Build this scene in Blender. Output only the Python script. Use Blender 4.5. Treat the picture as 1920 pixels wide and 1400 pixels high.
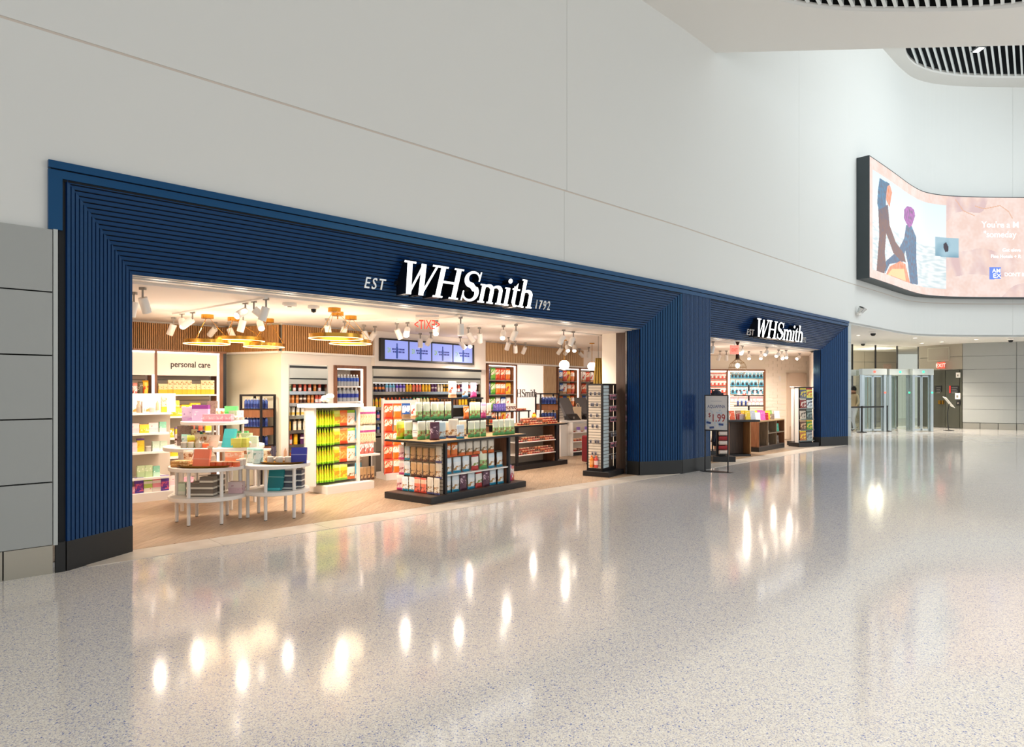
import bpy, math, random
from mathutils import Vector, Matrix
random.seed(7)
for o in list(bpy.data.objects): bpy.data.objects.remove(o)
S = bpy.context.scene
COL = S.collection
PI = math.pi

# ------------------------------------------------------------------ camera
FPX, HOR, EYE = 1250.0, 731.0, 1.6          # focal length in pixels of a 1920 wide frame, horizon row, eye height
cam = bpy.data.objects.new('camera', bpy.data.cameras.new('camera'))
COL.objects.link(cam)
cam.location = (0, 0, EYE); cam.rotation_euler = (PI/2, 0, 0)
cam.data.sensor_width = 36.0; cam.data.lens = FPX/1920*36.0
cam.data.shift_y = (HOR-700.0)/1920.0
cam.data.clip_end = 300
S.camera = cam

# ------------------------------------------------------------------ world, large lights, exposure
S.view_settings.view_transform = 'Standard'; S.view_settings.look = 'None'
S.view_settings.gamma = 1.0; S.view_settings.use_curve_mapping = False
S.view_settings.exposure = 0.05
W = bpy.data.worlds.new('world'); S.world = W; W.use_nodes = True
bg = W.node_tree.nodes['Background']
bg.inputs[0].default_value = (0.92, 0.97, 1.0, 1); bg.inputs[1].default_value = 0.8

def area_light(name, loc, target, sx, sy, power, color, spread=180):
    l = bpy.data.lights.new(name, 'AREA'); l.shape = 'RECTANGLE'; l.size = sx; l.size_y = sy
    l.energy = power; l.color = color; l.spread = math.radians(spread)
    o = bpy.data.objects.new(name, l); COL.objects.link(o); o.location = loc
    o.rotation_euler = (Vector(target)-Vector(loc)).to_track_quat('-Z', 'Y').to_euler()
    return o
area_light('daylight_from_atrium_skylight', (16, 16.5, 12.4), (11.5, 20.5, 6), 8, 5, 760, (0.84, 0.95, 1.0))
area_light('added_floor_fill_near', (4, 0.5, 8.45), (4, 0.6, 0), 8, 9, 310, (1.0, 0.97, 0.93), 100)  # unseen overhead fill, added to brighten the near floor
area_light('added_floor_fill_far', (14, 8.4, 8.45), (14, 8.5, 0), 11, 8, 500, (0.95, 0.98, 1.0), 110)  # second added fill without a fixture, for the far floor
area_light('daylight_from_concourse_windows', (24, 4, 6.5), (6, 13, 5.0), 10, 6, 460, (0.84, 0.95, 1.0))

# ------------------------------------------------------------------ pixel helpers (photograph frame 1920 x 1400)
def at(px, py, Y):                    # world point seen at a pixel, at distance Y
    return Vector(((px-960)*Y/FPX, Y, EYE-(py-HOR)*Y/FPX))
def ground(px, py, z=0.0):
    return at(px, py, (EYE-z)*FPX/(py-HOR))
def colx(px, p, d):                   # where the vertical plane of a pixel column meets the line p + k d
    a = (px-960)/FPX
    return (a*p[1]-p[0])/(d[0]-a*d[1])

class Frame:                          # a local frame on the floor: x along, y inward, z up
    def __init__(s, o, d):
        s.o = Vector((o[0], o[1])); s.d = Vector((d[0], d[1])).normalized()
        s.n = Vector((-s.d.y, s.d.x)); s.ang = math.atan2(s.d.y, s.d.x)
    def __call__(s, x, y, z=0.0):
        p = s.o+s.d*x+s.n*y
        return Vector((p.x, p.y, z))
    def loc(s, p):
        v = Vector((p[0], p[1]))-s.o
        return v.dot(s.d), v.dot(s.n)
    def xcol(s, px, y=0.0):           # local x where pixel column px crosses the line at offset y
        return colx(px, s.o+s.n*y, s.d)
    def ycol(s, px, x=0.0):
        return colx(px, s.o+s.d*x, s.n)
    def sub(s, x, y, rot=0.0):
        a = s.ang+rot
        return Frame(s(x, y), (math.cos(a), math.sin(a)))

FA0, FA1, FA2 = ground(103, 1073), ground(1278, 887.5), ground(1589, 834)
FA = Frame(FA0, FA1-FA0); FB = Frame(FA1, FA2-FA1)
S1 = (FA1.xy-FA0.xy).length; S2 = (FA2.xy-FA1.xy).length
def F(s, t, z=0.0):                   # storefront line: s along (bends at the pier), t into the shop
    if s <= S1: return FA(s, t, z)
    return FB(s-S1, t, z)
GD = Vector((0.619, 0.786))           # the shop's own grid direction

# ------------------------------------------------------------------ materials
def lin(c):
    if isinstance(c, str):
        c = c.lstrip('#'); c = [int(c[i:i+2], 16)/255 for i in (0, 2, 4)]
        c = [x/12.92 if x <= 0.04045 else ((x+0.055)/1.055)**2.4 for x in c]
    return (c[0], c[1], c[2], 1.0)
MATS = {}
def mat(name, col, rough=0.5, metal=0.0, emit=0.0, ecol=None, spec=None, coat=0.0, alpha=None, trans=0.0, bump=0.0, bscale=40):
    if name in MATS: return MATS[name]
    m = bpy.data.materials.new(name); m.use_nodes = True
    b = m.node_tree.nodes['Principled BSDF']
    b.inputs['Base Color'].default_value = lin(col); b.inputs['Roughness'].default_value = rough
    b.inputs['Metallic'].default_value = metal
    if spec is not None: b.inputs['Specular IOR Level'].default_value = spec
    if coat: b.inputs['Coat Weight'].default_value = coat; b.inputs['Coat Roughness'].default_value = 0.05
    if emit: b.inputs['Emission Color'].default_value = lin(ecol or col); b.inputs['Emission Strength'].default_value = emit
    if trans: b.inputs['Transmission Weight'].default_value = trans
    if alpha is not None: b.inputs['Alpha'].default_value = alpha
    if bump:
        t = m.node_tree; n = t.nodes.new('ShaderNodeTexNoise'); n.inputs['Scale'].default_value = bscale
        bu = t.nodes.new('ShaderNodeBump'); bu.inputs['Strength'].default_value = bump; bu.inputs['Distance'].default_value = 0.002
        t.links.new(n.outputs['Fac'], bu.inputs['Height']); t.links.new(bu.outputs[0], b.inputs['Normal'])
    MATS[name] = m
    return m
def pmat(name, bands, spot=None, sc=18, zr=(0.1, 0.5), thr=0.55, rough=0.35):
    """Printed packaging: colour bands over the height of the pack and a blotchy printed picture between two heights."""
    if name in MATS: return MATS[name]
    m = bpy.data.materials.new(name); m.use_nodes = True; t = m.node_tree; b = t.nodes['Principled BSDF']
    b.inputs['Roughness'].default_value = rough
    tc = t.nodes.new('ShaderNodeTexCoord'); sp = t.nodes.new('ShaderNodeSeparateXYZ')
    t.links.new(tc.outputs['Generated'], sp.inputs[0])
    r = t.nodes.new('ShaderNodeValToRGB'); r.color_ramp.interpolation = 'CONSTANT'
    e = r.color_ramp.elements
    e[0].position = 0; e[0].color = lin(bands[0][1])
    e[1].position = bands[1][0] if len(bands) > 1 else 1; e[1].color = lin(bands[1][1] if len(bands) > 1 else bands[0][1])
    for p, c in bands[2:]:
        q = e.new(p); q.color = lin(c)
    t.links.new(sp.outputs['Z'], r.inputs[0]); out = r.outputs[0]
    if spot:
        n = t.nodes.new('ShaderNodeTexNoise'); n.inputs['Scale'].default_value = sc; n.inputs['Detail'].default_value = 3; n.inputs['Roughness'].default_value = 0.65
        t.links.new(tc.outputs['Object'], n.inputs['Vector'])
        a = t.nodes.new('ShaderNodeMath'); a.operation = 'GREATER_THAN'; a.inputs[1].default_value = thr
        t.links.new(n.outputs['Fac'], a.inputs[0])
        z0 = t.nodes.new('ShaderNodeMath'); z0.operation = 'COMPARE'
        z0.inputs[1].default_value = (zr[0]+zr[1])/2; z0.inputs[2].default_value = (zr[1]-zr[0])/2
        t.links.new(sp.outputs['Z'], z0.inputs[0])
        mu = t.nodes.new('ShaderNodeMath'); mu.operation = 'MULTIPLY'
        t.links.new(a.outputs[0], mu.inputs[0]); t.links.new(z0.outputs[0], mu.inputs[1])
        mx = t.nodes.new('ShaderNodeMix'); mx.data_type = 'RGBA'
        t.links.new(mu.outputs[0], mx.inputs['Factor']); t.links.new(out, mx.inputs[6]); mx.inputs[7].default_value = lin(spot)
        out = mx.outputs[2]
    t.links.new(out, b.inputs['Base Color'])
    MATS[name] = m
    return m
def woodmat(name, c1, c2, scale=(1, 12, 12), rough=0.45, perobj=0.0):
    if name in MATS: return MATS[name]
    m = bpy.data.materials.new(name); m.use_nodes = True; t = m.node_tree; b = t.nodes['Principled BSDF']
    b.inputs['Roughness'].default_value = rough
    tc = t.nodes.new('ShaderNodeTexCoord'); mp = t.nodes.new('ShaderNodeMapping'); mp.inputs['Scale'].default_value = scale
    n = t.nodes.new('ShaderNodeTexNoise'); n.inputs['Scale'].default_value = 3; n.inputs['Detail'].default_value = 5
    r = t.nodes.new('ShaderNodeValToRGB'); r.color_ramp.elements[0].position = 0.35; r.color_ramp.elements[1].position = 0.68
    r.color_ramp.elements[0].color = lin(c1); r.color_ramp.elements[1].color = lin(c2)
    t.links.new(tc.outputs['Object'], mp.inputs[0]); t.links.new(mp.outputs[0], n.inputs['Vector'])
    t.links.new(n.outputs['Fac'], r.inputs[0]); out = r.outputs[0]
    if perobj:
        oi = t.nodes.new('ShaderNodeObjectInfo'); mr = t.nodes.new('ShaderNodeMapRange')
        mr.inputs['To Min'].default_value = 1-perobj; mr.inputs['To Max'].default_value = 1+perobj
        t.links.new(oi.outputs['Random'], mr.inputs['Value'])
        hs = t.nodes.new('ShaderNodeHueSaturation'); t.links.new(mr.outputs[0], hs.inputs['Value']); t.links.new(out, hs.inputs['Color'])
        out = hs.outputs[0]
    t.links.new(out, b.inputs['Base Color'])
    MATS[name] = m
    return m
def terrazzo():
    m = bpy.data.materials.new('terrazzo'); m.use_nodes = True; t = m.node_tree; b = t.nodes['Principled BSDF']
    L = t.links.new
    tc = t.nodes.new('ShaderNodeTexCoord')
    def vor(scale, thr, size, seed):
        mp = t.nodes.new('ShaderNodeMapping'); mp.inputs['Location'].default_value = (seed, seed*1.7, 0)
        L(tc.outputs['Object'], mp.inputs[0])
        ns = t.nodes.new('ShaderNodeTexNoise'); ns.inputs['Scale'].default_value = scale*1.3; L(mp.outputs[0], ns.inputs['Vector'])
        ad = t.nodes.new('ShaderNodeMixRGB'); ad.blend_type = 'LINEAR_LIGHT'; ad.inputs[0].default_value = 0.5/scale
        L(mp.outputs[0], ad.inputs[1]); L(ns.outputs['Color'], ad.inputs[2])
        v = t.nodes.new('ShaderNodeTexVoronoi'); v.inputs['Scale'].default_value = scale; L(ad.outputs[0], v.inputs['Vector'])
        sp = t.nodes.new('ShaderNodeSeparateColor'); L(v.outputs['Color'], sp.inputs[0])
        g = t.nodes.new('ShaderNodeMath'); g.operation = 'LESS_THAN'; g.inputs[1].default_value = thr; L(sp.outputs[0], g.inputs[0])
        d = t.nodes.new('ShaderNodeMath'); d.operation = 'LESS_THAN'; d.inputs[1].default_value = size; L(v.outputs['Distance'], d.inputs[0])
        mu = t.nodes.new('ShaderNodeMath'); mu.operation = 'MULTIPLY'; L(g.outputs[0], mu.inputs[0]); L(d.outputs[0], mu.inputs[1])
        return mu.outputs[0], sp.outputs[1]
    base = lin('#ddd6cc')
    cur = None
    for scale, thr, size, seed, c in ((125, 0.34, 0.46, 0, '#989cb8'), (150, 0.36, 0.5, 5, '#b6afb0'), (105, 0.25, 0.45, 9, '#ebe6dd'), (78, 0.09, 0.38, 13, '#6d78aa')):
        f, _ = vor(scale, thr, size, seed)
        mx = t.nodes.new('ShaderNodeMix'); mx.data_type = 'RGBA'
        if cur is None: mx.inputs[6].default_value = base
        else: L(cur, mx.inputs[6])
        L(f, mx.inputs['Factor']); mx.inputs[7].default_value = lin(c); cur = mx.outputs[2]
    L(cur, b.inputs['Base Color'])
    n = t.nodes.new('ShaderNodeTexNoise'); n.inputs['Scale'].default_value = 0.9; L(tc.outputs['Object'], n.inputs['Vector'])
    mr = t.nodes.new('ShaderNodeMapRange'); mr.inputs['To Min'].default_value = 0.07; mr.inputs['To Max'].default_value = 0.14
    L(n.outputs['Fac'], mr.inputs['Value']); L(mr.outputs[0], b.inputs['Roughness'])
    b.inputs['IOR'].default_value = 1.6
    return m

M = dict(
    plaster=mat('white_plaster', '#e4e4e0', 0.75), ceilp=mat('ceiling_paint', '#e6e4df', 0.8),
    graypanel=mat('grey_panel', '#a9aba8', 0.45, bump=0.15, bscale=160), steel=mat('brushed_steel', '#b8b2a4', 0.28, 1.0),
    chrome=mat('satin_chrome', '#cfd2d2', 0.18, 1.0), kick=mat('black_plinth', '#1c1b1a', 0.38),
    blue=mat('blue_slat_paint', '#0a2f62', 0.24, spec=0.55), bluedark=mat('blue_gap', '#04070d', 0.7),
    bluerim=mat('blue_rim_paint', '#12406f', 0.24), white=mat('white_laminate', '#f1ece6', 0.4), black=mat('black_metal', '#17161a', 0.4),
    cream=mat('cream_wall', '#efe6d6', 0.7), shopwall=mat('shop_wall_white', '#f2eae2', 0.65), shopceil=mat('shop_ceiling', '#efe7df', 0.8),
    beige=mat('beige_wall', '#e6e0c8', 0.65), brownlam=woodmat('brown_laminate', '#4b3a30', '#5d4a3d', (14, 14, 1)),
    oak=woodmat('oak', '#a9774a', '#c2925f', (16, 16, 1.2)), oakl=woodmat('pale_oak', '#b38a5c', '#cda97a', (16, 16, 1.2)),
    walnut=woodmat('walnut', '#7a4e33', '#946244', (14, 14, 1.2)), slat=woodmat('wood_slat', '#b07f4c', '#cc9b64', (20, 20, 1)),
    slatdark=mat('slat_dark_gap', '#2c1d12', 0.8), plank=woodmat('floor_plank', '#a98d72', '#c2a98e', (14, 1.2, 1), 0.42, 0.09),  # slat gap is a dark brown backing colour
    tile=woodmat('threshold_tile', '#cfc4b6', '#ddd4c8', (2, 2, 2), 0.3), brass=mat('brass', '#c8913c', 0.22, 1.0),
    letter=mat('lit_letter', '#ffffff', 0.4, emit=1.6), letterside=mat('letter_return', '#0d0f18', 0.3), silver=mat('silver_letter', '#c9c7c4', 0.3, 0.6),
    led=mat('led_strip', '#fff6ea', 0.4, emit=4.0), lens=mat('lamp_lens', '#fff0dc', 0.3, emit=22), lensoff=mat('lamp_lens_dim', '#fff0dc', 0.3, emit=2.5),
    ringled=mat('ring_led', '#ffd89a', 0.3, emit=3), globe=mat('opal_globe', '#fff3e0', 0.3, emit=5),
    slatwall=mat('slatwall_beige', '#d6c9b8', 0.55), grey=mat('grey_stone', '#857c72', 0.5), lampw=mat('lamp_white', '#f0ece6', 0.45),
    glassd=mat('dark_glass', '#5f5d52', 0.14, 0.55), red=mat('red_sign', '#40100c', 0.5, emit=1.3, ecol='#ff4a36'), green=mat('green_lamp', '#2fe08a', 0.4, emit=2.5),
    bin=mat('rubber_black', '#0c0c0d', 0.6), paper=mat('white_paper', '#f4f1ea', 0.6), ink=mat('dark_ink', '#2b2320', 0.6),
)
def glass(name, tint=(0.9, 0.95, 0.93), rough=0.0):
    if name in MATS: return MATS[name]
    m = bpy.data.materials.new(name); m.use_nodes = True; t = m.node_tree; t.nodes.clear()
    o = t.nodes.new('ShaderNodeOutputMaterial'); mx = t.nodes.new('ShaderNodeMixShader'); tr = t.nodes.new('ShaderNodeBsdfTransparent')
    gl = t.nodes.new('ShaderNodeBsdfGlossy'); fr = t.nodes.new('ShaderNodeFresnel'); fr.inputs[0].default_value = 1.5
    tr.inputs[0].default_value = (*tint, 1); gl.inputs['Roughness'].default_value = rough
    ge = t.nodes.new('ShaderNodeNewGeometry'); mu = t.nodes.new('ShaderNodeMath'); mu.operation = 'SUBTRACT'; mu.use_clamp = True   # no total reflection at the inner face of a thin pane
    t.links.new(fr.outputs[0], mu.inputs[0]); t.links.new(ge.outputs['Backfacing'], mu.inputs[1]); t.links.new(mu.outputs[0], mx.inputs[0]); t.links.new(tr.outputs[0], mx.inputs[1]); t.links.new(gl.outputs[0], mx.inputs[2]); t.links.new(mx.outputs[0], o.inputs[0])
    MATS[name] = m
    return m
for k_ in ('blue', 'bluerim'): M[k_].node_tree.nodes['Principled BSDF'].inputs['Specular Tint'].default_value = (0.45, 0.86, 1.0, 1)
M['glass'] = glass('clear_glass', (0.93, 0.95, 0.92)); M['glassg'] = glass('grey_glass', (0.86, 0.86, 0.80))

# ------------------------------------------------------------------ mesh builder
class MB:
    def __init__(s): s.v = []; s.f = []; s.m = []; s.sm = []
    def add(s, v, f, m=0, smooth=False):
        b = len(s.v); s.v += [tuple(x) for x in v]
        for q in f: s.f.append([b+i for i in q]); s.m.append(m); s.sm.append(smooth)
        return s
    def box(s, x0, y0, z0, x1, y1, z1, m=0):
        v = [(x, y, z) for z in (z0, z1) for y in (y0, y1) for x in (x0, x1)]
        return s.add(v, [(0, 2, 3, 1), (4, 5, 7, 6), (0, 1, 5, 4), (1, 3, 7, 5), (3, 2, 6, 7), (2, 0, 4, 6)], m)
    def hexa(s, a, b, m=0):           # two quads (lists of 4 points), front a, back b
        return s.add(list(a)+list(b), [(0, 1, 2, 3), (7, 6, 5, 4), (0, 4, 5, 1), (1, 5, 6, 2), (2, 6, 7, 3), (3, 7, 4, 0)], m)
    def prism(s, pts, z0, z1, m=0, mtop=None):
        n = len(pts); v = [(p[0], p[1], z0) for p in pts]+[(p[0], p[1], z1) for p in pts]
        s.add(v, [tuple(range(n-1, -1, -1))]+[(i, (i+1) % n, n+(i+1) % n, n+i) for i in range(n)], m)
        return s.add([(p[0], p[1], z1) for p in pts], [tuple(range(n))], m if mtop is None else mtop)
    def cyl(s, p, q, r0, r1=None, n=12, m=0, caps=True, mcap=None):
        p = Vector(p); q = Vector(q); r1 = r0 if r1 is None else r1
        d = (q-p).normalized(); a = d.orthogonal().normalized(); b = d.cross(a)
        v = []
        for c, r in ((p, r0), (q, r1)):
            for i in range(n):
                w = 2*PI*i/n; v.append(c+(a*math.cos(w)+b*math.sin(w))*r)
        s.add(v, [(i, (i+1) % n, n+(i+1) % n, n+i) for i in range(n)], m, True)
        if caps:
            s.add(v[:n], [tuple(range(n-1, -1, -1))], m); s.add(v[n:], [tuple(range(n))], m if mcap is None else mcap)
        return s
    def lathe(s, prof, c=(0, 0, 0), n=16, m=0, sx=1, sy=1):   # prof: (r, z[, mat])
        for k in range(len(prof)-1):
            a, b = prof[k], prof[k+1]; mm = b[2] if len(b) > 2 else m
            v = []
            for r, z in ((a[0], a[1]), (b[0], b[1])):
                for i in range(n):
                    w = 2*PI*i/n; v.append((c[0]+r*math.cos(w)*sx, c[1]+r*math.sin(w)*sy, c[2]+z))
            s.add(v, [(i, (i+1) % n, n+(i+1) % n, n+i) for i in range(n)], mm, True)
        return s
    def torus(s, c, R, r, n=40, k=6, m=0, squash=1.0):
        v = []; f = []
        for i in range(n):
            a = 2*PI*i/n
            for j in range(k):
                b = 2*PI*j/k
                v.append((c[0]+(R+r*math.cos(b))*math.cos(a), c[1]+(R+r*math.cos(b))*math.sin(a), c[2]+r*math.sin(b)*squash))
                f.append((i*k+j, ((i+1) % n)*k+j, ((i+1) % n)*k+(j+1) % k, i*k+(j+1) % k))
        return s.add(v, f, m, True)
    def mesh(s, name, mats):
        me = bpy.data.meshes.new(name); me.from_pydata(s.v, [], s.f)
        for x in (mats if isinstance(mats, (list, tuple)) else [mats]): me.materials.append(x)
        me.polygons.foreach_set('material_index', s.m); me.polygons.foreach_set('use_smooth', s.sm)
        me.update(); return me
    def build(s, name, mats, parent=None, loc=None, rot=None, bevel=0.0):
        return ob(name, s.mesh(name, mats), parent, loc, rot, bevel)
def ob(name, me, parent=None, loc=None, rot=None, bevel=0.0):
    o = bpy.data.objects.new(name, me); COL.objects.link(o)
    if parent is not None: o.parent = parent
    if loc is not None: o.location = loc
    if rot is not None: o.rotation_euler = rot if isinstance(rot, (tuple, list)) else (0, 0, rot)
    if bevel:
        b = o.modifiers.new('bevel', 'BEVEL'); b.width = bevel; b.segments = 2; b.limit_method = 'ANGLE'; b.angle_limit = 0.7
    return o
def tag(o, label, cat, group=None):
    o['label'] = label; o['category'] = cat
    if group: o['group'] = group
    return o
def thing(name, label, cat, fr=None, x=0, y=0, z=0, rot=0, group=None, loc=None):
    o = bpy.data.objects.new(name, None); COL.objects.link(o); o.empty_display_size = 0.1
    if fr is not None: o.location = fr(x, y, z); o.rotation_euler = (0, 0, fr.ang+rot)
    if loc is not None: o.location = loc; o.rotation_euler = (0, 0, rot)
    return tag(o, label, cat, group)
def struct(o): o['kind'] = 'structure'; return o
def box(name, b, m, parent=None, bevel=0.0, loc=None, rot=None):
    return MB().box(*b).build(name, m, parent, loc, rot, bevel)
ORD = ['first', 'second', 'third', 'fourth', 'fifth', 'sixth', 'seventh', 'eighth', 'ninth', 'tenth', 'eleventh', 'twelfth', 'thirteenth', 'fourteenth', 'fifteenth',
       'sixteenth', 'seventeenth', 'eighteenth', 'nineteenth', 'twentieth', 'twenty-first', 'twenty-second', 'twenty-third', 'twenty-fourth', 'twenty-fifth', 'twenty-sixth', 'twenty-seventh', 'twenty-eighth', 'twenty-ninth', 'thirtieth']
def put(name, me, fr, x, y, z, label, cat, group=None, rot=0.0, tilt=0.0, roll=0.0, scale=None):
    """One product as an object of its own, standing at x, y, z of a fixture's frame."""
    o = bpy.data.objects.new(name, me); COL.objects.link(o)
    o.location = fr(x, y, z); o.rotation_mode = 'XYZ'
    o.rotation_euler = (tilt, roll, fr.ang+rot)
    if scale: o.scale = (scale,)*3 if not isinstance(scale, tuple) else scale
    return tag(o, label, cat, group)
def text_mesh(body, size, extrude=0.0, align='LEFT', shear=0.0, sx=1.0, spacing=1.0, bold=0.0):
    c = bpy.data.curves.new('lettering', 'FONT'); c.body = body; c.size = size; c.extrude = extrude; c.align_x = align
    c.shear = shear; c.offset = bold*size; c.space_character = spacing; c.resolution_u = 3
    o = bpy.data.objects.new('lettering', c); COL.objects.link(o)
    bpy.context.view_layer.update()
    me = bpy.data.meshes.new_from_object(o.evaluated_get(bpy.context.evaluated_depsgraph_get()))
    bpy.data.objects.remove(o); bpy.data.curves.remove(c)
    for v in me.vertices: v.co.x *= sx
    return me
def lettering(name, body, size, m, parent=None, loc=(0, 0, 0), rot=(PI/2, 0, 0), extrude=0.002, align='CENTER', shear=0.0, sx=1.0, spacing=1.0, bold=0.0, width=None):
    me = text_mesh(body, size, extrude, align, shear, sx, spacing, bold)
    if width:
        xs = [v.co.x for v in me.vertices]; k = width/(max(xs)-min(xs))
        for v in me.vertices: v.co.x *= k
    me.materials.clear(); me.materials.append(m)
    return ob(name, me, parent, loc, rot)
# ================================================================== SETTING
def resample(pts, step=0.25):
    out = [pts[0]]
    for a, b in zip(pts, pts[1:]):
        n = max(1, int((b-a).length/step))
        for i in range(1, n+1): out.append(a.lerp(b, i/n))
    return out
def chaikin(p, k=3):
    for _ in range(k):
        q = [p[0]]
        for a, b in zip(p, p[1:]): q += [a.lerp(b, 0.25), a.lerp(b, 0.75)]
        q.append(p[-1]); p = q
    return p
V2 = lambda x, y: Vector((x, y))
curve = chaikin([FA2.xy, V2(11.7, 21.25), V2(13.3, 22.85), V2(14.4, 23.75), V2(15.9, 24.2), V2(18.6, 24.3), V2(22, 24.3)], 3)+[V2(32, 24.2)]
PATH = [FA(-9, 0).xy, FA0.xy, FA1.xy]+curve
CUM = [0.0]
for a, b in zip(PATH, PATH[1:]): CUM.append(CUM[-1]+(b-a).length)
CUM = [c-9.0 for c in CUM]                      # arc length, 0 at the storefront's outer corner
def pathpt(u, off=0.0):
    for i in range(len(PATH)-1):
        if u <= CUM[i+1] or i == len(PATH)-2:
            a, b = PATH[i], PATH[i+1]; d = (b-a).normalized(); p = a+d*(u-CUM[i]); n = V2(-d.y, d.x)
            return p+n*off, d
def upx(px, off=0.0, lo=-6.8, hi=None):         # arc length where a pixel column meets the wall
    hi = hi or CUM[-1]; f = lambda u: (lambda p: p.x/p.y*FPX+960-px)(pathpt(u, off)[0])
    for _ in range(60):
        mid = (lo+hi)/2
        if f(mid) < 0: lo = mid
        else: hi = mid
    return (lo+hi)/2
def strip(u0, u1, z0, z1, off=0.0, th=0.25, step=0.3):
    us = sorted({u0, u1} | {c for c in CUM if u0 < c < u1})
    mb = MB(); fr = [pathpt(u, off)[0] for u in us]; bk = [pathpt(u, off+th)[0] for u in us]; n = len(us)
    v = [(p.x, p.y, z0) for p in fr]+[(p.x, p.y, z1) for p in fr]+[(p.x, p.y, z0) for p in bk]+[(p.x, p.y, z1) for p in bk]
    f = []
    for i in range(n-1):
        f += [(i, i+1, n+i+1, n+i), (2*n+i+1, 2*n+i, 3*n+i, 3*n+i+1), (i+1, i, 2*n+i, 2*n+i+1), (n+i, n+i+1, 3*n+i+1, 3*n+i)]
    f += [(0, n, 3*n, 2*n), (n-1, 3*n-1, 4*n-1, 2*n-1)]
    return mb.add(v, f)
ZS, ZC, ZU = 4.73, 8.55, 12.62
uA, uB, uC, uD = upx(1063), upx(1058), upx(1498), upx(1899)
wall = struct(thing('wall_concourse', 'white plaster concourse wall above the shop, curving away', 'wall', loc=(0, 0, 0)))
del wall['category']
G_ = 0.006
for u0, u1 in ((-8.9, uA), (uA, uC), (uC, uD), (uD, CUM[-1])):
    strip(u0+G_/2, u1-G_/2, ZS+0.012, ZU+0.3).build('wall_panel', M['plaster'], wall)
strip(-8.9, 0.04, 3.0, ZS-0.012).build('wall_panel', M['plaster'], wall)
ends = [0.04, uB, uD, CUM[-1]]
for u0, u1 in zip(ends, ends[1:]):
    strip(u0+(G_/2 if u0 > 0.1 else 0), u1-G_/2, 3.54, ZS-0.012).build('wall_panel', M['plaster'], wall)
strip(-8.9, CUM[-1], ZS-0.05, ZS+0.05, off=0.008, th=0.2).build('joint_backing', mat('joint_tan', '#d8ccc0', 0.8), wall)  # light tan backing that shows in the wall joints

# floor ------------------------------------------------------------
fl = struct(MB().add([(-14, -8, 0), (34, -8, 0), (34, 38, 0), (-14, 38, 0)], [(0, 1, 2, 3)]).build('floor', terrazzo()))
# concourse ceiling with its oval slatted opening
def superell(c, a, b, e, n=72):
    out = []
    for i in range(n):
        w = 2*PI*i/n; x, y = math.cos(w), math.sin(w)
        out.append(V2(c[0]+a*math.copysign(abs(x)**(2/e), x), c[1]+b*math.copysign(abs(y)**(2/e), y)))
    return out
def inside(p, c, a, b, e): return abs((p.x-c[0])/a)**e+abs((p.y-c[1])/b)**e < 1
import bmesh
def holed(name, outer, hole, z, th, m, parent=None, rimh=None, back=True):
    bm = bmesh.new()
    def loop(pts, zz): 
        vs = [bm.verts.new((p[0], p[1], zz)) for p in pts]
        return vs, [bm.edges.new((vs[i], vs[(i+1) % len(vs)])) for i in range(len(vs))]
    vo, eo = loop(outer, z); vh, eh = loop(hole, z)
    bmesh.ops.triangle_fill(bm, use_beauty=True, edges=eo+eh)
    rh = rimh or th
    top = [bm.verts.new((p[0], p[1], z+rh)) for p in hole]
    for i in range(len(hole)):
        j = (i+1) % len(hole); f = bm.faces.new((vh[i], vh[j], top[j], top[i])); f.smooth = True
    to = [bm.verts.new((p[0], p[1], z+th)) for p in outer]
    for i in range(len(outer)):
        j = (i+1) % len(outer); bm.faces.new((vo[i], vo[j], to[j], to[i]))
    if back: 
        bm.faces.new(to)
    me = bpy.data.meshes.new(name); bm.to_mesh(me); bm.free(); me.materials.append(m)
    return ob(name, me, parent)
def louvres(parent, c, a, b, e, z, gdir, pitch=0.16, beam=None, vis=None):
    """Slats of an oval opening, each one a part; a wide blank panel replaces those between the two beam offsets."""
    g = V2(*gdir).normalized(); n = V2(g.y, -g.x)
    k = -int(1.2*max(a, b)/pitch)
    while k*pitch < 1.2*max(a, b):
        off = k*pitch; k += 1
        if beam and beam[0] < off < beam[1]: continue
        ts = [t/40 for t in range(-240, 241) if inside(V2(*c)+n*off+g*(t/40), c, a*0.995, b*0.995, e)]
        if len(ts) < 3: continue
        p0 = V2(*c)+n*off+g*ts[0]; p1 = V2(*c)+n*off+g*ts[-1]
        if vis and not vis(p0, p1): continue
        w = n*0.028
        MB().prism([p0-w, p0+w, p1+w, p1-w][::-1], z+0.06, z+0.16).build('slat', M['louvre'], parent)
    if beam:
        pts = []
        for off in beam:
            ts = [t/40 for t in range(-240, 241) if inside(V2(*c)+n*off+g*(t/40), c, a*0.995, b*0.995, e)]
            pts.append((V2(*c)+n*(off)+g*ts[0], V2(*c)+n*(off)+g*ts[-1]))
        q = [pts[0][0], pts[1][0], pts[1][1], pts[0][1]]
        MB().prism(q, z+0.03, z+0.2).build('beam_panel', M['louvre'], parent)
M['louvre'] = mat('louvre_white', '#e8eceb', 0.5); M['void'] = mat('plenum_black', '#1b1c1e', 0.9)
e0, e1, e2 = at(1330, 91, 13.57).xy, at(1640, 83, 13.41).xy, at(1920, 76, 13.26).xy
far = [e0+(e0-e1)*0.35, e0, e2, e2+(e2-e0)*2.6]
outer = [FA(-9, 0.05).xy, V2(-4.0, -10), V2(27, -10)]+far[::-1]
outer = [FA(-9, 0.2).xy, V2(0, -10), V2(27, -10), far[3], far[1]+(far[0]-far[1])*0.3]
c1 = (7.3, 9.25); H1 = superell(c1, 3.7, 3.0, 3.0)
ceil = struct(holed('ceiling', outer, H1, ZC, 0.5, M['ceilp'], rimh=0.1, back=False))
ceilvoid = MB(); zz = ZC+0.1
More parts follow.
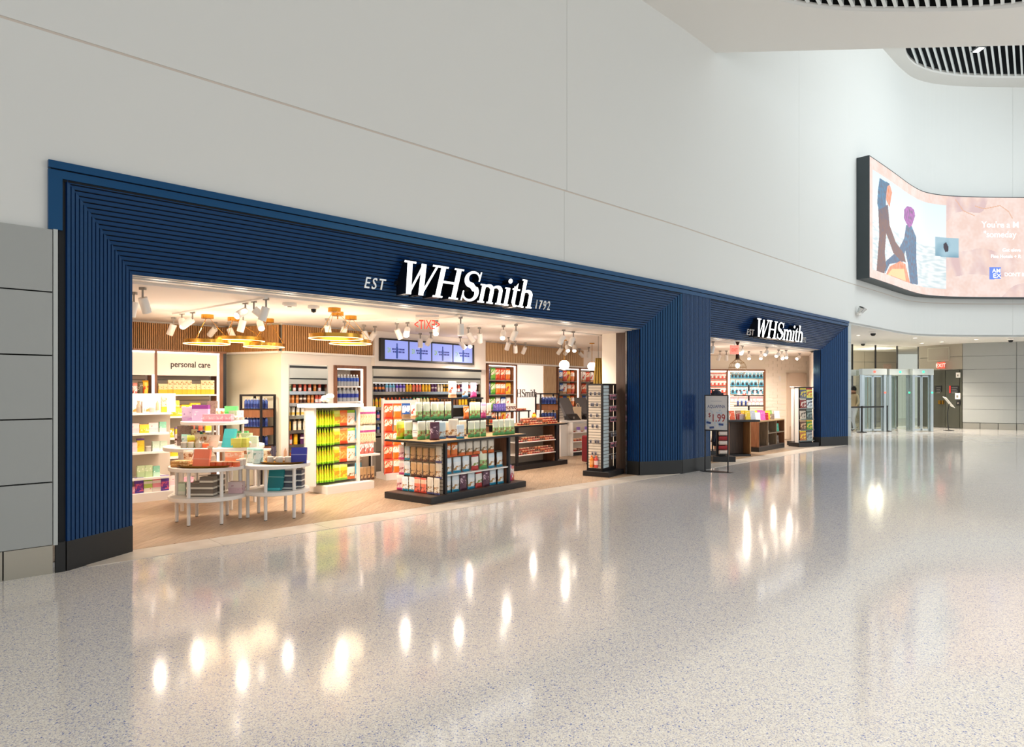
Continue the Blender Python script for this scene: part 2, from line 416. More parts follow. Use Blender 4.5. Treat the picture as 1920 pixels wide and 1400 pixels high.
hb = superell(c1, 3.75, 3.05, 3.0, 36)
n_ = len(hb); ceilvoid.add([(p.x, p.y, zz) for p in hb]+[(p.x, p.y, zz+0.9) for p in hb], [(i, (i+1) % n_, n_+(i+1) % n_, n_+i) for i in range(n_)]+[tuple(range(n_, 2*n_))])
ceilvoid.build('plenum', M['void'], ceil)
louvres(ceil, c1, 3.7, 3.0, 3.0, ZC, (960, 1250), 0.155, beam=(0.62, 1.12))
# fascia edge of the dropped ceiling
MB().hexa([(far[1].x-0.3, far[1].y+0.015, ZC), (far[3].x, far[3].y, ZC), (far[3].x, far[3].y, ZC+1.3), (far[1].x-0.3, far[1].y+0.015, ZC+1.3)],
          [(far[1].x-0.3, far[1].y+0.2, ZC), (far[3].x, far[3].y+0.2, ZC), (far[3].x, far[3].y+0.2, ZC+1.3), (far[1].x-0.3, far[1].y+0.2, ZC+1.3)]).build('ceiling_edge', M['ceilp'], ceil)
# atrium ceiling beyond
c2 = (17.5, 19.6); A2, B2 = 5.2, 3.95
H2 = superell(c2, A2, B2, 2.4)
up_out = [V2(2.0, 12.0), V2(33, 11.5), V2(33, 25), V2(15, 25.0), V2(8, 20)]
ceil2 = struct(holed('ceiling_atrium', up_out, H2, ZU, 0.4, M['ceilp'], rimh=0.14, back=False))
hb = superell(c2, A2+0.05, B2+0.05, 2.4, 36); zz = ZU+0.14
MB().add([(p.x, p.y, zz) for p in hb]+[(p.x, p.y, zz+1.6) for p in hb], [(i, (i+1) % n_, n_+(i+1) % n_, n_+i) for i in range(n_)]+[tuple(range(n_, 2*n_))]).build('plenum', M['void'], ceil2)
louvres(ceil2, c2, A2, B2, 2.4, ZU, (985, 1250), 0.185, beam=(-1.85, -1.2))
duct = MB(); duct.cyl((13, 19.5, ZU+0.7), (21, 22.5, ZU+0.9), 0.14, n=8); duct.cyl((13, 22.3, ZU+0.6), (22, 21.2, ZU+0.6), 0.09, n=8)
duct.build('duct', mat('duct_grey', '#8b9093', 0.5), ceil2)
pf = at(1819, 102, 22.0)
lamp = thing('ceiling_floodlight', 'square twin floodlight set in the blank strip of the slatted ceiling oval', 'light', loc=(pf.x, 21.6, ZU+0.03))
box('housing', (-0.14, -0.17, -0.03, 0.14, 0.17, 0.0), mat('lamp_housing', '#4c5054', 0.4), lamp)
for dy in (-0.08, 0.08): box('lens', (-0.09, dy-0.06, -0.045, 0.09, dy+0.06, -0.03), mat('flood_lens', '#fffaf0', 0.3, emit=4), lamp)

# grey stone panels left of the shop ---------------------------------
pw = thing('panel_cladding', 'grey satin wall panels beside the shop with a steel kick plate', 'wall panel', loc=(0, 0, 0))
uL = -8.9
cols_ = [uL, -6.6, -4.3, -2.0-0.0, 0.0-0.02]
for a, b in zip(cols_, cols_[1:]):
    for k in range(5):
        z0 = 0.25+k*0.55
        strip(a+0.006, b-0.006, z0+0.006, z0+0.544, off=-0.05, th=0.05).build('panel', M['graypanel'], pw)
strip(uL, -0.02, 0.0, 3.0, off=0.01, th=0.2).build('backing', mat('joint_black', '#23231f', 0.8), pw)
uk = upx(5)
for a, b in ((uL, uk-0.005), (uk+0.005, -0.02)):
    strip(a, b, 0.0, 0.245, off=-0.02, th=0.03).build('kick_plate', M['steel'], pw)
strip(-0.02, 0.012, 0.25, 3.0, off=-0.055, th=0.06).build('edge_trim', mat('trim_grey', '#c3c6c3', 0.4), pw)

# ------------------------------------------------------------------ the storefront
TI = 0.38; ZO, ZI = 3.475, 2.744; ZP = 0.262
def face_slat(q, parent, m, h=0.022, name='slat'):     # q: 4 world points in order round the face, seen from outside
    a, b, c, d = q; n = (b-a).cross(c-b).normalized()
    if n.dot(Vector((0, 0, EYE))-a) < 0: n = -n
    return MB().hexa([p+n*h for p in q], q).build(name, m, parent)
def fascia(parent, sL, sR, ZOu, n=18):
    for i in range(n):
        a0 = i/n+0.0035*(n/18); a1 = (i+1)/n-0.0105
        P = lambda k, a: F(sL(a) if k == 0 else sR(a), TI*a, ZOu+(ZI-ZOu)*a)
        face_slat([P(0, a0), P(1, a0), P(1, a1), P(0, a1)], parent, M['blue'])
    q = [F(sL(0), 0, ZOu), F(sR(0), 0, ZOu), F(sR(1), TI, ZI), F(sL(1), TI, ZI)]
    face_slat(q, parent, M['bluedark'], 0.003, 'backing_board')
def jamb(parent, s0, s1, ZOu, n=17):
    fz = lambda b: ZOu+(ZI-ZOu)*b
    for i in range(n):
        b0 = i/n+0.0035; b1 = (i+1)/n-0.0115
        P = lambda b, z: F(s0+(s1-s0)*b, TI*b, z)
        face_slat([P(b0, ZP), P(b1, ZP), P(b1, fz(b1)), P(b0, fz(b0))], parent, M['blue'])
    q = [F(s0, 0, ZP), F(s1, TI, ZP), F(s1, TI, ZI), F(s0, 0, ZOu)]
    face_slat(q, parent, M['bluedark'], 0.003, 'backing_board')
def plinth(parent, pts, h=ZP, th=0.02):
    for (a, b) in zip(pts, pts[1:]):
        p, q = F(a[0], a[1]), F(b[0], b[1]); d = (q-p).normalized(); n = Vector((d.y, -d.x, 0))
        MB().hexa([p+n*th, q+n*th, q+n*th+Vector((0, 0, h)), p+n*th+Vector((0, 0, h))],
                  [p-n*0.01, q-n*0.01, q-n*0.01+Vector((0, 0, h)), p-n*0.01+Vector((0, 0, h))]).build('plinth', M['kick'], parent)
sJ0 = 0.075
sJ1 = FA.xcol(246, TI)
sK1 = FA.xcol(1199, TI); sK0 = S1
PX = lambda px, t=0.0: S1+FB.xcol(px, t)
sP1 = PX(1331)                                   # second opening begins
sQ0 = S1+S2; sQ1 = PX(1538, TI); sL2i = sP1+0.71
front = thing('storefront_surround', 'dark blue ribbed surround of the wide main shop opening', 'shopfront', loc=(0, 0, 0))
fascia(front, lambda a: sJ0+(sJ1-sJ0)*a, lambda a: sK0+(sK1-sK0)*a, ZO)
jamb(front, sJ0, sJ1, ZO); jamb(front, sK0, sK1, ZO)
plinth(front, [(0, 0), (sJ0, 0), (sJ1, TI)]); plinth(front, [(sK1, TI), (sK0, 0)])
pier = thing('storefront_pier', 'flat dark blue ribbed pier between the two shop openings', 'pillar', loc=(0, 0, 0))
n = 22; wS = sP1-S1
for i in range(n):
    a = S1+wS*i/n+0.004; b = S1+wS*(i+1)/n-0.011
    face_slat([F(a, 0, ZP), F(b, 0, ZP), F(b, 0, ZO), F(a, 0, ZO)], pier, M['blue'], 0.02)
MB().hexa([F(S1, 0.0, 0), F(sP1, 0.0, 0), F(sP1, 0.0, ZO), F(S1, 0.0, ZO)], [F(sK1, TI, 0), F(sL2i, TI, 0), F(sL2i, TI, ZO), F(sK1, TI, ZO)]).build('core', M['bluedark'], pier)
plinth(pier, [(S1, 0), (sP1, 0)])
front2 = thing('storefront_surround', 'dark blue ribbed surround of the narrower second shop opening', 'shopfront', loc=(0, 0, 0))
fascia(front2, lambda a: sP1+0.71*a, lambda a: sQ0+(sQ1-sQ0)*a, ZO)
jamb(front2, sP1, sL2i, ZO, 14); jamb(front2, sQ0, sQ1, ZO, 14)
plinth(front2, [(sP1, 0), (sL2i, TI)]) ; plinth(front2, [(sQ1, TI), (sQ0, 0), (sQ0+0.0, 0)][:2])
# rim moulding along the top and down the outer corner
rim = thing('storefront_cornice', 'double blue metal cornice running over both shop openings', 'trim', loc=(0, 0, 0))
for i, (z0, z1, pr) in enumerate(((3.535, 3.60, 0.05), (3.455, 3.525, 0.035))):
    strip(-0.055, S1+S2+0.0, z0, z1, off=-pr, th=pr+0.05).build('moulding', M['bluerim'], rim)
strip(-0.03, S1+S2-0.01, 3.44, 3.59, off=-0.015, th=0.06).build('backing_board', M['bluedark'], rim)
MB().hexa([F(-0.055, -0.04, 3.0), F(0.05, -0.04, 3.0), F(0.05, -0.04, 3.46), F(-0.055, -0.04, 3.46)], [F(-0.055, 0.02, 3.0), F(0.05, 0.02, 3.0), F(0.05, 0.02, 3.46), F(-0.055, 0.02, 3.46)]).build('corner_strip', M['bluerim'], rim)
MB().hexa([F(0.0, -0.02, 0.25), F(sJ0, 0.0, 0.25), F(sJ0, 0.0, 3.47), F(0.0, -0.02, 3.47)], [F(0.0, 0.1, 0.25), F(sJ0, 0.1, 0.25), F(sJ0, 0.1, 3.47), F(0.0, 0.1, 3.47)]).build('corner_post', M['bluedark'], rim)
# returns behind the splays, header soffit with shutter guide
ret = thing('storefront_return', 'ribbed return and brown laminate reveal behind the main opening', 'panel', loc=(0, 0, 0))
FR = Frame(F(sK1, TI).xy, FA.n)                  # x: into the shop
tr = lambda px: FR.ycol(px, 0) if False else FR.xcol(px, 0)
t1, t2, t3, t4 = tr(1177), tr(1172.5), tr(1155), tr(1129)
ns = 6
for i in range(ns):
    a, b = t1*i/ns+0.004, t1*(i+1)/ns-0.012
    MB().box(a, -0.0, 0.26, b, 0.02, 2.74).build('slat', M['blue'], ret, FR(0, 0), FR.ang)
box('backing_board', (0, -0.03, 0.0, t1, 0.004, 2.74), M['bluedark'], ret, loc=FR(0, 0), rot=FR.ang)
box('plinth', (0, 0, 0.0, t1, 0.03, 0.262), M['kick'], ret, loc=FR(0, 0), rot=FR.ang)
box('shutter_guide', (t1, -0.02, 0, t2-0.03, 0.035, 2.74), M['chrome'], ret, loc=FR(0, 0), rot=FR.ang)
box('reveal_panel', (t2-0.03, -0.06, 0, t3, 0.0, 2.72), M['brownlam'], ret, loc=FR(0, 0), rot=FR.ang)
ret2 = thing('storefront_return', 'shadowed ribbed return behind the second opening', 'panel', loc=(0, 0, 0))
FQ = Frame(F(sQ1, TI).xy, FB.n); tq = FQ.xcol(1525, 0)
for i in range(6):
    a, b = tq*i/6+0.004, tq*(i+1)/6-0.014
    MB().box(a, 0, 0.26, b, 0.02, 2.74).build('slat', M['blue'], ret2, FQ(0, 0), FQ.ang)
box('backing_board', (0, -0.03, 0.0, tq, 0.004, 2.74), M['bluedark'], ret2, loc=FQ(0, 0), rot=FQ.ang)
box('plinth', (0, 0, 0.0, tq, 0.03, 0.262), M['kick'], ret2, loc=FQ(0, 0), rot=FQ.ang)
hd = struct(thing('trim_header', 'grey metal header soffit with shutter slot above the openings', 'trim', loc=(0, 0, 0))); del hd['category']
def header(s0, s1):
    for t0, t1_, z0, m in ((TI, TI+0.05, ZI-0.004, M['lampw']), (TI+0.05, TI+0.16, ZI-0.012, mat('soffit_grey', '#9aa0a4', 0.35, 0.4)), (TI+0.16, TI+0.27, ZI-0.02, M['lampw']), (TI+0.285, TI+0.33, ZI-0.02, M['lampw'])):
        MB().hexa([F(s0, t0, z0), F(s1, t0, z0), F(s1, t0, z0+0.3), F(s0, t0, z0+0.3)], [F(s0, t1_, z0), F(s1, t1_, z0), F(s1, t1_, z0+0.3), F(s0, t1_, z0+0.3)]).build('soffit_strip', m, hd)
header(sJ1-0.1, sK1); header(sP1, sQ1)
ep = thing('end_pilaster', 'narrow pale grey panel pilaster closing the end of the shopfront', 'pillar', loc=(0, 0, 0))
e0_, e1_ = F(sQ0, 0), F(sQ0, 0)+Vector((0.13, 0.05, 0))
for k in range(6):
    z0, z1 = (0.25+k*0.55, 0.25+k*0.55+0.542)
    MB().hexa([e0_+Vector((0, 0, z0)), e1_+Vector((0, 0, z0)), e1_+Vector((0, 0, z1)), e0_+Vector((0, 0, z1))], [e0_+Vector((-0.1, 0.4, z0)), e1_+Vector((0.1, 1.2, z0)), e1_+Vector((0.1, 1.2, z1)), e0_+Vector((-0.1, 0.4, z1))]).build('panel', mat('pale_panel', '#c4cac8', 0.45), ep)
MB().hexa([e0_, e1_, e1_+Vector((0, 0, 0.245)), e0_+Vector((0, 0, 0.245))], [e0_+Vector((-0.1, 0.4, 0)), e1_+Vector((0.1, 1.2, 0)), e1_+Vector((0.1, 1.2, 0.245)), e0_+Vector((-0.1, 0.4, 0.245))]).build('kick_plate', M['steel'], ep)

# ------------------------------------------------------------------ lettering of the sign
def glyphs():
    """Serif italic capitals built from slanted quads; each glyph is a list of convex polygons, cap height 1, before slanting."""
    def seg(p, q, w, w2=None):                # stroke with level ends
        w2 = w if w2 is None else w2
        return [(p[0]-w/2, p[1]), (p[0]+w/2, p[1]), (q[0]+w2/2, q[1]), (q[0]-w2/2, q[1])]
    def bar(x0, x1, y, h): return [(x0, y), (x1, y), (x1, y+h), (x0, y+h)]
    def sweep(pts, ws):
        out = []
        L_ = []
        for i, p in enumerate(pts):
            a = pts[max(0, i-1)]; b = pts[min(len(pts)-1, i+1)]; d = Vector((b[0]-a[0], b[1]-a[1])).normalized()
            n = Vector((-d.y, d.x)); k = i/(len(pts)-1)*(len(ws)-1); j = min(int(k), len(ws)-2); w = ws[j]+(ws[j+1]-ws[j])*(k-j)
            L_.append((Vector(p)+n*w/2, Vector(p)-n*w/2))
        for (a, b), (c, d) in zip(L_, L_[1:]): out.append([tuple(a), tuple(b), tuple(d), tuple(c)])
        return out
    def arc(cx, cy, rx, ry, a0, a1, n=10): return [(cx+rx*math.cos(math.radians(a0+(a1-a0)*i/n)), cy+ry*math.sin(math.radians(a0+(a1-a0)*i/n))) for i in range(n+1)]
    T, t = 0.165, 0.075
    g = {}
    g['W'] = ([seg((0.16, 0.97), (0.34, 0.0), T), seg((0.34, 0.0), (0.62, 0.97), t, t), seg((0.62, 0.97), (0.74, 0.0), T), seg((0.74, 0.0), (1.08, 0.97), t),
               bar(-0.02, 0.36, 0.94, 0.06), bar(0.92, 1.22, 0.94, 0.06)], 1.14)
    g['H'] = ([seg((0.16, 0.02), (0.16, 0.98), T), seg((0.72, 0.02), (0.72, 0.98), T), bar(0.16, 0.72, 0.47, 0.075)]+
              [bar(x-0.17, x+0.17, y, 0.055) for x in (0.16, 0.72) for y in (0.0, 0.945)], 0.93)
    S_ = sweep(arc(0.36, 0.745, 0.245, 0.22, 15, 90, 6)+arc(0.36, 0.74, 0.24, 0.225, 100, 235, 9)+[(0.36, 0.52), (0.47, 0.42)]+arc(0.36, 0.27, 0.235, 0.24, 35, -90, 9)+arc(0.36, 0.27, 0.27, 0.24, -100, -170, 6),
               [0.06, 0.06, 0.09, 0.16, 0.19, 0.16, 0.09, 0.06, 0.06])
    g['S'] = (S_+[seg((0.60, 0.68), (0.62, 1.0), 0.05), seg((0.08, 0.0), (0.10, 0.32), 0.05)], 0.70)
    X = 0.62
    def arch(x0, x1): return sweep([(x0+0.02, 0.36)]+arc((x0+x1)/2+0.0, X-0.18, (x1-x0)/2, 0.155, 150, 15, 8)+[(x1, 0.36), (x1, 0.2)], [0.05, 0.07, 0.09, 0.14, 0.15, 0.15])
    stem = lambda x, y0, y1: seg((x, y0), (x, y1), 0.145)
    foot = lambda x: bar(x-0.13, x+0.13, 0.0, 0.05)
    g['m'] = ([stem(0.12, 0.0, X), stem(0.47, 0.0, 0.4), stem(0.82, 0.0, 0.4), bar(-0.02, 0.15, X-0.045, 0.05), foot(0.12), foot(0.47), foot(0.82)]+arch(0.12, 0.47)+arch(0.47, 0.82), 0.99)
    dot = [tuple((0.14+0.085*math.cos(2*PI*i/14), 0.86+0.085*math.sin(2*PI*i/14))) for i in range(14)]
    g['i'] = ([stem(0.12, 0.0, X), bar(-0.02, 0.15, X-0.045, 0.05), foot(0.12), dot], 0.29)
    g['t'] = ([stem(0.13, 0.12, 0.70), bar(0.0, 0.32, X-0.05, 0.055), seg((0.13, 0.62), (0.2, 0.82), 0.13, 0.02)]+sweep([(0.13, 0.2)]+arc(0.26, 0.15, 0.115, 0.13, 190, 300, 8), [0.145, 0.12, 0.08, 0.05]), 0.36)
    g['h'] = ([stem(0.12, 0.0, 0.99), bar(-0.02, 0.15, 0.945, 0.05), stem(0.47, 0.0, 0.4), foot(0.12), foot(0.47)]+arch(0.12, 0.47), 0.62)
    return g
GL = glyphs()
def letter_mesh(polys, H, sx, slant, depth, mats):
    mb = MB()
    for p in polys:
        A = sum(p[i][0]*p[(i+1) % len(p)][1]-p[(i+1) % len(p)][0]*p[i][1] for i in range(len(p)))
        q = p if A > 0 else p[::-1]
        q = [((x+slant*y)*sx*H, y*H) for x, y in q]; n = len(q)
        v = [(x, 0, y) for x, y in q]+[(x, depth, y) for x, y in q]
        mb.add(v[:n], [tuple(range(n))], 0)
        mb.add(v, [(i, n+i, n+(i+1) % n, (i+1) % n) for i in range(n)], 1)
        mb.add(v[n:], [tuple(range(n-1, -1, -1))], 1)
    return mb.mesh('letter', mats)
def whsmith(parent, fr, x0, x1, z0, z1, depth=0.2, mats=None, slant=0.24, clipfrom=0):
    word = 'WHSmith'; H = z1-z0; tot = sum(GL[c][1] for c in word)+slant*0.9
    sx = (x1-x0)/(tot*H); x = x0
    for c in word:
        ob('letter', letter_mesh(GL[c][0], H, sx, slant, depth, mats), parent, (x, 0, z0)); x += GL[c][1]*H*sx
def sign(px0, px1, pe0, pe1, p0, p1, base, label):
    fr = FA if base == 0 else FB
    tt = 0.0; g = lambda px: fr.xcol(px, tt)
    t = thing('shop_sign', label, 'sign', fr, 0, tt)
    whsmith(t, fr, g(px0), g(px1), 2.815, 3.235, 0.22, [M['letter'], M['letterside']])
    H = 0.135
    for body, a, b, z in (('EST', pe0, pe1, 2.825), ('1792', p0, p1, 2.825)):
        me = text_mesh(body, H/0.70, 0.006, 'LEFT', 0.25, 1.0, 1.25, 0.004); xs = [v.co.x for v in me.vertices]; k = (g(b)-g(a))/(max(xs)-min(xs))
        for v in me.vertices: v.co.x = (v.co.x-min(xs))*k
        me.materials.clear(); me.materials.append(M['silver']); ob('small_lettering', me, t, (g(a), 0.0, z), (PI/2, 0, 0))
    box('mounting_rail', (g(px0)+0.1, 0.19, 2.95, g(px1)-0.15, 0.24, 3.0), M['letterside'], t)
sign(746, 1006, 683, 724, 1004, 1031, 0, 'large glowing white serif letters over the main opening')
sign(1416, 1508, 1400, 1414, 1501, 1511, 1, 'small-looking glowing white serif letters over the second opening')
# ================================================================== SHOP SHELL
ZCE = 2.70
w0 = V2(-7.6, 8.9); wA = V2(-4.94, 11.5); wB = V2(-3.79, 10.95)
wl = lambda k: wB+V2(0.619, 0.786)*k
wC = wl(12.5); wD = V2(9.75, 21.9)
shellin = [F(0.2, 0.62).xy, w0, wA, wB, wC, wD]
# ceiling of the shop
rtop = FQ(tq+0.02, 0.0).xy
cz = [F(0.3, TI+0.33).xy, F(S1, TI+0.33).xy, F(sQ1+0.1, TI+0.33).xy, wD+V2(0.6, 0.3), wC+V2(0, 0.3), wl(5)+V2(-0.2, 0.2), wB+V2(-0.1, 0.3), wA+V2(-0.1, 0.3), w0+V2(-0.4, 0)]
sc = MB().prism(cz, ZCE, ZCE+0.1).build('ceiling_shop', M['shopceil']); struct(sc)
struct(MB().prism([F(-0.5, 0.3).xy, F(S1, 0.3).xy, F(S1+S2, 0.3).xy, wD+V2(1.2, 0.8), wC+V2(0, 1), wB+V2(-0.5, 1), wA+V2(-1, 1), w0+V2(-1, 0)], 3.42, 3.47).build('ceiling_shop_deck', M['bluedark']))
def wallseg(name, a, b, z0, z1, th, m, parent=None, side=1):
    a = V2(*a); b = V2(*b); d = (b-a).normalized(); n = V2(-d.y, d.x)*th*side
    mb = MB().prism([a, b, b+n, a+n] if side > 0 else [a, a+n, b+n, b], z0, z1)
    return mb.build(name, m, parent)
ws = struct(thing('wall_shop_back', 'white back wall of the shop under a band of wooden slats', 'wall', loc=(0, 0, 0))); del ws['category']
wallseg('wall_panel', w0, wA, 0, ZCE, 0.1, M['shopwall'], ws)
wallseg('wall_panel', wA, wB, 0, ZCE, 0.1, M['beige'], ws)
pass
pass
wb2 = struct(thing('wall_bookshop', 'cream tiled back wall of the book side', 'wall', loc=(0, 0, 0))); del wb2['category']
wallseg('wall_panel', wC, wD, 0, ZCE, 0.1, M['cream'], wb2)
wallseg('wall_panel', wD, F(sQ1, TI).xy+FB.n*tq, 0, ZCE, 0.12, M['shopwall'], wb2)
# left end wall and the white partition between the two openings
lw = struct(thing('wall_shop_side', 'white side wall of the shop', 'wall', loc=(0, 0, 0))); del lw['category']
wallseg('wall_panel', F(sJ1-0.12, TI).xy, w0, 0, ZCE+0.1, 0.1, M['shopwall'], lw)
part = struct(thing('wall_partition', 'cream partition behind the pier', 'wall', loc=(0, 0, 0))); del part['category']
wallseg('wall_panel', FR(t3, 0).xy, FR(t4, 0).xy, 0, ZCE, 0.1, M['cream'], part, side=-1)
# slat bands
def slatband(frm, L, z0, z1, n, gap=0.45, m=None, name='slat_band', label='', base=None):
    t = thing(name, label, 'wall cladding', frm)
    box('backing_board', (0, -0.02, z0, L, 0.0, z1), base or M['slatdark'], t)
    p = L/n; me = MB().box(0, -0.055, z0, p*(1-gap), -0.02, z1).mesh('slat', m or M['slat'])
    for i in range(n): ob('slat', me, t, (i*p, 0, 0))
    box('ledge', (0, -0.07, z0-0.035, L, 0.0, z0), M['white'], t)
    return t
f0 = Frame(w0, wA-w0); L0 = (wA-w0).length
x0 = f0.xcol(238)
slatband(f0.sub(x0, -0.01), L0-x0, 2.24, 2.67, 54, label='dark-gapped wooden slat band above the personal care bays')
f1 = Frame(wA, wB-wA); slatband(f1.sub(0, -0.01), (wB-wA).length-0.0, 2.24, 2.67, 38, label='wooden slat band over the beige wall stub')
f2 = Frame(wB, GD); xTV0 = f2.xcol(696); xTV1 = f2.xcol(904); xS1 = f2.xcol(1091)
slatband(f2.sub(0, -0.01), xTV0, 2.24, 2.67, 44, label='wooden slat band above the two small chiller bays')
slatband(f2.sub(xTV1, -0.01), xS1-xTV1, 2.24, 2.67, 44, gap=0.14, m=M['oakl'], label='pale oak slat band above the crisp bays', base=M['oak'])
# shallow white box round the televisions
box('wall_panel', (xTV0, -0.10, 2.05, xTV1, 0.0, ZCE), M['shopwall'], ws, loc=f2(0, 0), rot=f2.ang)

# wooden floor planks, threshold tiles ------------------------------
def clip(poly, keep):                 # keep: list of (p, n): inside where (q-p).n >= 0
    for p, n in keep:
        out = []
        for i in range(len(poly)):
            a, b = poly[i], poly[(i+1) % len(poly)]; da, db = (a-p).dot(n), (b-p).dot(n)
            if da >= 0: out.append(a)
            if (da >= 0) != (db >= 0): out.append(a.lerp(b, da/(da-db)))
        poly = out
        if len(poly) < 3: return []
    return poly
sub = struct(thing('floor_shop', 'pale wooden plank floor of the shop', 'floor', loc=(0, 0, 0))); del sub['category']
TT = 0.43
joint = mat('plank_joint', '#7d6246', 0.8)
MB().prism([F(0.1, TT).xy, F(S1, TT).xy, F(sQ1+0.3, TT).xy, wD, wC, wl(4), wB, wA, w0], 0.0, 0.002).build('joint_bed', joint, sub)
pieces = []
pwid, plen = 0.18, 1.22
dirp = V2(0.12, 1.0).normalized(); nrm = V2(dirp.y, -dirp.x)
keepA = [(F(0, TT).xy, FA.n), (F(0.1, 0).xy, FA.d), (wB, V2(0.786, -0.619)), (wA, V2((wA-w0).y, -(wA-w0).x).normalized())]
for i in range(-40, 60):
    for j in range(-2, 18):
        o = V2(0, 3)+nrm*(i*pwid)+dirp*((j+(0.37*i) % 1)*plen)
        q = [o+nrm*0.001+dirp*0.001, o+nrm*(pwid-0.001)+dirp*0.001, o+nrm*(pwid-0.001)+dirp*(plen-0.001), o+nrm*0.001+dirp*(plen-0.001)]
        cx = (q[0]+q[2])/2
        lx = FA.loc(cx)
        if lx[0] > S1+6.5 or lx[1] < 0.0 or lx[1] > 8: continue
        keep = [(FB(0, TT).xy, FB.n)] if lx[0] > S1 else [(F(0, TT).xy, FA.n)]
        if cx.x < -3.0: keep += [(wA, V2((wA-w0).y, -(wA-w0).x).normalized())] if cx.x < -4.9 else [(wA, V2((wB-wA).y, -(wB-wA).x).normalized())]
        else: keep += [(wB, V2(0.786, -0.619))]
        q = clip([q[0], q[1], q[2], q[3]], keep)
        if len(q) >= 3:
            A = abs(sum(q[k].x*q[(k+1) % len(q)].y-q[(k+1) % len(q)].x*q[k].y for k in range(len(q))))/2
            if A > 0.002: pieces.append((min(p.y for p in q), q))
pieces.sort(key=lambda t: t[0])
def ccw(q): return q if sum(q[k].x*q[(k+1) % len(q)].y-q[(k+1) % len(q)].x*q[k].y for k in range(len(q))) > 0 else q[::-1]
for _, q in pieces[:300]:
    q = ccw(q); c = sum(q, V2(0, 0))/len(q)
    MB().prism([p-c for p in q], 0.0, 0.006).build('plank', M['plank'], sub, (c.x, c.y, 0))
mb = MB()
for _, q in pieces[300:]: mb.prism(ccw(q), 0.0, 0.006)
if mb.v: r = mb.build('plank_field', M['plank'], sub); r['kind'] = 'stuff'
box('plank_field', (0, 0, 0, 1, 1, 0.004), M['plank'], sub) if False else None
MB().prism([F(S1+0.3, TT).xy, F(sQ1+0.3, TT).xy, wD, wC+V2(0, -1.2)], 0.0, 0.005).build('vinyl_floor', mat('grey_vinyl', '#9a8d80', 0.35), sub)
th = struct(thing('floor_threshold', 'pale stone threshold tiles under the shop opening', 'floor', loc=(0, 0, 0))); del th['category']
s = 0.25; k = 0
while s < sQ1+0.5:
    e = s+1.2
    segs = [(s, min(e, S1)), (S1, e)] if s < S1 < e else [(s, min(e, S1+S2))]
    for a, b in segs:
        if b-a < 0.02: continue
        t0 = 0.0
        q = [F(a+0.004, t0), F(b-0.004, t0), F(b-0.004, TT), F(a+0.004, TT)]
        c = q[0]; MB().prism([(p-c).xy for p in q], 0.0, 0.004).build('tile', M['tile'], th, (c.x, c.y, 0))
    s = e
# ================================================================== LED SCREEN ON THE CURVED WALL
OFF = 0.36
def scr(px, py):
    u = upx(px, -OFF); p = pathpt(u, -OFF)[0]
    return u, EYE-(py-HOR)*p.y/FPX
uS0, zt = scr(1630, 299.5); _, zb = scr(1631, 524)
ZT, ZB = 8.52, 4.90
uS1 = uS0+12.6
screen = thing('led_screen', 'huge curved advertising screen glowing pink and blue on the white wall', 'screen', loc=(0, 0, 0))
dk = mat('screen_housing', '#3a4347', 0.5)
strip(uS0, uS1, ZB, ZT, off=-OFF, th=OFF-.01).build('housing', dk, screen)
cr = lambda x, y: scr(1560+x*0.2286, 280+y*0.2286)
def poly(pts): return [cr(*p) for p in pts]
hair1 = poly([(388, 228), (412, 240), (440, 258), (472, 278), (450, 300), (444, 350), (440, 400), (440, 462), (382, 492), (368, 440), (374, 330)])
face1 = poly([(440, 280), (475, 290), (490, 350), (482, 400), (470, 472), (445, 420), (430, 350)])
body1 = poly([(376, 465), (456, 452), (470, 620), (520, 760), (590, 860), (604, 932), (560, 915), (500, 850), (458, 730), (442, 690), (430, 850), (442, 960), (425, 1030), (362, 1005), (385, 700)])
head2 = poly([(615, 460), (650, 470), (672, 492), (680, 540), (655, 620), (630, 640), (605, 600), (588, 560), (590, 490)])
body2 = poly([(606, 618), (648, 618), (690, 720), (690, 900), (704, 1115), (640, 1105), (622, 950), (600, 830), (575, 925), (470, 945), (430, 1030), (440, 920), (540, 830), (590, 730)])
short = poly([(560, 918), (600, 945), (640, 1105), (440, 1035), (470, 965)])
shorty = poly([(490, 985), (590, 985), (605, 1085), (455, 1032)])
card = poly([(845, 715), (1040, 730), (1040, 890), (845, 875)]); cardi = poly([(915, 775), (935, 760), (955, 800), (952, 840), (930, 842), (915, 810)])
logo = poly([(1290, 970), (1385, 970), (1385, 1068), (1290, 1068)])
px0, _ = cr(330, 600); px1, _ = cr(937, 600); _, pzt = cr(937, 455); _, pzb = cr(937, 1150); _, psea = cr(937, 800)
def inp(pt, pg):
    x, y = pt; c = False; j = len(pg)-1
    for i in range(len(pg)):
        if (pg[i][1] > y) != (pg[j][1] > y) and x < (pg[j][0]-pg[i][0])*(y-pg[i][1])/(pg[j][1]-pg[i][1])+pg[i][0]: c = not c
        j = i
    return c
from mathutils import noise
vein = [cr(1015, 408), cr(1080, 500), cr(1170, 540)]; vein2 = [cr(1175, 460), cr(1250, 482), (cr(1380, 455)), cr(1450, 505), cr(1480, 560)]
def near(p, line, w):
    for a, b in zip(line, line[1:]):
        a = V2(*a); b = V2(*b); q = V2(*p); t = max(0, min(1, (q-a).dot(b-a)/(b-a).length_squared))
        if (q-a.lerp(b, t)).length < w: return True
    return False
def hexl(c): return Vector(lin(c)[:3])
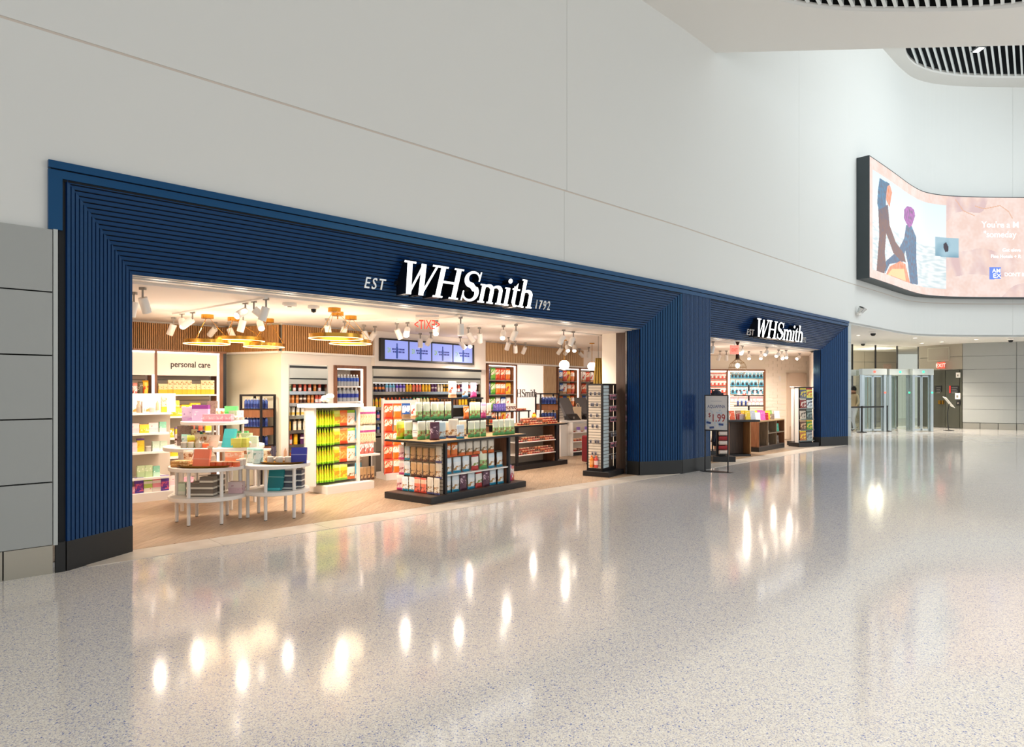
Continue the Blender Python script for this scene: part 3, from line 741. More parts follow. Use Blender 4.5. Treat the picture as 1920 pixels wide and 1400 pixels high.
C_ = {k: hexl(v) for k, v in dict(sand='#f7e1d8', sand2='#f1d2c5', mauve='#d9b9ba', sky='#e3f5fd', sky2='#f4fcff', sea='#f2f6f5', sea2='#cfe0e4', hair='#4a8cb4', dark='#6a6678', dark2='#8a6a62', skin='#f5b39c', mag='#cc6ccc', org='#f88a54', yel='#ffd9a0', card='#a8c8d6', card2='#5f93aa', logo='#6d8ff0', vein='#e8b698', ink='#3f3440').items()}
def image(u, z):
    nz = noise.noise(Vector((u*2.2, z*2.2, 0))); n2 = noise.noise(Vector((u*9, z*9, 3.0)))
    p = (u, z)
    if inp(p, cardi): return C_['ink']
    if inp(p, card): return C_['card'].lerp(C_['card2'], max(0, min(1, 0.5+nz-(z-card[2][1])*0.8)))
    if inp(p, logo): return C_['logo']
    if px0 < u < px1 and pzb < z < pzt:
        for pg, a, b in ((hair1, 'hair', 'dark'), (face1, 'skin', 'org'), (shorty, 'yel', 'yel'), (short, 'org', 'skin'), (body1, 'dark', 'dark2'), (head2, 'mag', 'dark'), (body2, 'dark', 'hair')):
            if inp(p, pg): 
                f = max(0, min(1, 0.45+n2*0.7+(0.35 if pg is body1 and z < psea+0.2 else 0)))
                return C_[a].lerp(C_[b], f)
        if z < psea: return C_['sea'].lerp(C_['sea2'], max(0, min(1, 0.3+1.6*noise.noise(Vector((u*2.5, z*14, 5))))))
        return C_['sky2'].lerp(C_['sky'], max(0, min(1, (z-psea)/1.6)))
    if near(p, vein, 0.016) or near(p, vein2, 0.016): return C_['vein']
    c = C_['sand'].lerp(C_['sand2'], max(0, min(1, 0.5+nz+0.6*n2)))
    if u > px1 and noise.noise(Vector((u*0.7, z*0.9, 8.0))) > 0.12: c = c.lerp(C_['mauve'], max(0, min(0.8, 0.35+1.4*noise.noise(Vector((u*3, z*1.2, 2))))))
    return c
NU, NZ = 640, 180
verts = []; faces = []; cols = []
for j in range(NZ+1):
    for i in range(NU+1):
        u = uS0+0.02+(uS1-uS0-0.04)*i/NU; z = ZB+0.03+(ZT-ZB-0.06)*j/NZ; p = pathpt(u, -OFF-0.004)[0]; verts.append((p.x, p.y, z))
for j in range(NZ):
    for i in range(NU):
        a = j*(NU+1)+i; faces.append((a, a+1, a+NU+2, a+NU+1))
        c = image(uS0+(uS1-uS0)*(i+0.5)/NU, ZB+(ZT-ZB)*(j+0.5)/NZ); cols += [c[0], c[1], c[2], 1.0]*4
me = bpy.data.meshes.new('picture'); me.from_pydata(verts, [], faces)
ca = me.color_attributes.new('picture', 'FLOAT_COLOR', 'CORNER'); ca.data.foreach_set('color', cols)
ms = bpy.data.materials.new('screen_picture'); ms.use_nodes = True; t_ = ms.node_tree; b_ = t_.nodes['Principled BSDF']
at_ = t_.nodes.new('ShaderNodeVertexColor'); at_.layer_name = 'picture'; t_.links.new(at_.outputs[0], b_.inputs['Emission Color'])
b_.inputs['Emission Strength'].default_value = 1.0; b_.inputs['Base Color'].default_value = (0.02, 0.02, 0.02, 1); b_.inputs['Roughness'].default_value = 0.4
me.materials.append(ms); me.update()
ob('picture', me, screen)
def drape_text(body, x, y, hpx, m, sx=1.0):
    u0, z0 = cr(x, y); _, z1 = cr(x, y-hpx); H = (z1-z0)
    me = text_mesh(body, H/0.7, 0.0, 'LEFT', 0, sx, 1.0, 0.003); me.materials.clear(); me.materials.append(m)
    for v in me.vertices:
        p = pathpt(u0+v.co.x, -OFF-0.012)[0]; v.co = (p.x, p.y, z0+v.co.y)
    ob('screen_text', me, screen)
tw = mat('screen_text_white', '#fffaf6', 0.5, emit=1.25)
drape_text("You're a M", 1225, 640, 50, tw, 1.0); drape_text('"someday', 1240, 720, 50, tw, 1.0)
drape_text('Get eleva', 1395, 838, 28, tw); drape_text('Fine Hotels + R', 1300, 890, 28, tw)
drape_text("DON'T live", 1412, 1040, 30, tw); drape_text('AM', 1312, 1010, 32, tw, 1.1); drape_text('EX', 1318, 1052, 34, tw, 1.2)

# emergency light on the wall
el = thing('emergency_light', 'white twin-head emergency light on the wall beside the shop cornice', 'light', loc=(0, 0, 0))
ue = upx(1607); pe, de = pathpt(ue, -0.02); fe = Frame(pe, de); ze = 1.6+(731-590)*pe.y/1250
box('body', (-0.12, -0.07, ze-0.02, 0.12, 0, ze+0.05), M['lampw'], el, loc=fe(0, 0), rot=fe.ang, bevel=0.01)
for dx in (-0.09, 0.09):
    MB().cyl((dx, -0.06, ze+0.07), (dx*1.4, -0.15, ze+0.2), 0.05, 0.075, 12, 0, True).build('lamp_head', M['chrome'], el, fe(0, 0), fe.ang)

# ================================================================== LOBBY UNDER THE SOFFIT
lob = [p for p, c in zip(PATH, CUM) if c >= S1+S2-0.01 and p.x < 31.5]
back = [V2(31, 36), V2(11.2, 36)]
sof = struct(MB().prism([p+V2(0, 0.0) for p in lob]+back, 3.53, 3.6).build('ceiling_soffit', M['ceilp']))
gA, gB = at(1596, 644, 27.9).xy, at(1722, 649, 29.6).xy
gl = struct(thing('partition_glass', 'full-height glass partition behind the gates', 'partition', loc=(0, 0, 0))); del gl['category']
fg = Frame(gA, gB-gA); LG = (gB-gA).length
xs = [fg.xcol(p) for p in (1590, 1598, 1641.5, 1682, 1722)]
for a, b in zip(xs, xs[1:]):
    box('pane', (a+0.012, -0.01, 0.02, b-0.012, 0.01, 3.5), M['glassg'], gl, loc=fg(0, 0), rot=fg.ang)
for x in xs[1:]: box('mullion', (x-0.02, -0.03, 0, x+0.02, 0.03, 3.52), M['black'], gl, loc=fg(0, 0), rot=fg.ang)
# corridor wall beyond the glass, in panels
cb = struct(thing('wall_corridor', 'taupe panelled corridor wall beyond the glass', 'wall', loc=(0, 0, 0))); del cb['category']
taupe = mat('taupe_panel', '#a0978a', 0.5)
ca_, cb_ = V2(12.0, 32.0), V2(19.5, 33.8); fc = Frame(ca_, cb_-ca_); Lc = (cb_-ca_).length
for i in range(4):
    for k in range(6): box('panel', (Lc*i/4+0.01, 0, k*0.6+0.01, Lc*(i+1)/4-0.01, 0.05, k*0.6+0.59), taupe, cb, loc=fc(0, 0), rot=fc.ang)
# lobby side wall: dark glass doors, then pale panels curving toward the concourse
pl = [V2(18.0, 29.5), V2(18.65, 27.6), V2(20.3, 26.4), V2(22.4, 25.75), V2(26, 25.3)]
gcv = chaikin(pl[1:], 2)
ldk = struct(thing('wall_lobby', 'taupe upper wall with a framed access panel and dark glass doors', 'wall', loc=(0, 0, 0))); del ldk['category']
fd = Frame(pl[0], pl[1]-pl[0]); LD = (pl[1]-pl[0]).length
nd = 2
for i in range(nd):
    for k in range(2): box('panel', (LD*i/nd+0.008, 0, 2.46+k*0.545, LD*(i+1)/nd-0.008, 0.08, 2.46+k*0.545+0.53), taupe, ldk, loc=fd(0, 0), rot=fd.ang)
box('access_frame', (LD*0.22, -0.02, 2.85, LD*0.72, 0.0, 3.42), mat('frame_pale', '#b9b4a6', 0.5), ldk, loc=fd(0, 0), rot=fd.ang)
box('access_panel', (LD*0.24, -0.03, 2.88, LD*0.70, -0.01, 3.39), taupe, ldk, loc=fd(0, 0), rot=fd.ang)
dg = struct(thing('door_1', 'dark mirrored double door with push plates and notice boards', 'door', loc=(0, 0, 0))); del dg['category']
for a, b in ((0.0, 0.3), (0.3, 0.62), (0.62, 0.94), (0.94, 1.0)):
    box('leaf', (LD*a+0.01, 0.0, 0.02, LD*b-0.01, 0.05, 2.44), M['glassd'], dg, loc=fd(0, 0), rot=fd.ang)
for a in (0.47, 0.5, 0.56): box('handle', (LD*a+0.02, -0.06, 1.0, LD*a+0.07, -0.0, 1.16), M['brass'], dg, loc=fd(0, 0), rot=fd.ang)
def plaque(name, px0, px1, z0, z1, m, label, cat, stripe=None):
    t = thing(name, label, cat, fd)
    a, b = fd.xcol(px0, -0.03), fd.xcol(px1, -0.03)
    a, b = min(a, b), max(a, b)
    box('board', (a, -0.03, z0, b, -0.005, z1), m, t)
    if stripe: box('stripe', (a, -0.036, z0, a+(b-a)*0.15, -0.03, z1), stripe, t)
    for k in range(4): box('text_line', (a+(b-a)*0.25, -0.034, z1-0.09-k*0.07, b-(b-a)*(0.1+0.1*(k % 2)), -0.03, z1-0.075-k*0.07), mat('text_grey', '#9a9a98', 0.5), t)
    return t
plaque('notice_board', 1753, 1765, 1.52, 1.78, M['black'], 'black notice board with a green edge on the dark door leaf', 'sign')
plaque('notice_board', 1780, 1797, 1.48, 1.78, M['black'], 'black notice board with a red stripe on the dark door', 'sign', mat('stripe_red', '#d0302c', 0.4, emit=0.3))
for z, w, m, lb in ((2.12, 0.16, M['lampw'], 'white call button box high beside the dark doors'), (1.22, 0.2, M['lampw'], 'white paper notice on the wall by the dark doors'), (0.98, 0.14, M['black'], 'small black card reader below the paper notice')):
    t = thing('wall_plate', lb, 'wall plate', fd); box('plate', (LD*0.95-w, -0.03, z, LD*0.95+0.02, -0.005, z+w*1.3), m, t); box('cap', (LD*0.95-w*0.7, -0.034, z+w*0.3, LD*0.95-w*0.3, -0.03, z+w*0.8), M['grey'], t)
for (p, lb) in (((1764, 685), 'red lit EXIT sign above the dark lobby doors'),):
    t = thing('exit_sign', lb, 'sign', fd)
    a = fd.xcol(1757, -0.2); b = fd.xcol(1771, -0.2)
    a, b = min(a, b), max(a, b)
    box('plate', (a, -0.2, 2.52, b, -0.17, 2.78), mat('exit_red_plate', '#e8422f', 0.4, emit=0.9), t)
    lettering('exit_lettering', 'EXIT', 0.22, mat('exit_letter', '#ffd9cc', 0.4, emit=1.2), t, ((a+b)/2, -0.205, 2.57))
    box('bracket', ((a+b)/2-0.02, -0.17, 2.64, (a+b)/2+0.02, 0, 2.68), M['black'], t)
pg = thing('panel_cladding', 'pale grey curved wall panels on the far side of the lobby', 'wall panel', loc=(0, 0, 0))
def polystrip(pts, z0, z1, off=0.0, th=0.1):
    mb = MB(); n = len(pts); N = []
    for i in range(n):
        d = (pts[min(i+1, n-1)]-pts[max(i-1, 0)]).normalized(); N.append(V2(-d.y, d.x))
    fr = [p+m*off for p, m in zip(pts, N)]; bk = [p+m*(off+th) for p, m in zip(pts, N)]
    v = [(p.x, p.y, z0) for p in fr]+[(p.x, p.y, z1) for p in fr]+[(p.x, p.y, z0) for p in bk]+[(p.x, p.y, z1) for p in bk]; f = []
    for i in range(n-1):
        f += [(i, i+1, n+i+1, n+i), (2*n+i+1, 2*n+i, 3*n+i, 3*n+i+1), (i+1, i, 2*n+i, 2*n+i+1), (n+i, n+i+1, 3*n+i+1, 3*n+i)]
    f += [(0, n, 3*n, 2*n), (n-1, 3*n-1, 4*n-1, 2*n-1)]
    return mb.add(v, f)
def cutpath(pts, fn):                  # cumulative lengths
    c = [0]
    for a, b in zip(pts, pts[1:]): c.append(c[-1]+(b-a).length)
    def P(u):
        for i in range(len(pts)-1):
            if u <= c[i+1] or i == len(pts)-2: return pts[i].lerp(pts[i+1], (u-c[i])/(c[i+1]-c[i]))
    return P, c[-1]
Pg, LGC = cutpath(gcv, None)
# joints fall at the columns 1815 and 1906
def upg(px):
    lo, hi = 0, LGC
    for _ in range(50):
        m_ = (lo+hi)/2; p = Pg(m_)
        if p.x/p.y*FPX+960 < px: lo = m_
        else: hi = m_
    return (lo+hi)/2
cutu = [0, upg(1906), min(LGC, upg(1906)*2), LGC]
for a, b in zip(cutu, cutu[1:]):
    if b-a < 0.2: continue
    pts = [Pg(a+0.008+(b-a-0.016)*i/12) for i in range(13)]
    for k in range(6): polystrip(pts, 0.27+k*0.545, 0.27+k*0.545+0.535, 0, 0.08).build('panel', M['graypanel'], pg)
    nn = max(3, int((b-a)/0.55))
    for i in range(nn):
        pts = [Pg(a+(b-a)*(i+0.02)/nn), Pg(a+(b-a)*(i+0.5)/nn), Pg(a+(b-a)*(i+0.98)/nn)]
        polystrip(pts, 0, 0.25, -0.01, 0.06).build('kick_plate', M['steel'], pg)
pts_b = [Pg(LGC*i/24) for i in range(25)]; polystrip(pts_b, 0.0, 3.53, 0.06, 0.06).build('backing', mat('joint_grey', '#6f706c', .8), pg)
box('backing', (0, .06, 0, LD, .12, 3.53), MATS['joint_grey'], ldk, loc=fd(0, 0), rot=fd.ang)
box('backing', (0, .03, 0, Lc, .1, 3.6), MATS['joint_grey'], cb, loc=fc(0, 0), rot=fc.ang)
for x_, y_ in ((14.5, 30.2), (17.0, 31.2)):  # unseen fill lights added so the corridor behind the glass is not black
    l = bpy.data.lights.new('added_corridor_fill', 'POINT'); l.energy = 150; l.color = (1, .93, .8); l.shadow_soft_size = .3
    lo = bpy.data.objects.new('added_corridor_fill', l); COL.objects.link(lo); lo.location = (x_, y_, 3.2)
# ceiling downlights and dome cameras in the soffit
def soff(px, py): return ground(px, py, 3.53)
DL = [(1609, 628), (1716, 633), (1766, 640.5), (1830, 636), (1729, 643)]
me = MB().lathe([(0.0, -0.004, 1), (0.055, -0.004, 1), (0.055, -0.012, 0), (0.09, -0.012, 0), (0.09, 0.0, 0)], n=18).mesh('downlight', [M['lampw'], mat('downlight_lens', '#fff3e2', 0.3, emit=14)])
for i, (x, y) in enumerate(DL):
    o = ob('downlight', me, None, soff(x, y)); tag(o, f'round recessed soffit downlight, {ORD[i]} one out from the shop end', 'light', 'downlights in the lobby soffit')
    l = bpy.data.lights.new('downlight_lamp', 'SPOT'); l.energy = 420; l.spot_size = 2.0; l.spot_blend = 0.8; l.color = (1, 0.9, 0.76); l.shadow_soft_size = 0.08
    lo = bpy.data.objects.new('downlight_lamp', l); COL.objects.link(lo); lo.location = soff(x, y)+Vector((0, 0, -0.03))
for (px, py, lb) in ((1637, 621, 'white dome camera with dark bulb under the soffit near the shop end'), (1618, 641, 'white dome camera deeper under the soffit near the glass'), (1895, 634, 'dark dome camera under the soffit in front of the pale panels')):
    t = thing('dome_camera', lb, 'camera', loc=soff(px, py))
    MB().lathe([(0.12, 0), (0.12, -0.05), (0.09, -0.07), (0, -0.07)], n=16).build('housing', M['lampw'], t)
    MB().lathe([(0.08, -0.07), (0.075, -0.11), (0.05, -0.145), (0.0, -0.155)], n=14).build('bulb', M['bin'], t)

# exit gates --------------------------------------------------------
steel2 = mat('gate_steel', '#c3ccce', 0.22, 0.9)
def gate(px0, px1, Yf, light, label, open_=0):
    X0, X1 = (px0-960)*Yf/FPX, (px1-960)*Yf/FPX; w = X1-X0
    t = thing('exit_gate', label, 'gate', loc=(X0, Yf, 0), rot=0.06, group='exit gates before the glass')
    D = 1.25
    for x in (0, w-0.1):
        box('post', (x, 0, 0, x+0.1, 0.14, 2.2), steel2, t, bevel=0.008)
        box('post', (x, D, 0, x+0.1, D+0.14, 2.2), steel2, t, bevel=0.008)
    hdr = box('header', (0, -0.02, 2.18, w, 0.2, 2.42), mat('header_white', '#cfd6d3', 0.35, 0.2), t, bevel=0.01)
    box('header', (0, D-0.02, 2.18, w, D+0.2, 2.42), MATS['header_white'], t)
    MB().cyl((w*0.5, -0.035, 2.3), (w*0.5, -0.018, 2.3), 0.045, n=16).build('signal_lamp', mat('signal_'+light, '#ff5a4a' if light == 'red' else '#3ff09a', 0.4, emit=1.6), t)
    MB().cyl((w-0.06, -0.02, 1.5), (w-0.06, 0.0, 1.5), 0.035, n=12).build('signal_lamp', MATS['signal_'+light], t)
    for x in (0.04, w-0.06): box('side_pane', (x, 0.15, 0.05, x+0.015, D, 2.18), M['glass'], t)
    for i, (a, b) in enumerate(((0.12, w/2-0.01), (w/2+0.01, w-0.12))):
        y = 0.1 if not open_ else 0.7
        fm = MB()
        for q in ((a, 0.03, a+0.035, 2.16), (b-0.035, 0.03, b, 2.16), (a, 0.03, b, 0.1), (a, 2.1, b, 2.16)): fm.box(q[0], y-0.01, q[1], q[2], y+0.025, q[3])
        dfr = fm.build('sliding_leaf', steel2, t); box('door_glass', (a+0.03, y, 0.1, b-0.03, y+0.015, 2.12), M['glass'], dfr)
    return t
gate(1616, 1664, 25.6, 'red', 'steel and glass exit gate with a red lamp, behind the barrier posts')
gate(1667, 1709, 25.9, 'green', 'steel and glass exit gate with a green lamp, middle of the three', 1)
gate(1711, 1752, 25.7, 'green', 'steel and glass exit gate with a green lamp, beside the dark doors')
t = thing('side_screen', 'dark taupe glass screen beside the red-lamp gate', 'screen panel', loc=at(1606, 0, 26.4).xy.to_3d())
box('pane', (0.0, 0, 0.03, 0.17, 0.03, 2.38), M['glassg'], t); box('frame', (0.13, -0.02, 0, 0.19, 0.05, 2.42), MATS['taupe_panel'], t); box('base', (0, -0.03, 0, 0.19, 0.06, 0.05), M['steel'], t)

# barrier posts with belt
t = thing('belt_barrier', 'two black barrier posts joined by a retracted black belt before the gates', 'barrier', loc=(0, 0, 0))
p0, p1 = ground(1616, 810.5), ground(1663, 808.5)
for p in (p0, p1):
    MB().lathe([(0.0, 0.0), (0.17, 0.0), (0.17, 0.015), (0.05, 0.035), (0.032, 0.05), (0.032, 0.92), (0.04, 0.93), (0.04, 1.0), (0, 1.0)], n=16).build('post', M['bin'], t, p)
d = (p1-p0).normalized(); q = p0-d*0.9
MB().hexa([p0+Vector((0, -0.01, 0.93)), p1+Vector((0, -0.01, 0.93)), p1+Vector((0, -0.01, 0.985)), p0+Vector((0, -0.01, 0.985))], [p0+Vector((0, 0.0, 0.93)), p1+Vector((0, 0, 0.93)), p1+Vector((0, 0, 0.985)), p0+Vector((0, 0, 0.985))]).build('belt', M['black'], t)
MB().hexa([q+Vector((0, -0.01, 0.93)), p0+Vector((0, -0.01, 0.93)), p0+Vector((0, -0.01, 0.985)), q+Vector((0, -0.01, 0.985))], [q+Vector((0, 0.0, 0.93)), p0+Vector((0, 0, 0.93)), p0+Vector((0, 0, 0.985)), q+Vector((0, 0, 0.985))]).build('belt', M['black'], t)

# tilted sign on a curved black stand
g0 = ground(1779, 807)
t = thing('sign_stand', 'slim curved black stand with a tilted white notice beside the gates', 'sign stand', loc=g0)
MB().lathe([(0, 0), (0.19, 0), (0.19, 0.012), (0.03, 0.03), (0, 0.03)], n=20).build('base', M['black'], t)
mb = MB(); pts = [(0, 0, 0.02), (-0.05, 0, 0.35), (-0.05, 0, 0.7), (0.0, -0.01, 1.0), (0.02, -0.02, 1.06)]
for a, b in zip(pts, pts[1:]): mb.cyl(a, b, 0.014, n=8, caps=False)
mb.build('pole', M['black'], t)
box('notice', (-0.26, -0.15, -0.008, 0.26, 0.15, 0.008), M['paper'], t, loc=(0.0, 0.0, 1.12), rot=(0.22, 0.86, 0))
box('red_print', (-0.05, -0.12, 0.008, 0.06, 0.12, 0.011), MATS['stripe_red'], t, loc=(0.0, 0.0, 1.12), rot=(0.22, 0.86, 0))

# person walking behind the barrier ---------------------------------
def person(loc, rot):
    t = thing('person', 'person in a khaki shirt and pale trousers walking beyond the shop end', 'person', loc=loc, rot=rot)
    J = {'pel': (0, 0, 0.9), 'waist': (0, 0, 1.05), 'chest': (0, 0.0, 1.3), 'neck': (0, -0.01, 1.44), 'head0': (0, -0.02, 1.52), 'head1': (0, -0.02, 1.66),
         'shl': (0.17, 0, 1.38), 'ell': (0.2, 0.04, 1.12), 'hal': (0.19, -0.12, 0.93), 'shr': (-0.17, 0, 1.38), 'elr': (-0.2, 0.03, 1.12), 'har': (-0.2, -0.15, 0.95),
         'hl': (0.09, 0, 0.86), 'kl': (0.1, -0.12, 0.48), 'al': (0.1, -0.08, 0.08), 'tl': (0.1, -0.24, 0.04), 'hr': (-0.09, 0, 0.86), 'kr': (-0.1, 0.02, 0.47), 'ar': (-0.1, 0.22, 0.12), 'tr': (-0.1, 0.08, 0.04)}
    R = {'pel': .14, 'waist': .13, 'chest': .15, 'neck': .055, 'head0': .085, 'head1': .085, 'shl': .07, 'ell': .045, 'hal': .032, 'shr': .07, 'elr': .045, 'har': .032, 'hl': .1, 'kl': .06, 'al': .04, 'tl': .03, 'hr': .1, 'kr': .06, 'ar': .04, 'tr': .03}
    E = [('pel', 'waist'), ('waist', 'chest'), ('chest', 'neck'), ('neck', 'head0'), ('head0', 'head1'), ('chest', 'shl'), ('shl', 'ell'), ('ell', 'hal'), ('chest', 'shr'), ('shr', 'elr'), ('elr', 'har'), ('pel', 'hl'), ('hl', 'kl'), ('kl', 'al'), ('al', 'tl'), ('pel', 'hr'), ('hr', 'kr'), ('kr', 'ar'), ('ar', 'tr')]
    K = list(J); me = bpy.data.meshes.new('body'); me.from_pydata([J[k] for k in K], [(K.index(a), K.index(b)) for a, b in E], [])
    o = ob('body', me, None)
    sk = o.modifiers.new('skin', 'SKIN')
    for i, k in enumerate(K): me.skin_vertices[0].data[i].radius = (R[k], R[k]*(0.72 if k in ('pel', 'waist', 'chest') else 1))
    me.skin_vertices[0].data[0].use_root = True
    sb = o.modifiers.new('sub', 'SUBSURF'); sb.levels = 1; sb.render_levels = 1
    bpy.context.view_layer.update()
    m2 = bpy.data.meshes.new_from_object(o.evaluated_get(bpy.context.evaluated_depsgraph_get())); bpy.data.objects.remove(o)
    m2.name = 'body'; m2.materials.clear()
    for x in (mat('skin', '#b98a6c', 0.6), mat('khaki_shirt', '#b3a07c', 0.8), mat('pale_trousers', '#b9c0c4', 0.8), M['black']): m2.materials.append(x)
    for p in m2.polygons:
        c = p.center; z = c.z; p.use_smooth = True
        p.material_index = 3 if z < 0.07 else 2 if z < 0.93 and abs(c.x) < 0.185 and not (c.y < -0.1 and z > 0.9) else 1 if z < 1.46 and not (z < 0.98 and abs(c.x) > 0.16) else 0
    ob('body', m2, t)
    MB().lathe([(0.0, 0.11), (0.06, 0.1), (0.1, 0.04), (0.105, -0.02), (0.09, -0.06)], n=14).build('hair', M['bin'], t, (0, 0.0, 1.64))
    MB().cyl((0, -0.1, 1.585), (0, -0.125, 1.575), 0.014, 0.01, 8).build('nose', MATS['skin'], t)
    for sx in (-0.035, 0.035): MB().cyl((sx, -0.088, 1.61), (sx, -0.1, 1.61), 0.01, n=8).build('eye', M['ink'], t)
    return t
person(at(1600.5, 0, 26.2).xy.to_3d(), -1.2)
# ================================================================== SHOP LIGHTING
def warm_spot(loc, tgt, e, size=1.6, col=(1.0, 0.865, 0.74), r=0.05):
    l = bpy.data.lights.new('shop_spot', 'SPOT'); l.energy = e; l.spot_size = size; l.spot_blend = 0.7; l.color = col; l.shadow_soft_size = r
    o = bpy.data.objects.new('shop_spot', l); COL.objects.link(o); o.location = loc
    o.rotation_euler = (Vector(tgt)-Vector(loc)).to_track_quat('-Z', 'Y').to_euler()
body_me = {}
def lamp_meshes(lit):
    if lit in body_me: return body_me[lit]
    a = MB(); a.lathe([(0.0, 0.0), (0.045, 0.0), (0.048, -0.01), (0.048, -0.17), (0.04, -0.172), (0.038, -0.15)], n=16)
    b = MB(); b.lathe([(0.038, -0.155), (0.0, -0.155)], n=16)
    body_me[lit] = (a.mesh('lamp_body', M['lampw']), b.mesh('lens', M['lens'] if lit == 2 else M['lensoff'] if lit else mat('lens_off', '#b9b2a8', 0.3)))
    return body_me[lit]
stem_me = MB().cyl((0, 0, 0), (0, 0, 0.09), 0.011, n=8).box(-0.03, -0.02, 0.085, 0.03, 0.02, 0.115).mesh('stem', mat('stem_grey', '#8f8a84', 0.4))
# lamp top pixel, lens pixel, 2 bright lens toward the concourse / 1 lit away / 0 dark
LAMPS = [((251, 564), (247, 585), 1), ((267.5, 556), (268, 581), 0), ((325.5, 607), (319, 624), 1), ((341, 599), (346, 613), 2), ((361, 597), (349, 607), 1),
    ((403, 615), (390, 626), 0), ((430, 615), (436, 629), 1), ((460, 581), (447, 590), 2), ((456, 599), (452, 615), 1), ((476, 578), (487, 590), 0), ((499, 574), (493, 594), 1),
    ((487, 603), (493, 618), 2), ((613.6, 609), (613.6, 624), 0), ((646.6, 613), (640, 626), 0), ((682.7, 620), (688, 635), 1), ((703, 622), (695, 632), 0), ((744, 616), (748, 630), 0),
    ((764, 615), (762, 627), 2), ((818, 612), (817.5, 624), 2), ((788, 634), (788, 645), 1), ((808, 632), (801, 643), 0), ((863.6, 606), (864, 622), 1), ((878, 624), (886, 637), 1),
    ((899, 624), (899, 638), 0), ((863, 640), (870, 651), 1), ((881.5, 639), (881.5, 651), 2), ((944, 621), (942, 634), 2), ((967.5, 619), (961, 632), 0), ((954, 641), (950, 652), 0),
    ((966, 647), (966, 659), 0), ((985, 650), (980, 661), 0), ((1057, 628), (1051, 641), 1), ((1075, 631), (1070, 644), 1), ((1063, 648), (1064, 652), 2), ((1077, 648), (1077, 652), 2),
    ((1053, 652), (1047, 661), 0), ((1066, 654), (1059, 663), 0), ((1086, 660), (1093, 668), 0), ((1104, 658), (1103, 668), 0),
    ((1392, 655), (1389, 665), 2), ((1404, 665), (1408, 676), 2), ((1438, 658), (1434, 668), 2), ((1427, 665), (1429, 676), 2), ((1460, 662), (1453, 671), 2), ((1466, 665), (1471, 675), 2),
    ((1474, 663), (1478, 673), 2), ((1499, 668), (1492, 675), 2), ((1350, 664), (1347, 675), 0), ((1362, 664), (1363, 675), 0), ((1337, 648), (1334, 662), 1)]
areas = [(0, 12, 'over personal care'), (12, 17, 'by ring lamp pair'), (17, 26, 'before the televisions'), (26, 39, 'over crisp bays'), (39, 60, 'over book side')]
for i, (tp, ln, lit) in enumerate(LAMPS):
    Y = 1.0*FPX/(HOR-tp[1]); Y = min(Y, 17.6 if tp[0] < 1200 else 20.6)
    top = at(tp[0], tp[1], Y)
    if top.z > 2.59: top.z = 2.59
    low = at(ln[0], ln[1], Y)
    d = (low-top); d = d/max(d.length, 1e-6)
    if lit == 2: d = (d*0.55+Vector((-top.x*0.06, -0.75, -0.15))).normalized()
    elif lit == 0: d = (d+Vector((0.05, 0.45, 0))).normalized()
    ar = next(a for a in areas if a[0] <= i < a[1]); k = i-ar[0]
    desc = {2: 'white spotlight with lens glowing outward', 1: 'white spotlight tilted at the goods', 0: 'white spotlight turned inward'}[lit]
    t = thing('track_spotlight', f'{desc}, {ORD[k]} from left {ar[2]}', 'spotlight', loc=top, group='ceiling spotlights of the shop')
    bm_, ln_ = lamp_meshes(lit)
    rot = d.to_track_quat('-Z', 'Y').to_euler()
    lb_ = ob('lamp_body', bm_, t, (0, 0, 0), tuple(rot)); ob('lens', ln_, lb_)
    s_ = ob('stem', stem_me, t); s_.scale = (1, 1, max(0.4, (ZCE-top.z)/0.115))
def glow(p):                          # extra unseen point light, added to lift the shop ceiling
    l = bpy.data.lights.new('added_ceiling_fill', 'POINT'); l.energy = 8; l.color = (1.0, 0.83, 0.69); l.shadow_soft_size = 0.04
    o = bpy.data.objects.new('added_ceiling_fill', l); COL.objects.link(o); o.location = (p.x, p.y, 2.2)
# light of those lamps, then an extra row over the threshold
for (x, y) in ((300, 590), (370, 600), (455, 590), (540, 600), (640, 600), (760, 612), (860, 612), (950, 622), (1060, 634), (880, 640), (1000, 645)):
    Y = 1.0*FPX/(HOR-y); p = at(x, y, Y); p.z = 2.55
    warm_spot(p, (p.x+0.2, p.y+0.6, 0), 80, 2.3); glow(p)
for (x, Y) in ((1345, 17.0), (1400, 19.0), (1450, 19.8), (1480, 18.6), (1400, 16.2)):
    p = at(x, 650, Y); p.z = 2.55; warm_spot(p, (p.x, p.y+0.8, 0), 135, 2.4); glow(p)
for s_, t_ in ((2.2, 1.3), (3.6, 1.5), (5.2, 1.4), (6.8, 1.5), (8.4, 1.7)):  # unseen spots without lamp heads, put in to brighten the threshold
    p = F(s_, t_, 2.6); warm_spot(p, F(s_, t_-0.1, 0), 42, 2.2)
# tracks
for (a, b) in (((325, 590), (499, 560)), ((744, 605), (864, 594)), ((640, 604), (744, 600)), ((1051, 621), (1130, 630)), ((880, 612), (968, 607))):
    pa = ground(*a, ZCE-0.02); pb = ground(*b, ZCE-0.02); d = (pb-pa); n = Vector((-d.y, d.x, 0)).normalized()*0.02
    MB().hexa([pa-n, pb-n, pb-n+Vector((0, 0, 0.03)), pa-n+Vector((0, 0, 0.03))], [pa+n, pb+n, pb+n+Vector((0, 0, 0.03)), pa+n+Vector((0, 0, 0.03))]).build('lighting_track', M['lampw']).__setitem__('kind', 'structure')
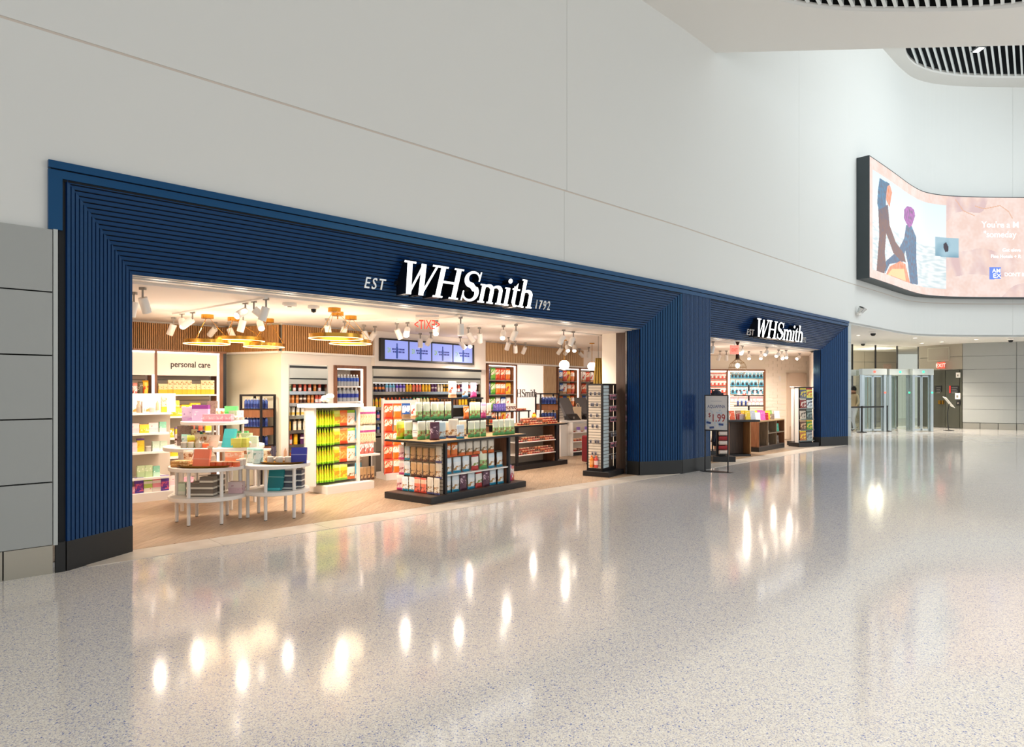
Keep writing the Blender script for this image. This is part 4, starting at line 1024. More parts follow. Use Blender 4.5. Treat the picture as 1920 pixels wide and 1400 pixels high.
# brass ring pendants: canopy pixel, ring centre pixel, half width px, depth
RINGS = [((389, 597), (388, 641), 40, 9.75, 'single brass ring pendant furthest to the personal care side'), ((438, 602), (449, 636), 44, 10.1, 'middle brass ring pendant of the first cluster, hanging tilted'),
         ((503, 606), (495, 647), 36, 10.3, 'brass ring pendant of the first cluster nearest the beige wall'), ((627, 584), (630, 631), 49, 8.95, 'larger brass ring pendant over the sweets gondola'), ((658, 597), (657, 641), 38, 9.9, 'smaller brass ring pendant beside the larger one over the sweets')]
for c, r, hw, Y, lb in RINGS:
    pc = ground(c[0], c[1]-6, ZCE); pc = at(c[0], c[1], Y); rr = hw*Y/FPX; pr = at(r[0], r[1], Y)
    t = thing('ring_pendant', lb, 'pendant lamp', loc=(pr.x, pr.y, pr.z), group='brass ring pendants')
    MB().lathe([(rr-0.008, -0.028), (rr+0.006, -0.028), (rr+0.006, 0.028), (rr-0.008, 0.028), (rr-0.008, -0.02)], n=48).build('ring', M['brass'], t)
    MB().torus((0, 0, -0.026), rr, 0.007, 48, 6).build('light_strip', M['ringled'], t)
    dx, dz = pc.x-pr.x, ZCE-pr.z
    MB().lathe([(0, dz), (0.085, dz), (0.085, dz-0.055), (0, dz-0.055)], (dx, 0, 0), n=20).build('ceiling_canopy', M['brass'], t)
    for k in range(3):
        w = 0.5+2*PI*k/3
        MB().cyl((dx+0.03*math.cos(w), 0.03*math.sin(w), dz-0.05), (rr*math.cos(w), rr*math.sin(w), 0.02), 0.003, n=5).build('cable', M['brass'], t)
    l = bpy.data.lights.new('ring_light', 'POINT'); l.energy = 7; l.color = (1, 0.78, 0.5); l.shadow_soft_size = 0.2
    o = bpy.data.objects.new('ring_light', l); COL.objects.link(o); o.location = (pr.x, pr.y, pr.z-0.06)
t = thing('ring_canopy', 'extra brass ceiling rose beside the larger ring pendant', 'ceiling rose', loc=at(633, 590, 9.4)+Vector((0, 0, 0.02)))
zc_ = ZCE-t.location.z
MB().lathe([(0, zc_), (0.085, zc_), (0.085, zc_-0.055), (0, zc_-0.055)], n=20).build('cup', M['brass'], t); MB().cyl((0, 0, zc_-0.06), (0, 0, zc_-0.1), 0.01, n=8).build('nipple', M['brass'], t)
for (px, py, rp, Y, lb) in ((1058, 684, 9.7, 14.6, 'opal globe pendant in front of the kiosk crisp bay'), (1110, 686.5, 8.4, 15.6, 'opal globe pendant on a long stem by the cream partition')):
    p = at(px, py, Y); R_ = rp*Y/FPX
    t = thing('globe_pendant', lb, 'pendant lamp', loc=p, group='opal globe pendants')
    MB().lathe([(R_*math.sin(a*PI/12)*1.0, R_*0.95*math.cos(a*PI/12)) for a in range(2, 13)], n=20).build('globe', M['globe'], t)
    MB().lathe([(0, R_*0.96), (R_*0.5, R_*0.92), (R_*0.52, R_*0.84)], n=16).build('cap', M['brass'], t)
    MB().cyl((0, 0, R_*0.9), (0, 0, ZCE-p.z-0.02), 0.006, n=6).build('stem', M['brass'], t)
    MB().lathe([(0, 0), (0.06, 0), (0.06, -0.02), (0, -0.02)], (0, 0, ZCE-p.z), n=14).build('ceiling_plate', M['brass'], t)
# exit signs, smoke detectors, dome camera
p = ground(801, 590.5, ZCE)
t = thing('exit_sign', 'edge-lit EXIT sign seen from behind under the shop ceiling', 'sign', loc=p, rot=0.12)
box('mount', (-0.17, -0.03, -0.03, 0.17, 0.03, 0.0), M['lampw'], t)
box('acrylic_plate', (-0.17, -0.005, -0.25, 0.17, 0.005, -0.03), glass('sign_acrylic', (0.97, 0.95, 0.93)), t)
o = lettering('exit_lettering', '<EXIT>', 0.19, M['red'], t, (0, -0.012, -0.205), (PI/2, 0, PI), sx=0.62, bold=.006)
p = at(1377, 655.5, 15.0)
t = thing('exit_sign', 'red lit EXIT sign hanging above the wire pendant', 'sign', loc=p, rot=0.1)
box('plate', (-0.10, -0.01, -0.1, 0.10, 0.01, 0.1), mat('exit_red2', '#ff8a78', 0.4, emit=0.8), t); box('rod', (-0.01, -0.005, 0.1, 0.01, 0.005, ZCE-p.z), M['lampw'], t)
lettering('exit_lettering', 'EXIT', 0.10, M['red'], t, (0, -0.014, -0.04), sx=0.7)
for (px, py, r, lb, m2) in ((543, 568, 0.09, 'flat white ceiling detector near the shutter slot', None), (588, 573, 0.075, 'white dome camera with a black bulb on the shop ceiling', 1)):
    p = ground(px, py, ZCE); t = thing('ceiling_detector' if not m2 else 'dome_camera', lb, 'detector' if not m2 else 'camera', loc=p)
    MB().lathe([(r, 0), (r, -0.03), (r*0.8, -0.045), (0, -0.045)], n=16).build('housing', M['lampw'], t)
    MB().lathe([(r*0.45, -0.045), (r*0.4, -0.08), (0, -0.095)] if m2 else [(r*0.3, -0.045), (r*0.3, -0.052), (0, -0.052)], n=12).build('bulb', M['bin'] if m2 else M['grey'], t)
# ================================================================== PRODUCTS: one mesh per kind, shared by its copies
def pouch_mesh(name, w, h, d, m, both=False, gus=True):
    nx, nz = 6, 7; v = []; f = []
    for s_ in (-1, 1):
        for j in range(nz+1):
            z = j/nz
            for i in range(nx+1):
                x = -1+2*i/nx
                pz = math.sin(PI*min(1, max(0, z)))**0.5 if both else max(0.0, 1-z**3)
                px = (max(0, 1-abs(x)**2.6))**0.5
                y = s_*d/2*px*pz
                xx = x*w/2*(1-0.05*math.sin(PI*z)) + (0.004*math.sin(9*z+x*2))
                v.append((xx, y, z*h))
    K = (nx+1)*(nz+1)
    for s_ in (0, 1):
        for j in range(nz):
            for i in range(nx):
                a = s_*K+j*(nx+1)+i; q = (a, a+1, a+nx+2, a+nx+1); f.append(q if s_ == 0 else q[::-1])
    for i in range(nx): f.append((i, K+i, K+i+1, i+1)); a = nz*(nx+1)+i; f.append((a, a+1, K+a+1, K+a))
    for j in range(nz):
        a = j*(nx+1); b = a+nx; f.append((a, a+nx+1, K+a+nx+1, K+a)); f.append((b, K+b, K+b+nx+1, b+nx+1))
    mb = MB(); mb.add(v, f, 0, True); return mb.mesh(name, m)
def bottle_mesh(name, r, h, body, cap, label=None, liquid=None, neck=0.28, lz=(0.25, 0.6)):
    mb = MB()
    b = lambda z, rr, m=0: (rr, z*h, m)
    prof = [(0, 0, 0), (r*0.9, 0, 0), (r, 0.02*h, 0), (r, lz[0]*h, 0), (r*1.02, lz[0]*h, 1), (r*1.02, lz[1]*h, 1), (r, lz[1]*h, 1), (r, (1-neck)*h, 0), (r*0.42, 0.9*h, 0), (r*0.42, 0.91*h, 2), (r*0.46, 0.91*h, 2), (r*0.46, h, 2), (0, h, 2)]
    mb.lathe(prof, n=10)
    return mb.mesh(name, [body, label or body, cap])
def box_mesh(name, w, h, d, m, flap=None):
    mb = MB(); mb.box(-w/2, -d/2, 0, w/2, d/2, h, 0)
    if flap is not None: mb.box(-w/2-0.0008, -d/2-0.0015, h*0.8, w/2+0.0008, d/2+0.0008, h+0.001, 1)
    return mb.mesh(name, [m, flap] if flap is not None else [m])
def jar_mesh(name, r, h, body, lid, n=12):
    mb = MB(); mb.lathe([(0, 0, 0), (r*0.92, 0, 0), (r, 0.01, 0), (r, h*0.78, 0), (r*0.9, h*0.82, 0), (r*0.9, h*0.83, 1), (r*0.97, h*0.84, 1), (r*0.97, h, 1), (0, h, 1)], n=n); return mb.mesh(name, [body, lid])
def card_mesh(name, w, h, m, thing_m=None, hook=True):      # blister card on a hook
    mb = MB(); mb.box(-w/2, -0.002, 0, w/2, 0.002, h, 0)
    if thing_m: mb.add([(-w*0.28, -0.002, h*0.15), (w*0.28, -0.002, h*0.15), (w*0.28, -0.002, h*0.62), (-w*0.28, -0.002, h*0.62), (-w*0.2, -0.022, h*0.2), (w*0.2, -0.022, h*0.2), (w*0.2, -0.022, h*0.56), (-w*0.2, -0.022, h*0.56)],
                       [(4, 5, 6, 7), (0, 1, 5, 4), (1, 2, 6, 5), (2, 3, 7, 6), (3, 0, 4, 7)], 1)
    mb.cyl((0, -0.03, h*0.93), (0, 0.06, h*0.93), 0.003, n=5, m=2)
    return mb.mesh(name, [m, thing_m or m, M['chrome']])
def book_mesh(name, w, h, d, cover, pages):
    mb = MB(); mb.box(-w/2, -d/2, 0, w/2, -d/2+0.003, h, 0).box(-w/2, d/2-0.003, 0, w/2, d/2, h, 0).box(-w/2, -d/2, 0, -w/2+0.003, d/2, h, 0).box(-w/2+0.003, -d/2+0.003, 0.003, w/2-0.004, d/2-0.003, h-0.003, 1)
    return mb.mesh(name, [cover, pages])
clearb = mat('clear_bottle', '#dfe6ee', 0.12, trans=0.5)
KIND = {}
def kind(key, name, me, desc, cat): KIND[key] = (name, me, desc, cat)
P = lambda key, name, desc, w, h, d, bands, spot=None, both=False, cat='snack bag', **kw: kind(key, name, pouch_mesh(name, w, h, d, pmat(key+'_print', bands, spot, **kw), both), desc, cat)
P('lime', 'snack_pouch', 'lime green sweets pouch', .15, .27, .05, [(0, '#86c92a'), (.1, '#c9e22c'), (.85, '#dcee5c')], '#e3a43a', zr=(.2, .75), sc=22, thr=.56)
P('limef', 'snack_pouch', 'lime and yellow face-on sweets pouch', .17, .27, .04, [(0, '#7fc42e'), (.12, '#d9df3a'), (.8, '#e8ef7a')], '#f0a832', zr=(.2, .6), sc=18, thr=.48)
P('orangep', 'snack_pouch', 'orange sweets pouch', .17, .27, .04, [(0, '#e5532b'), (.2, '#f39a45'), (.8, '#ee7434')], '#fbd27a', zr=(.25, .7), sc=20)
P('whitep', 'snack_pouch', 'cream sweets pouch with a green header', .17, .27, .04, [(0, '#f6ece0'), (.82, '#9dcf3c')], '#f0883c', zr=(.15, .6), sc=20, thr=.57)
P('bluep', 'snack_pouch', 'sky blue nut pouch', .15, .27, .04, [(0, '#e9e3dc'), (.28, '#5db4d6'), (.9, '#7cc6e0')], '#b0683c', zr=(.08, .4), sc=20)
P('straw', 'snack_pouch', 'cream pretzel pack with a purple band', .12, .29, .05, [(0, '#f3ddb8'), (.58, '#b94f8e'), (.7, '#f6e6c8')], '#e0b27c', zr=(.1, .5), sc=25)
P('redp', 'snack_pouch', 'red and white hanging pack', .15, .24, .04, [(0, '#d86a5c'), (.5, '#f3c9bd'), (.8, '#e58a7a')], '#ffffff', zr=(.2, .8), sc=20)
P('brownp', 'snack_pouch', 'tan and brown trail mix pouch', .13, .22, .05, [(0, '#6a4a3a'), (.16, '#d3a878'), (.9, '#e0bd92')], '#6b4430', zr=(.12, .42), sc=22, thr=.5)
P('bluewp', 'snack_pouch', 'white nut pouch with a teal foot', .15, .22, .05, [(0, '#2a90b0'), (.16, '#eef0f0'), (.7, '#dfeaf0')], '#b98b4e', zr=(.14, .45), sc=22, thr=.5)
P('redwp', 'snack_pouch', 'white nut pouch with a red foot', .15, .22, .05, [(0, '#c23a34'), (.3, '#f4efe8'), (.88, '#c8443c')], '#8a9a3c', zr=(.3, .5), sc=22, thr=.5)
P('orangewp', 'snack_pouch', 'cream snack pouch with an orange foot', .15, .21, .05, [(0, '#d86a2c'), (.25, '#efe2cf')], '#8c6a3a', zr=(.2, .48), sc=22, thr=.5)
P('orangefull', 'snack_pouch', 'bright orange snack pouch', .15, .21, .05, [(0, '#d35c20'), (.2, '#ee7d2c')], '#fff0dc', zr=(.5, .8), sc=18, thr=.52)
P('coralp', 'snack_pouch', 'coral red fruit pouch', .15, .23, .05, [(0, '#d9412f'), (.12, '#f0775c'), (.6, '#f2c2a4'), (.88, '#e4553e')], '#5c2a30', zr=(.12, .4), sc=22, thr=.5)
P('pinkp', 'snack_pouch', 'pale pink fruit pouch with a magenta foot', .16, .23, .05, [(0, '#c83a78'), (.16, '#f0c6c4'), (.8, '#f3d9d0')], '#9a4a4c', zr=(.2, .5), sc=22, thr=.5)
P('purplep', 'snack_pouch', 'plum coloured popcorn pouch with white lettering', .15, .26, .06, [(0, '#54303f'), (.1, '#5d3347')], '#d9b9c4', zr=(.3, .75), sc=26, thr=.57)
P('greenp', 'snack_pouch', 'cream and green nut pouch', .17, .27, .07, [(0, '#4fa05a'), (.22, '#a8cf86'), (.5, '#ecefd2'), (.86, '#f3f1dc')], '#9a6a3c', zr=(.16, .46), sc=20, thr=.5)
P('creamp', 'snack_pouch', 'cream nut pouch with a navy foot', .16, .25, .06, [(0, '#5a5a86'), (.12, '#e6d8c4')], '#a8743c', zr=(.12, .45), sc=20, thr=.5)
P('icebp', 'snack_pouch', 'ice blue nut pouch', .16, .26, .06, [(0, '#4f82b0'), (.14, '#bfd8e2'), (.9, '#d6e6ea')], '#8a6a4a', zr=(.12, .42), sc=20, thr=.5)
P('magp', 'snack_pouch', 'pink and lilac nut pouch', .16, .26, .06, [(0, '#c8387c'), (.35, '#eedfe2'), (.8, '#d9a9d6')], '#d9608e', zr=(.1, .5), sc=20, thr=.5)
P('chipo', 'crisp_bag', 'orange crisp bag', .2, .28, .09, [(0, '#d8481c'), (.12, '#f08228'), (.9, '#e45a22')], '#fff2e4', True, 'crisp bag', zr=(.5, .85), sc=12, thr=.46)
P('chipr', 'crisp_bag', 'red and orange crisp bag', .2, .28, .09, [(0, '#c8301c'), (.15, '#e8592a'), (.9, '#cc3320')], '#ffe9c8', True, 'crisp bag', zr=(.45, .85), sc=12, thr=.5)
P('chipb', 'crisp_bag', 'blue and white crisp bag', .2, .28, .09, [(0, '#9b7a55'), (.3, '#2c5fae'), (.9, '#2a5aa6')], '#f4f6fa', True, 'crisp bag', zr=(.4, .85), sc=12, thr=.46)
P('chipy', 'crisp_bag', 'yellow crisp bag', .2, .28, .09, [(0, '#e59a1c'), (.15, '#f6c23c'), (.9, '#e8a428')], '#d04a20', True, 'crisp bag', zr=(.2, .7), sc=12, thr=.52)
P('chipg', 'crisp_bag', 'green crisp bag', .2, .28, .09, [(0, '#3f8f2e'), (.15, '#7fc23e'), (.9, '#58a832')], '#fff4d4', True, 'crisp bag', zr=(.4, .85), sc=12, thr=.5)
P('chipp', 'crisp_bag', 'violet crisp bag', .2, .28, .09, [(0, '#3b3f86'), (.15, '#5358a4'), (.9, '#3d4390')], '#e8e4f6', True, 'crisp bag', zr=(.4, .85), sc=12, thr=.52)
P('chipw', 'crisp_bag', 'white crisp bag', .2, .28, .09, [(0, '#e0a070'), (.2, '#f6efe6'), (.9, '#e8d8c8')], '#e0482c', True, 'crisp bag', zr=(.3, .8), sc=12, thr=.56)
P('blackbag', 'snack_pouch', 'dark olive hanging pack', .17, .26, .06, [(0, '#6b6a44'), (.2, '#5a5038')], '#e9dcc0', zr=(.5, .8), sc=12, thr=.6)
def B(key, desc, r, h, body, cap, label=None, cat='bottle', name='drink_bottle', **kw): kind(key, name, bottle_mesh(name, r, h, body, cap, label, **kw), desc, cat)
c_ = lambda n, c, r=0.3: mat(n, c, r)
B('water', 'clear water bottle with a blue label', .034, .21, clearb, c_('cap_white', '#f5f5f5'), c_('label_blue', '#2a56b8'), lz=(.42, .72))
B('waterl', 'large clear water bottle with a deep blue band', .045, .25, clearb, c_('cap_white', '#f5f5f5'), c_('label_deepblue', '#1c35a0'), lz=(.28, .55))
B('waterd', 'small blue-bodied water bottle', .034, .2, c_('body_blue', '#4a5f9e', .2), c_('cap_white', '#f5f5f5'), c_('label_navy', '#26336e'), lz=(.1, .5))
B('navyo', 'navy bottle with an orange label', .034, .19, c_('body_navy', '#20274f'), c_('cap_white', '#f5f5f5'), c_('label_orange', '#e88a40'), lz=(.35, .65))
B('aqua', 'aqua and lilac bottle', .034, .2, c_('body_lilac', '#b8bcdc'), c_('cap_aqua', '#3fb4dc'), c_('label_aqua', '#58b8dc'), lz=(.55, .8), neck=.15)
B('violet', 'violet topped bottle', .034, .2, c_('body_pale', '#c9bedc'), c_('cap_violet', '#4a35b4'), c_('label_violet', '#5a3cc0'), lz=(.5, .8), neck=.15)
B('yellowb', 'yellow juice bottle', .034, .2, c_('body_yellow', '#f4b81c'), c_('cap_cream', '#fbe7b0'), c_('label_yellow', '#f8c934'), neck=.15)
B('coralb', 'coral juice bottle', .034, .2, c_('body_coral', '#ee6a50'), c_('cap_white', '#f5f5f5'), c_('label_coral', '#f08a70'), neck=.15)
B('plumb', 'plum and white bottle', .034, .2, c_('body_plum', '#5d2f62'), c_('cap_plum', '#7a4a86'), c_('label_white', '#ece4e6'), lz=(.45, .6), neck=.15)
B('creamb', 'cream milk drink bottle', .034, .2, c_('body_cream', '#efe0c2'), c_('cap_gold', '#e4c074'), c_('label_cream', '#f6ecd8'), neck=.15)
B('goldb', 'gold and black coffee bottle', .034, .2, c_('body_gold', '#d9a63c'), c_('cap_gold2', '#e8cf6c'), c_('label_black', '#2b2420'), lz=(.5, .7), neck=.15)
B('sporty', 'yellow sports drink bottle with an orange cap', .038, .22, c_('body_sporty', '#e8d246', .2), c_('cap_orange', '#f0742a'), c_('label_sporty', '#f2a63c'))
B('sporto', 'orange sports drink bottle', .038, .22, c_('body_sporto', '#f08a2a', .2), c_('cap_orange', '#f0742a'), c_('label_sporto', '#f7b268'))
B('sportr', 'red sports drink bottle', .038, .22, c_('body_sportr', '#d8463a', .2), c_('cap_orange', '#f0742a'), c_('label_sportr', '#f0cfc6'))
B('sportb', 'blue sports drink bottle', .038, .22, c_('body_sportb', '#3a90bc', .2), c_('cap_orange', '#f0742a'), c_('label_sportb', '#7ab6cc'))
B('lemong', 'pale lemonade bottle with a green cap', .038, .22, c_('body_lemon', '#e9e2a8', .2), c_('cap_green', '#42b878'), c_('label_lemon', '#f3efc8'))
B('teao', 'brown iced tea bottle with an orange band', .038, .22, c_('body_tea', '#7a5238', .2), c_('cap_tea', '#5a3c28'), c_('label_tea', '#f09a28'), lz=(.68, .86), neck=.1)
B('darkg', 'black and green energy bottle', .04, .22, c_('body_black', '#20242e'), c_('cap_green', '#42b878'), c_('label_lime', '#6cc832'))
B('dkblue', 'blue and white sports cap bottle', .036, .22, c_('body_dkblue', '#2f4f9e'), c_('cap_white', '#f5f5f5'), c_('label_pink', '#e890a0'))
B('orgj', 'orange carrot juice bottle', .034, .2, c_('body_orgj', '#d9853a'), c_('cap_white', '#f5f5f5'), c_('label_orgj', '#efb27a'), lz=(.4, .6), neck=.12)
B('brownj', 'dark brown coffee drink bottle', .034, .2, c_('body_brownj', '#5c3a2c'), c_('cap_white', '#f5f5f5'), c_('label_brownj', '#e8ddd0'), lz=(.4, .6), neck=.12)
B('redj', 'red and white smoothie bottle', .038, .2, c_('body_redj', '#d3553c'), c_('cap_white', '#f5f5f5'), c_('label_white', '#ece4e6'), lz=(.1, .45), neck=.12)
B('milk', 'white and yellow dairy drink bottle', .034, .2, c_('body_milk', '#f4ede0'), c_('cap_blue', '#4a55b0'), c_('label_milk', '#f0c860'), lz=(.1, .35), neck=.15)
B('greenb', 'green tea bottle', .034, .2, c_('body_green', '#2f8f5c'), c_('cap_white', '#f5f5f5'), c_('label_green', '#4aa874'))
def X(key, name, desc, w, h, d, bands, spot=None, flap=None, cat='box', **kw): kind(key, name, box_mesh(name, w, h, d, pmat(key+'_print', bands, spot, rough=.45, **kw), flap), desc, cat)
X('ybox', 'carton', 'cream and yellow skincare carton', .1, .17, .05, [(0, '#f0c02c'), (.45, '#f4e2ae')], '#c98a3c', zr=(.4, .8), sc=30, thr=.58)
X('ytall', 'carton', 'tall cream skincare carton with a yellow foot', .07, .23, .05, [(0, '#eab82c'), (.35, '#f2e0b4')], '#b9803c', zr=(.35, .9), sc=30, thr=.58)
X('yfull', 'carton', 'bright yellow gift carton', .2, .12, .12, [(0, '#f2b822'), (.5, '#f7cc44')], '#f9e6a4', zr=(.2, .8), sc=16, thr=.57)
X('yflower', 'carton', 'yellow carton printed with white flowers', .19, .17, .06, [(0, '#f0b41c'), (.2, '#f5c22e')], '#fff4e8', zr=(.25, .85), sc=20, thr=.5)
X('worg', 'carton', 'white gift carton with orange blossom print', .2, .16, .1, [(0, '#f3dfd0'), (.3, '#fbf0e6')], '#ee8a3c', zr=(.1, .6), sc=14, thr=.52)
X('pinkw', 'carton', 'pale pink carton', .17, .14, .1, [(0, '#e9c4c8'), (.5, '#f0d6d4')], '#c98a94', zr=(.3, .7), sc=20, thr=.6)
X('mint', 'carton', 'mint green carton', .09, .15, .05, [(0, '#bfe2c8'), (.4, '#8fcfb0')], '#ffffff', zr=(.3, .7), sc=26, thr=.58)
X('mintw', 'carton', 'white carton with a mint side', .12, .14, .06, [(0, '#eef3e6'), (.3, '#d7ead2')], '#9ac9a4', zr=(.3, .7), sc=26, thr=.6)
X('ybook', 'carton', 'yellow and violet carton', .13, .19, .04, [(0, '#f2c92e'), (.5, '#f6d640'), (.86, '#7a5aa0')], '#e88a2a', zr=(.2, .6), sc=20, thr=.6)
X('purp', 'carton', 'purple carton with a pink glow', .16, .22, .06, [(0, '#5a3aa0'), (.3, '#8a3c98'), (.6, '#6a44a8')], '#e86a90', zr=(.1, .6), sc=16, thr=.5, flap=None)
X('grnpk', 'carton', 'white carton with green and pink panels', .22, .2, .08, [(0, '#f3ecdc'), (.3, '#b4d060'), (.6, '#f4efe0'), (.8, '#9cc83c')], '#e98aa0', zr=(.2, .6), sc=14, thr=.56)
X('pnkpk', 'carton', 'white carton with pink panels', .2, .2, .08, [(0, '#f3e6dc'), (.3, '#ee98a4'), (.6, '#f6ece6'), (.8, '#f08c98')], None)
X('tealb', 'gift_box', 'turquoise lidded gift box', .17, .25, .04, [(0, '#3fb2b8'), (.5, '#45bcc2')], cat='gift box')
X('coralbx', 'gift_box', 'coral gift box with a fine gold line', .2, .21, .04, [(0, '#ff8c6c'), (.4, '#ff8c6c'), (.42, '#fddccc'), (.44, '#ff8c6c')], cat='gift box')
X('navybx', 'gift_box', 'royal blue gift box', .19, .2, .04, [(0, '#33389a'), (.5, '#383ea6'), (.53, '#c8ccea'), (.55, '#383ea6')], cat='gift box')
X('petrol', 'gift_box', 'petrol green gift box', .19, .24, .04, [(0, '#0f7f86'), (.5, '#12868d'), (.53, '#b4dcdc'), (.55, '#12868d')], cat='gift box')
X('taupebx', 'gift_box', 'taupe patterned gift box with a white band', .16, .075, .12, [(0, '#6f6458'), (.15, '#e6dfd0'), (.45, '#7c7064')], None, cat='gift box')
X('slatebx', 'gift_box', 'slate and white striped gift box', .17, .075, .13, [(0, '#4c4f5a'), (.15, '#dfe0da'), (.4, '#565a66')], None, cat='gift box')
X('woodbx', 'gift_box', 'honey coloured wooden soap tray', .2, .035, .14, [(0, '#c98a44'), (.5, '#dba35c')], '#f6d49a', zr=(.4, 1), sc=20, cat='tray')
X('pinktin', 'carton', 'rose pink bath carton', .16, .1, .1, [(0, '#d98a9c'), (.3, '#e8a4b4')], '#f4ccd4', zr=(.3, .7), sc=24, thr=.56)
X('lilac', 'carton', 'lilac bath salts carton', .14, .19, .07, [(0, '#c9a4cc'), (.3, '#dcc0dc')], '#b07cb4', zr=(.1, .7), sc=20, thr=.56)
X('lilacbag', 'carton', 'lilac gift pack with a purple header', .22, .22, .07, [(0, '#cfb4d8'), (.75, '#8a3a8e')], '#f4ecf4', zr=(.15, .6), sc=14, thr=.55)
X('olivebx', 'carton', 'olive green soap carton', .13, .12, .1, [(0, '#b9b94c'), (.5, '#c9c860')], None)
X('greentin', 'carton', 'pale green gift carton', .16, .17, .08, [(0, '#b4cc98'), (.5, '#c6d8aa')], '#eef4e0', zr=(.4, .8), sc=20, thr=.56)
X('brownbx', 'carton', 'tall brown textured gift carton', .12, .27, .08, [(0, '#6f5850'), (.5, '#7d665c')], '#8f786c', zr=(0, 1), sc=40, thr=.5)
X('greenbag', 'gift_bag', 'green paper gift bag', .17, .2, .06, [(0, '#3fae54'), (.6, '#66c878')], None, cat='gift bag')
X('creamcard', 'greeting_card', 'tilted cream printed card', .18, .17, .012, [(0, '#f0d6c0'), (.5, '#f4e2d0')], '#e09a7c', zr=(.3, .8), sc=16, thr=.6, cat='card')
X('orgbx', 'carton', 'orange soap carton', .2, .15, .09, [(0, '#ee9468'), (.5, '#f2b08a')], '#f8d8c0', zr=(.6, .9), sc=20, thr=.5)
X('violbx', 'carton', 'violet chocolate carton', .055, .15, .1, [(0, '#5f52b4'), (.5, '#7466c8')], '#c9c2f0', zr=(.2, .9), sc=40, thr=.55)
X('whtbx', 'carton', 'white chocolate carton with a dark picture', .075, .15, .1, [(0, '#f0e6dc'), (.4, '#f3ebe2')], '#6a2c24', zr=(.2, .6), sc=24, thr=.5)
X('redsw', 'candy_box', 'small red and cream sweet box', .055, .045, .05, [(0, '#c23a34'), (.5, '#ecc0a4')], '#5a2a24', zr=(.1, .8), sc=60, thr=.55, cat='sweet box')
X('orgsw', 'candy_box', 'small orange and red sweet box', .055, .045, .05, [(0, '#e0703a'), (.5, '#f0c49a')], '#a8382c', zr=(.1, .8), sc=60, thr=.55, cat='sweet box')
X('darksw', 'candy_box', 'small dark chocolate box', .055, .045, .05, [(0, '#4c2e28'), (.5, '#8a5648')], '#e8c8a4', zr=(.1, .8), sc=60, thr=.6, cat='sweet box')
X('tote', 'carton', 'purple granola bar carton', .1, .15, .06, [(0, '#eadfe8'), (.4, '#8a6ac0')], None)
kind('candle', 'candle', jar_mesh('candle', .042, .06, c_('candle_orange', '#e8673a', .25), c_('candle_rim', '#f6a878')), 'orange glass candle', 'candle')
kind('jarw', 'jar', jar_mesh('jar', .04, .08, mat('jar_glass', '#d9d4c8', .1, trans=.4), c_('jar_lid', '#e9e2d6')), 'small glass jar with a pale lid', 'jar')
kind('vase', 'bottle_vase', MB().lathe([(0, 0), (.05, 0), (.055, .02), (.05, .08), (.02, .13), (.022, .16), (.03, .17)], n=14).mesh('bottle_vase', mat('vase_glass', '#cdbfa8', .08, trans=.4)), 'small clear glass vase', 'vase')
mb = MB(); mb.lathe([(0, 0), (.03, 0), (.035, .06), (.03, .07)], n=10, m=0)
for k in range(14):
    a = k*2.4; r_ = .012+.03*((k*7) % 5)/5; mb.cyl((r_*.4*math.cos(a), r_*.4*math.sin(a), .06), (r_*1.4*math.cos(a), r_*1.4*math.sin(a), .14+.02*((k*3) % 4)), .003, .007, 5, 1)
kind('lav', 'dried_flower_bunch', mb.mesh('dried_flower_bunch', [c_('twine', '#b4a08c'), c_('lavender', '#6c6478')]), 'bunch of dried lavender in a cup', 'flowers')
mb = MB()
for k in range(7):
    a = k*2.4; r_ = .035*math.sqrt(k/7); c0 = (r_*math.cos(a), r_*math.sin(a), .03+.012*(k % 3))
    mb.lathe([(0, -.02), (.018, -.012), (.022, 0), (.018, .012), (0, .02)], c0, 8)
kind('shell', 'cotton_shell', mb.mesh('cotton_shell', c_('shell_white', '#f3e6da', .5)), 'heap of white seashells and cotton', 'decoration')
kind('bagc', 'bath_bag', pouch_mesh('bath_bag', .14, .19, .08, pmat('bagc_print', [(0, '#bcd4d0'), (.3, '#d3e2dc'), (.85, '#9ed6c6')], '#7aa8a0', 16, (.2, .7), .55)), 'pale aqua bath salts bag', 'bag')
kind('potp', 'bath_bag', pouch_mesh('bath_bag', .12, .17, .09, pmat('potp_print', [(0, '#e9cfae'), (.8, '#f1e0c8')], '#a86a3c', 22, (.05, .8), .5)), 'see-through bag of dried petals', 'bag')
kind('tubeo', 'tube', MB().lathe([(0, 0, 1), (.02, 0, 1), (.02, .03, 1), (.024, .03, 0), (.02, .13, 0), (.004, .17, 0)], n=10).mesh('tube', [c_('tube_body', '#e8b48c'), c_('tube_cap', '#f4e6d4')]), 'upright apricot cream tube', 'tube')
kind('cardr', 'gadget_card', card_mesh('gadget_card', .13, .19, pmat('cardr_print', [(0, '#d8442e'), (.5, '#f3e6df'), (.86, '#e0563c')], None), M['lampw']), 'red and white hanging gadget pack', 'gadget pack')
kind('cardb', 'gadget_card', card_mesh('gadget_card', .15, .2, pmat('cardb_print', [(0, '#4ba6c8'), (.4, '#7cc4dc'), (.8, '#a9dcec')], '#ffffff', zr=(.5, .9), sc=12), c_('gadget_dark', '#3c4650')), 'sky blue hanging gadget pack', 'gadget pack')
kind('cardw', 'gadget_card', card_mesh('gadget_card', .11, .17, pmat('cardw_print', [(0, '#f2ece8'), (.6, '#e8a0a8')], None), M['lampw']), 'white and pink hanging gadget pack', 'gadget pack')
kind('keyring', 'keyring', card_mesh('keyring', .06, .10, c_('keyring_pink', '#d88a98'), c_('keyring_dark', '#4a4850')), 'pink keyring card', 'keyring')
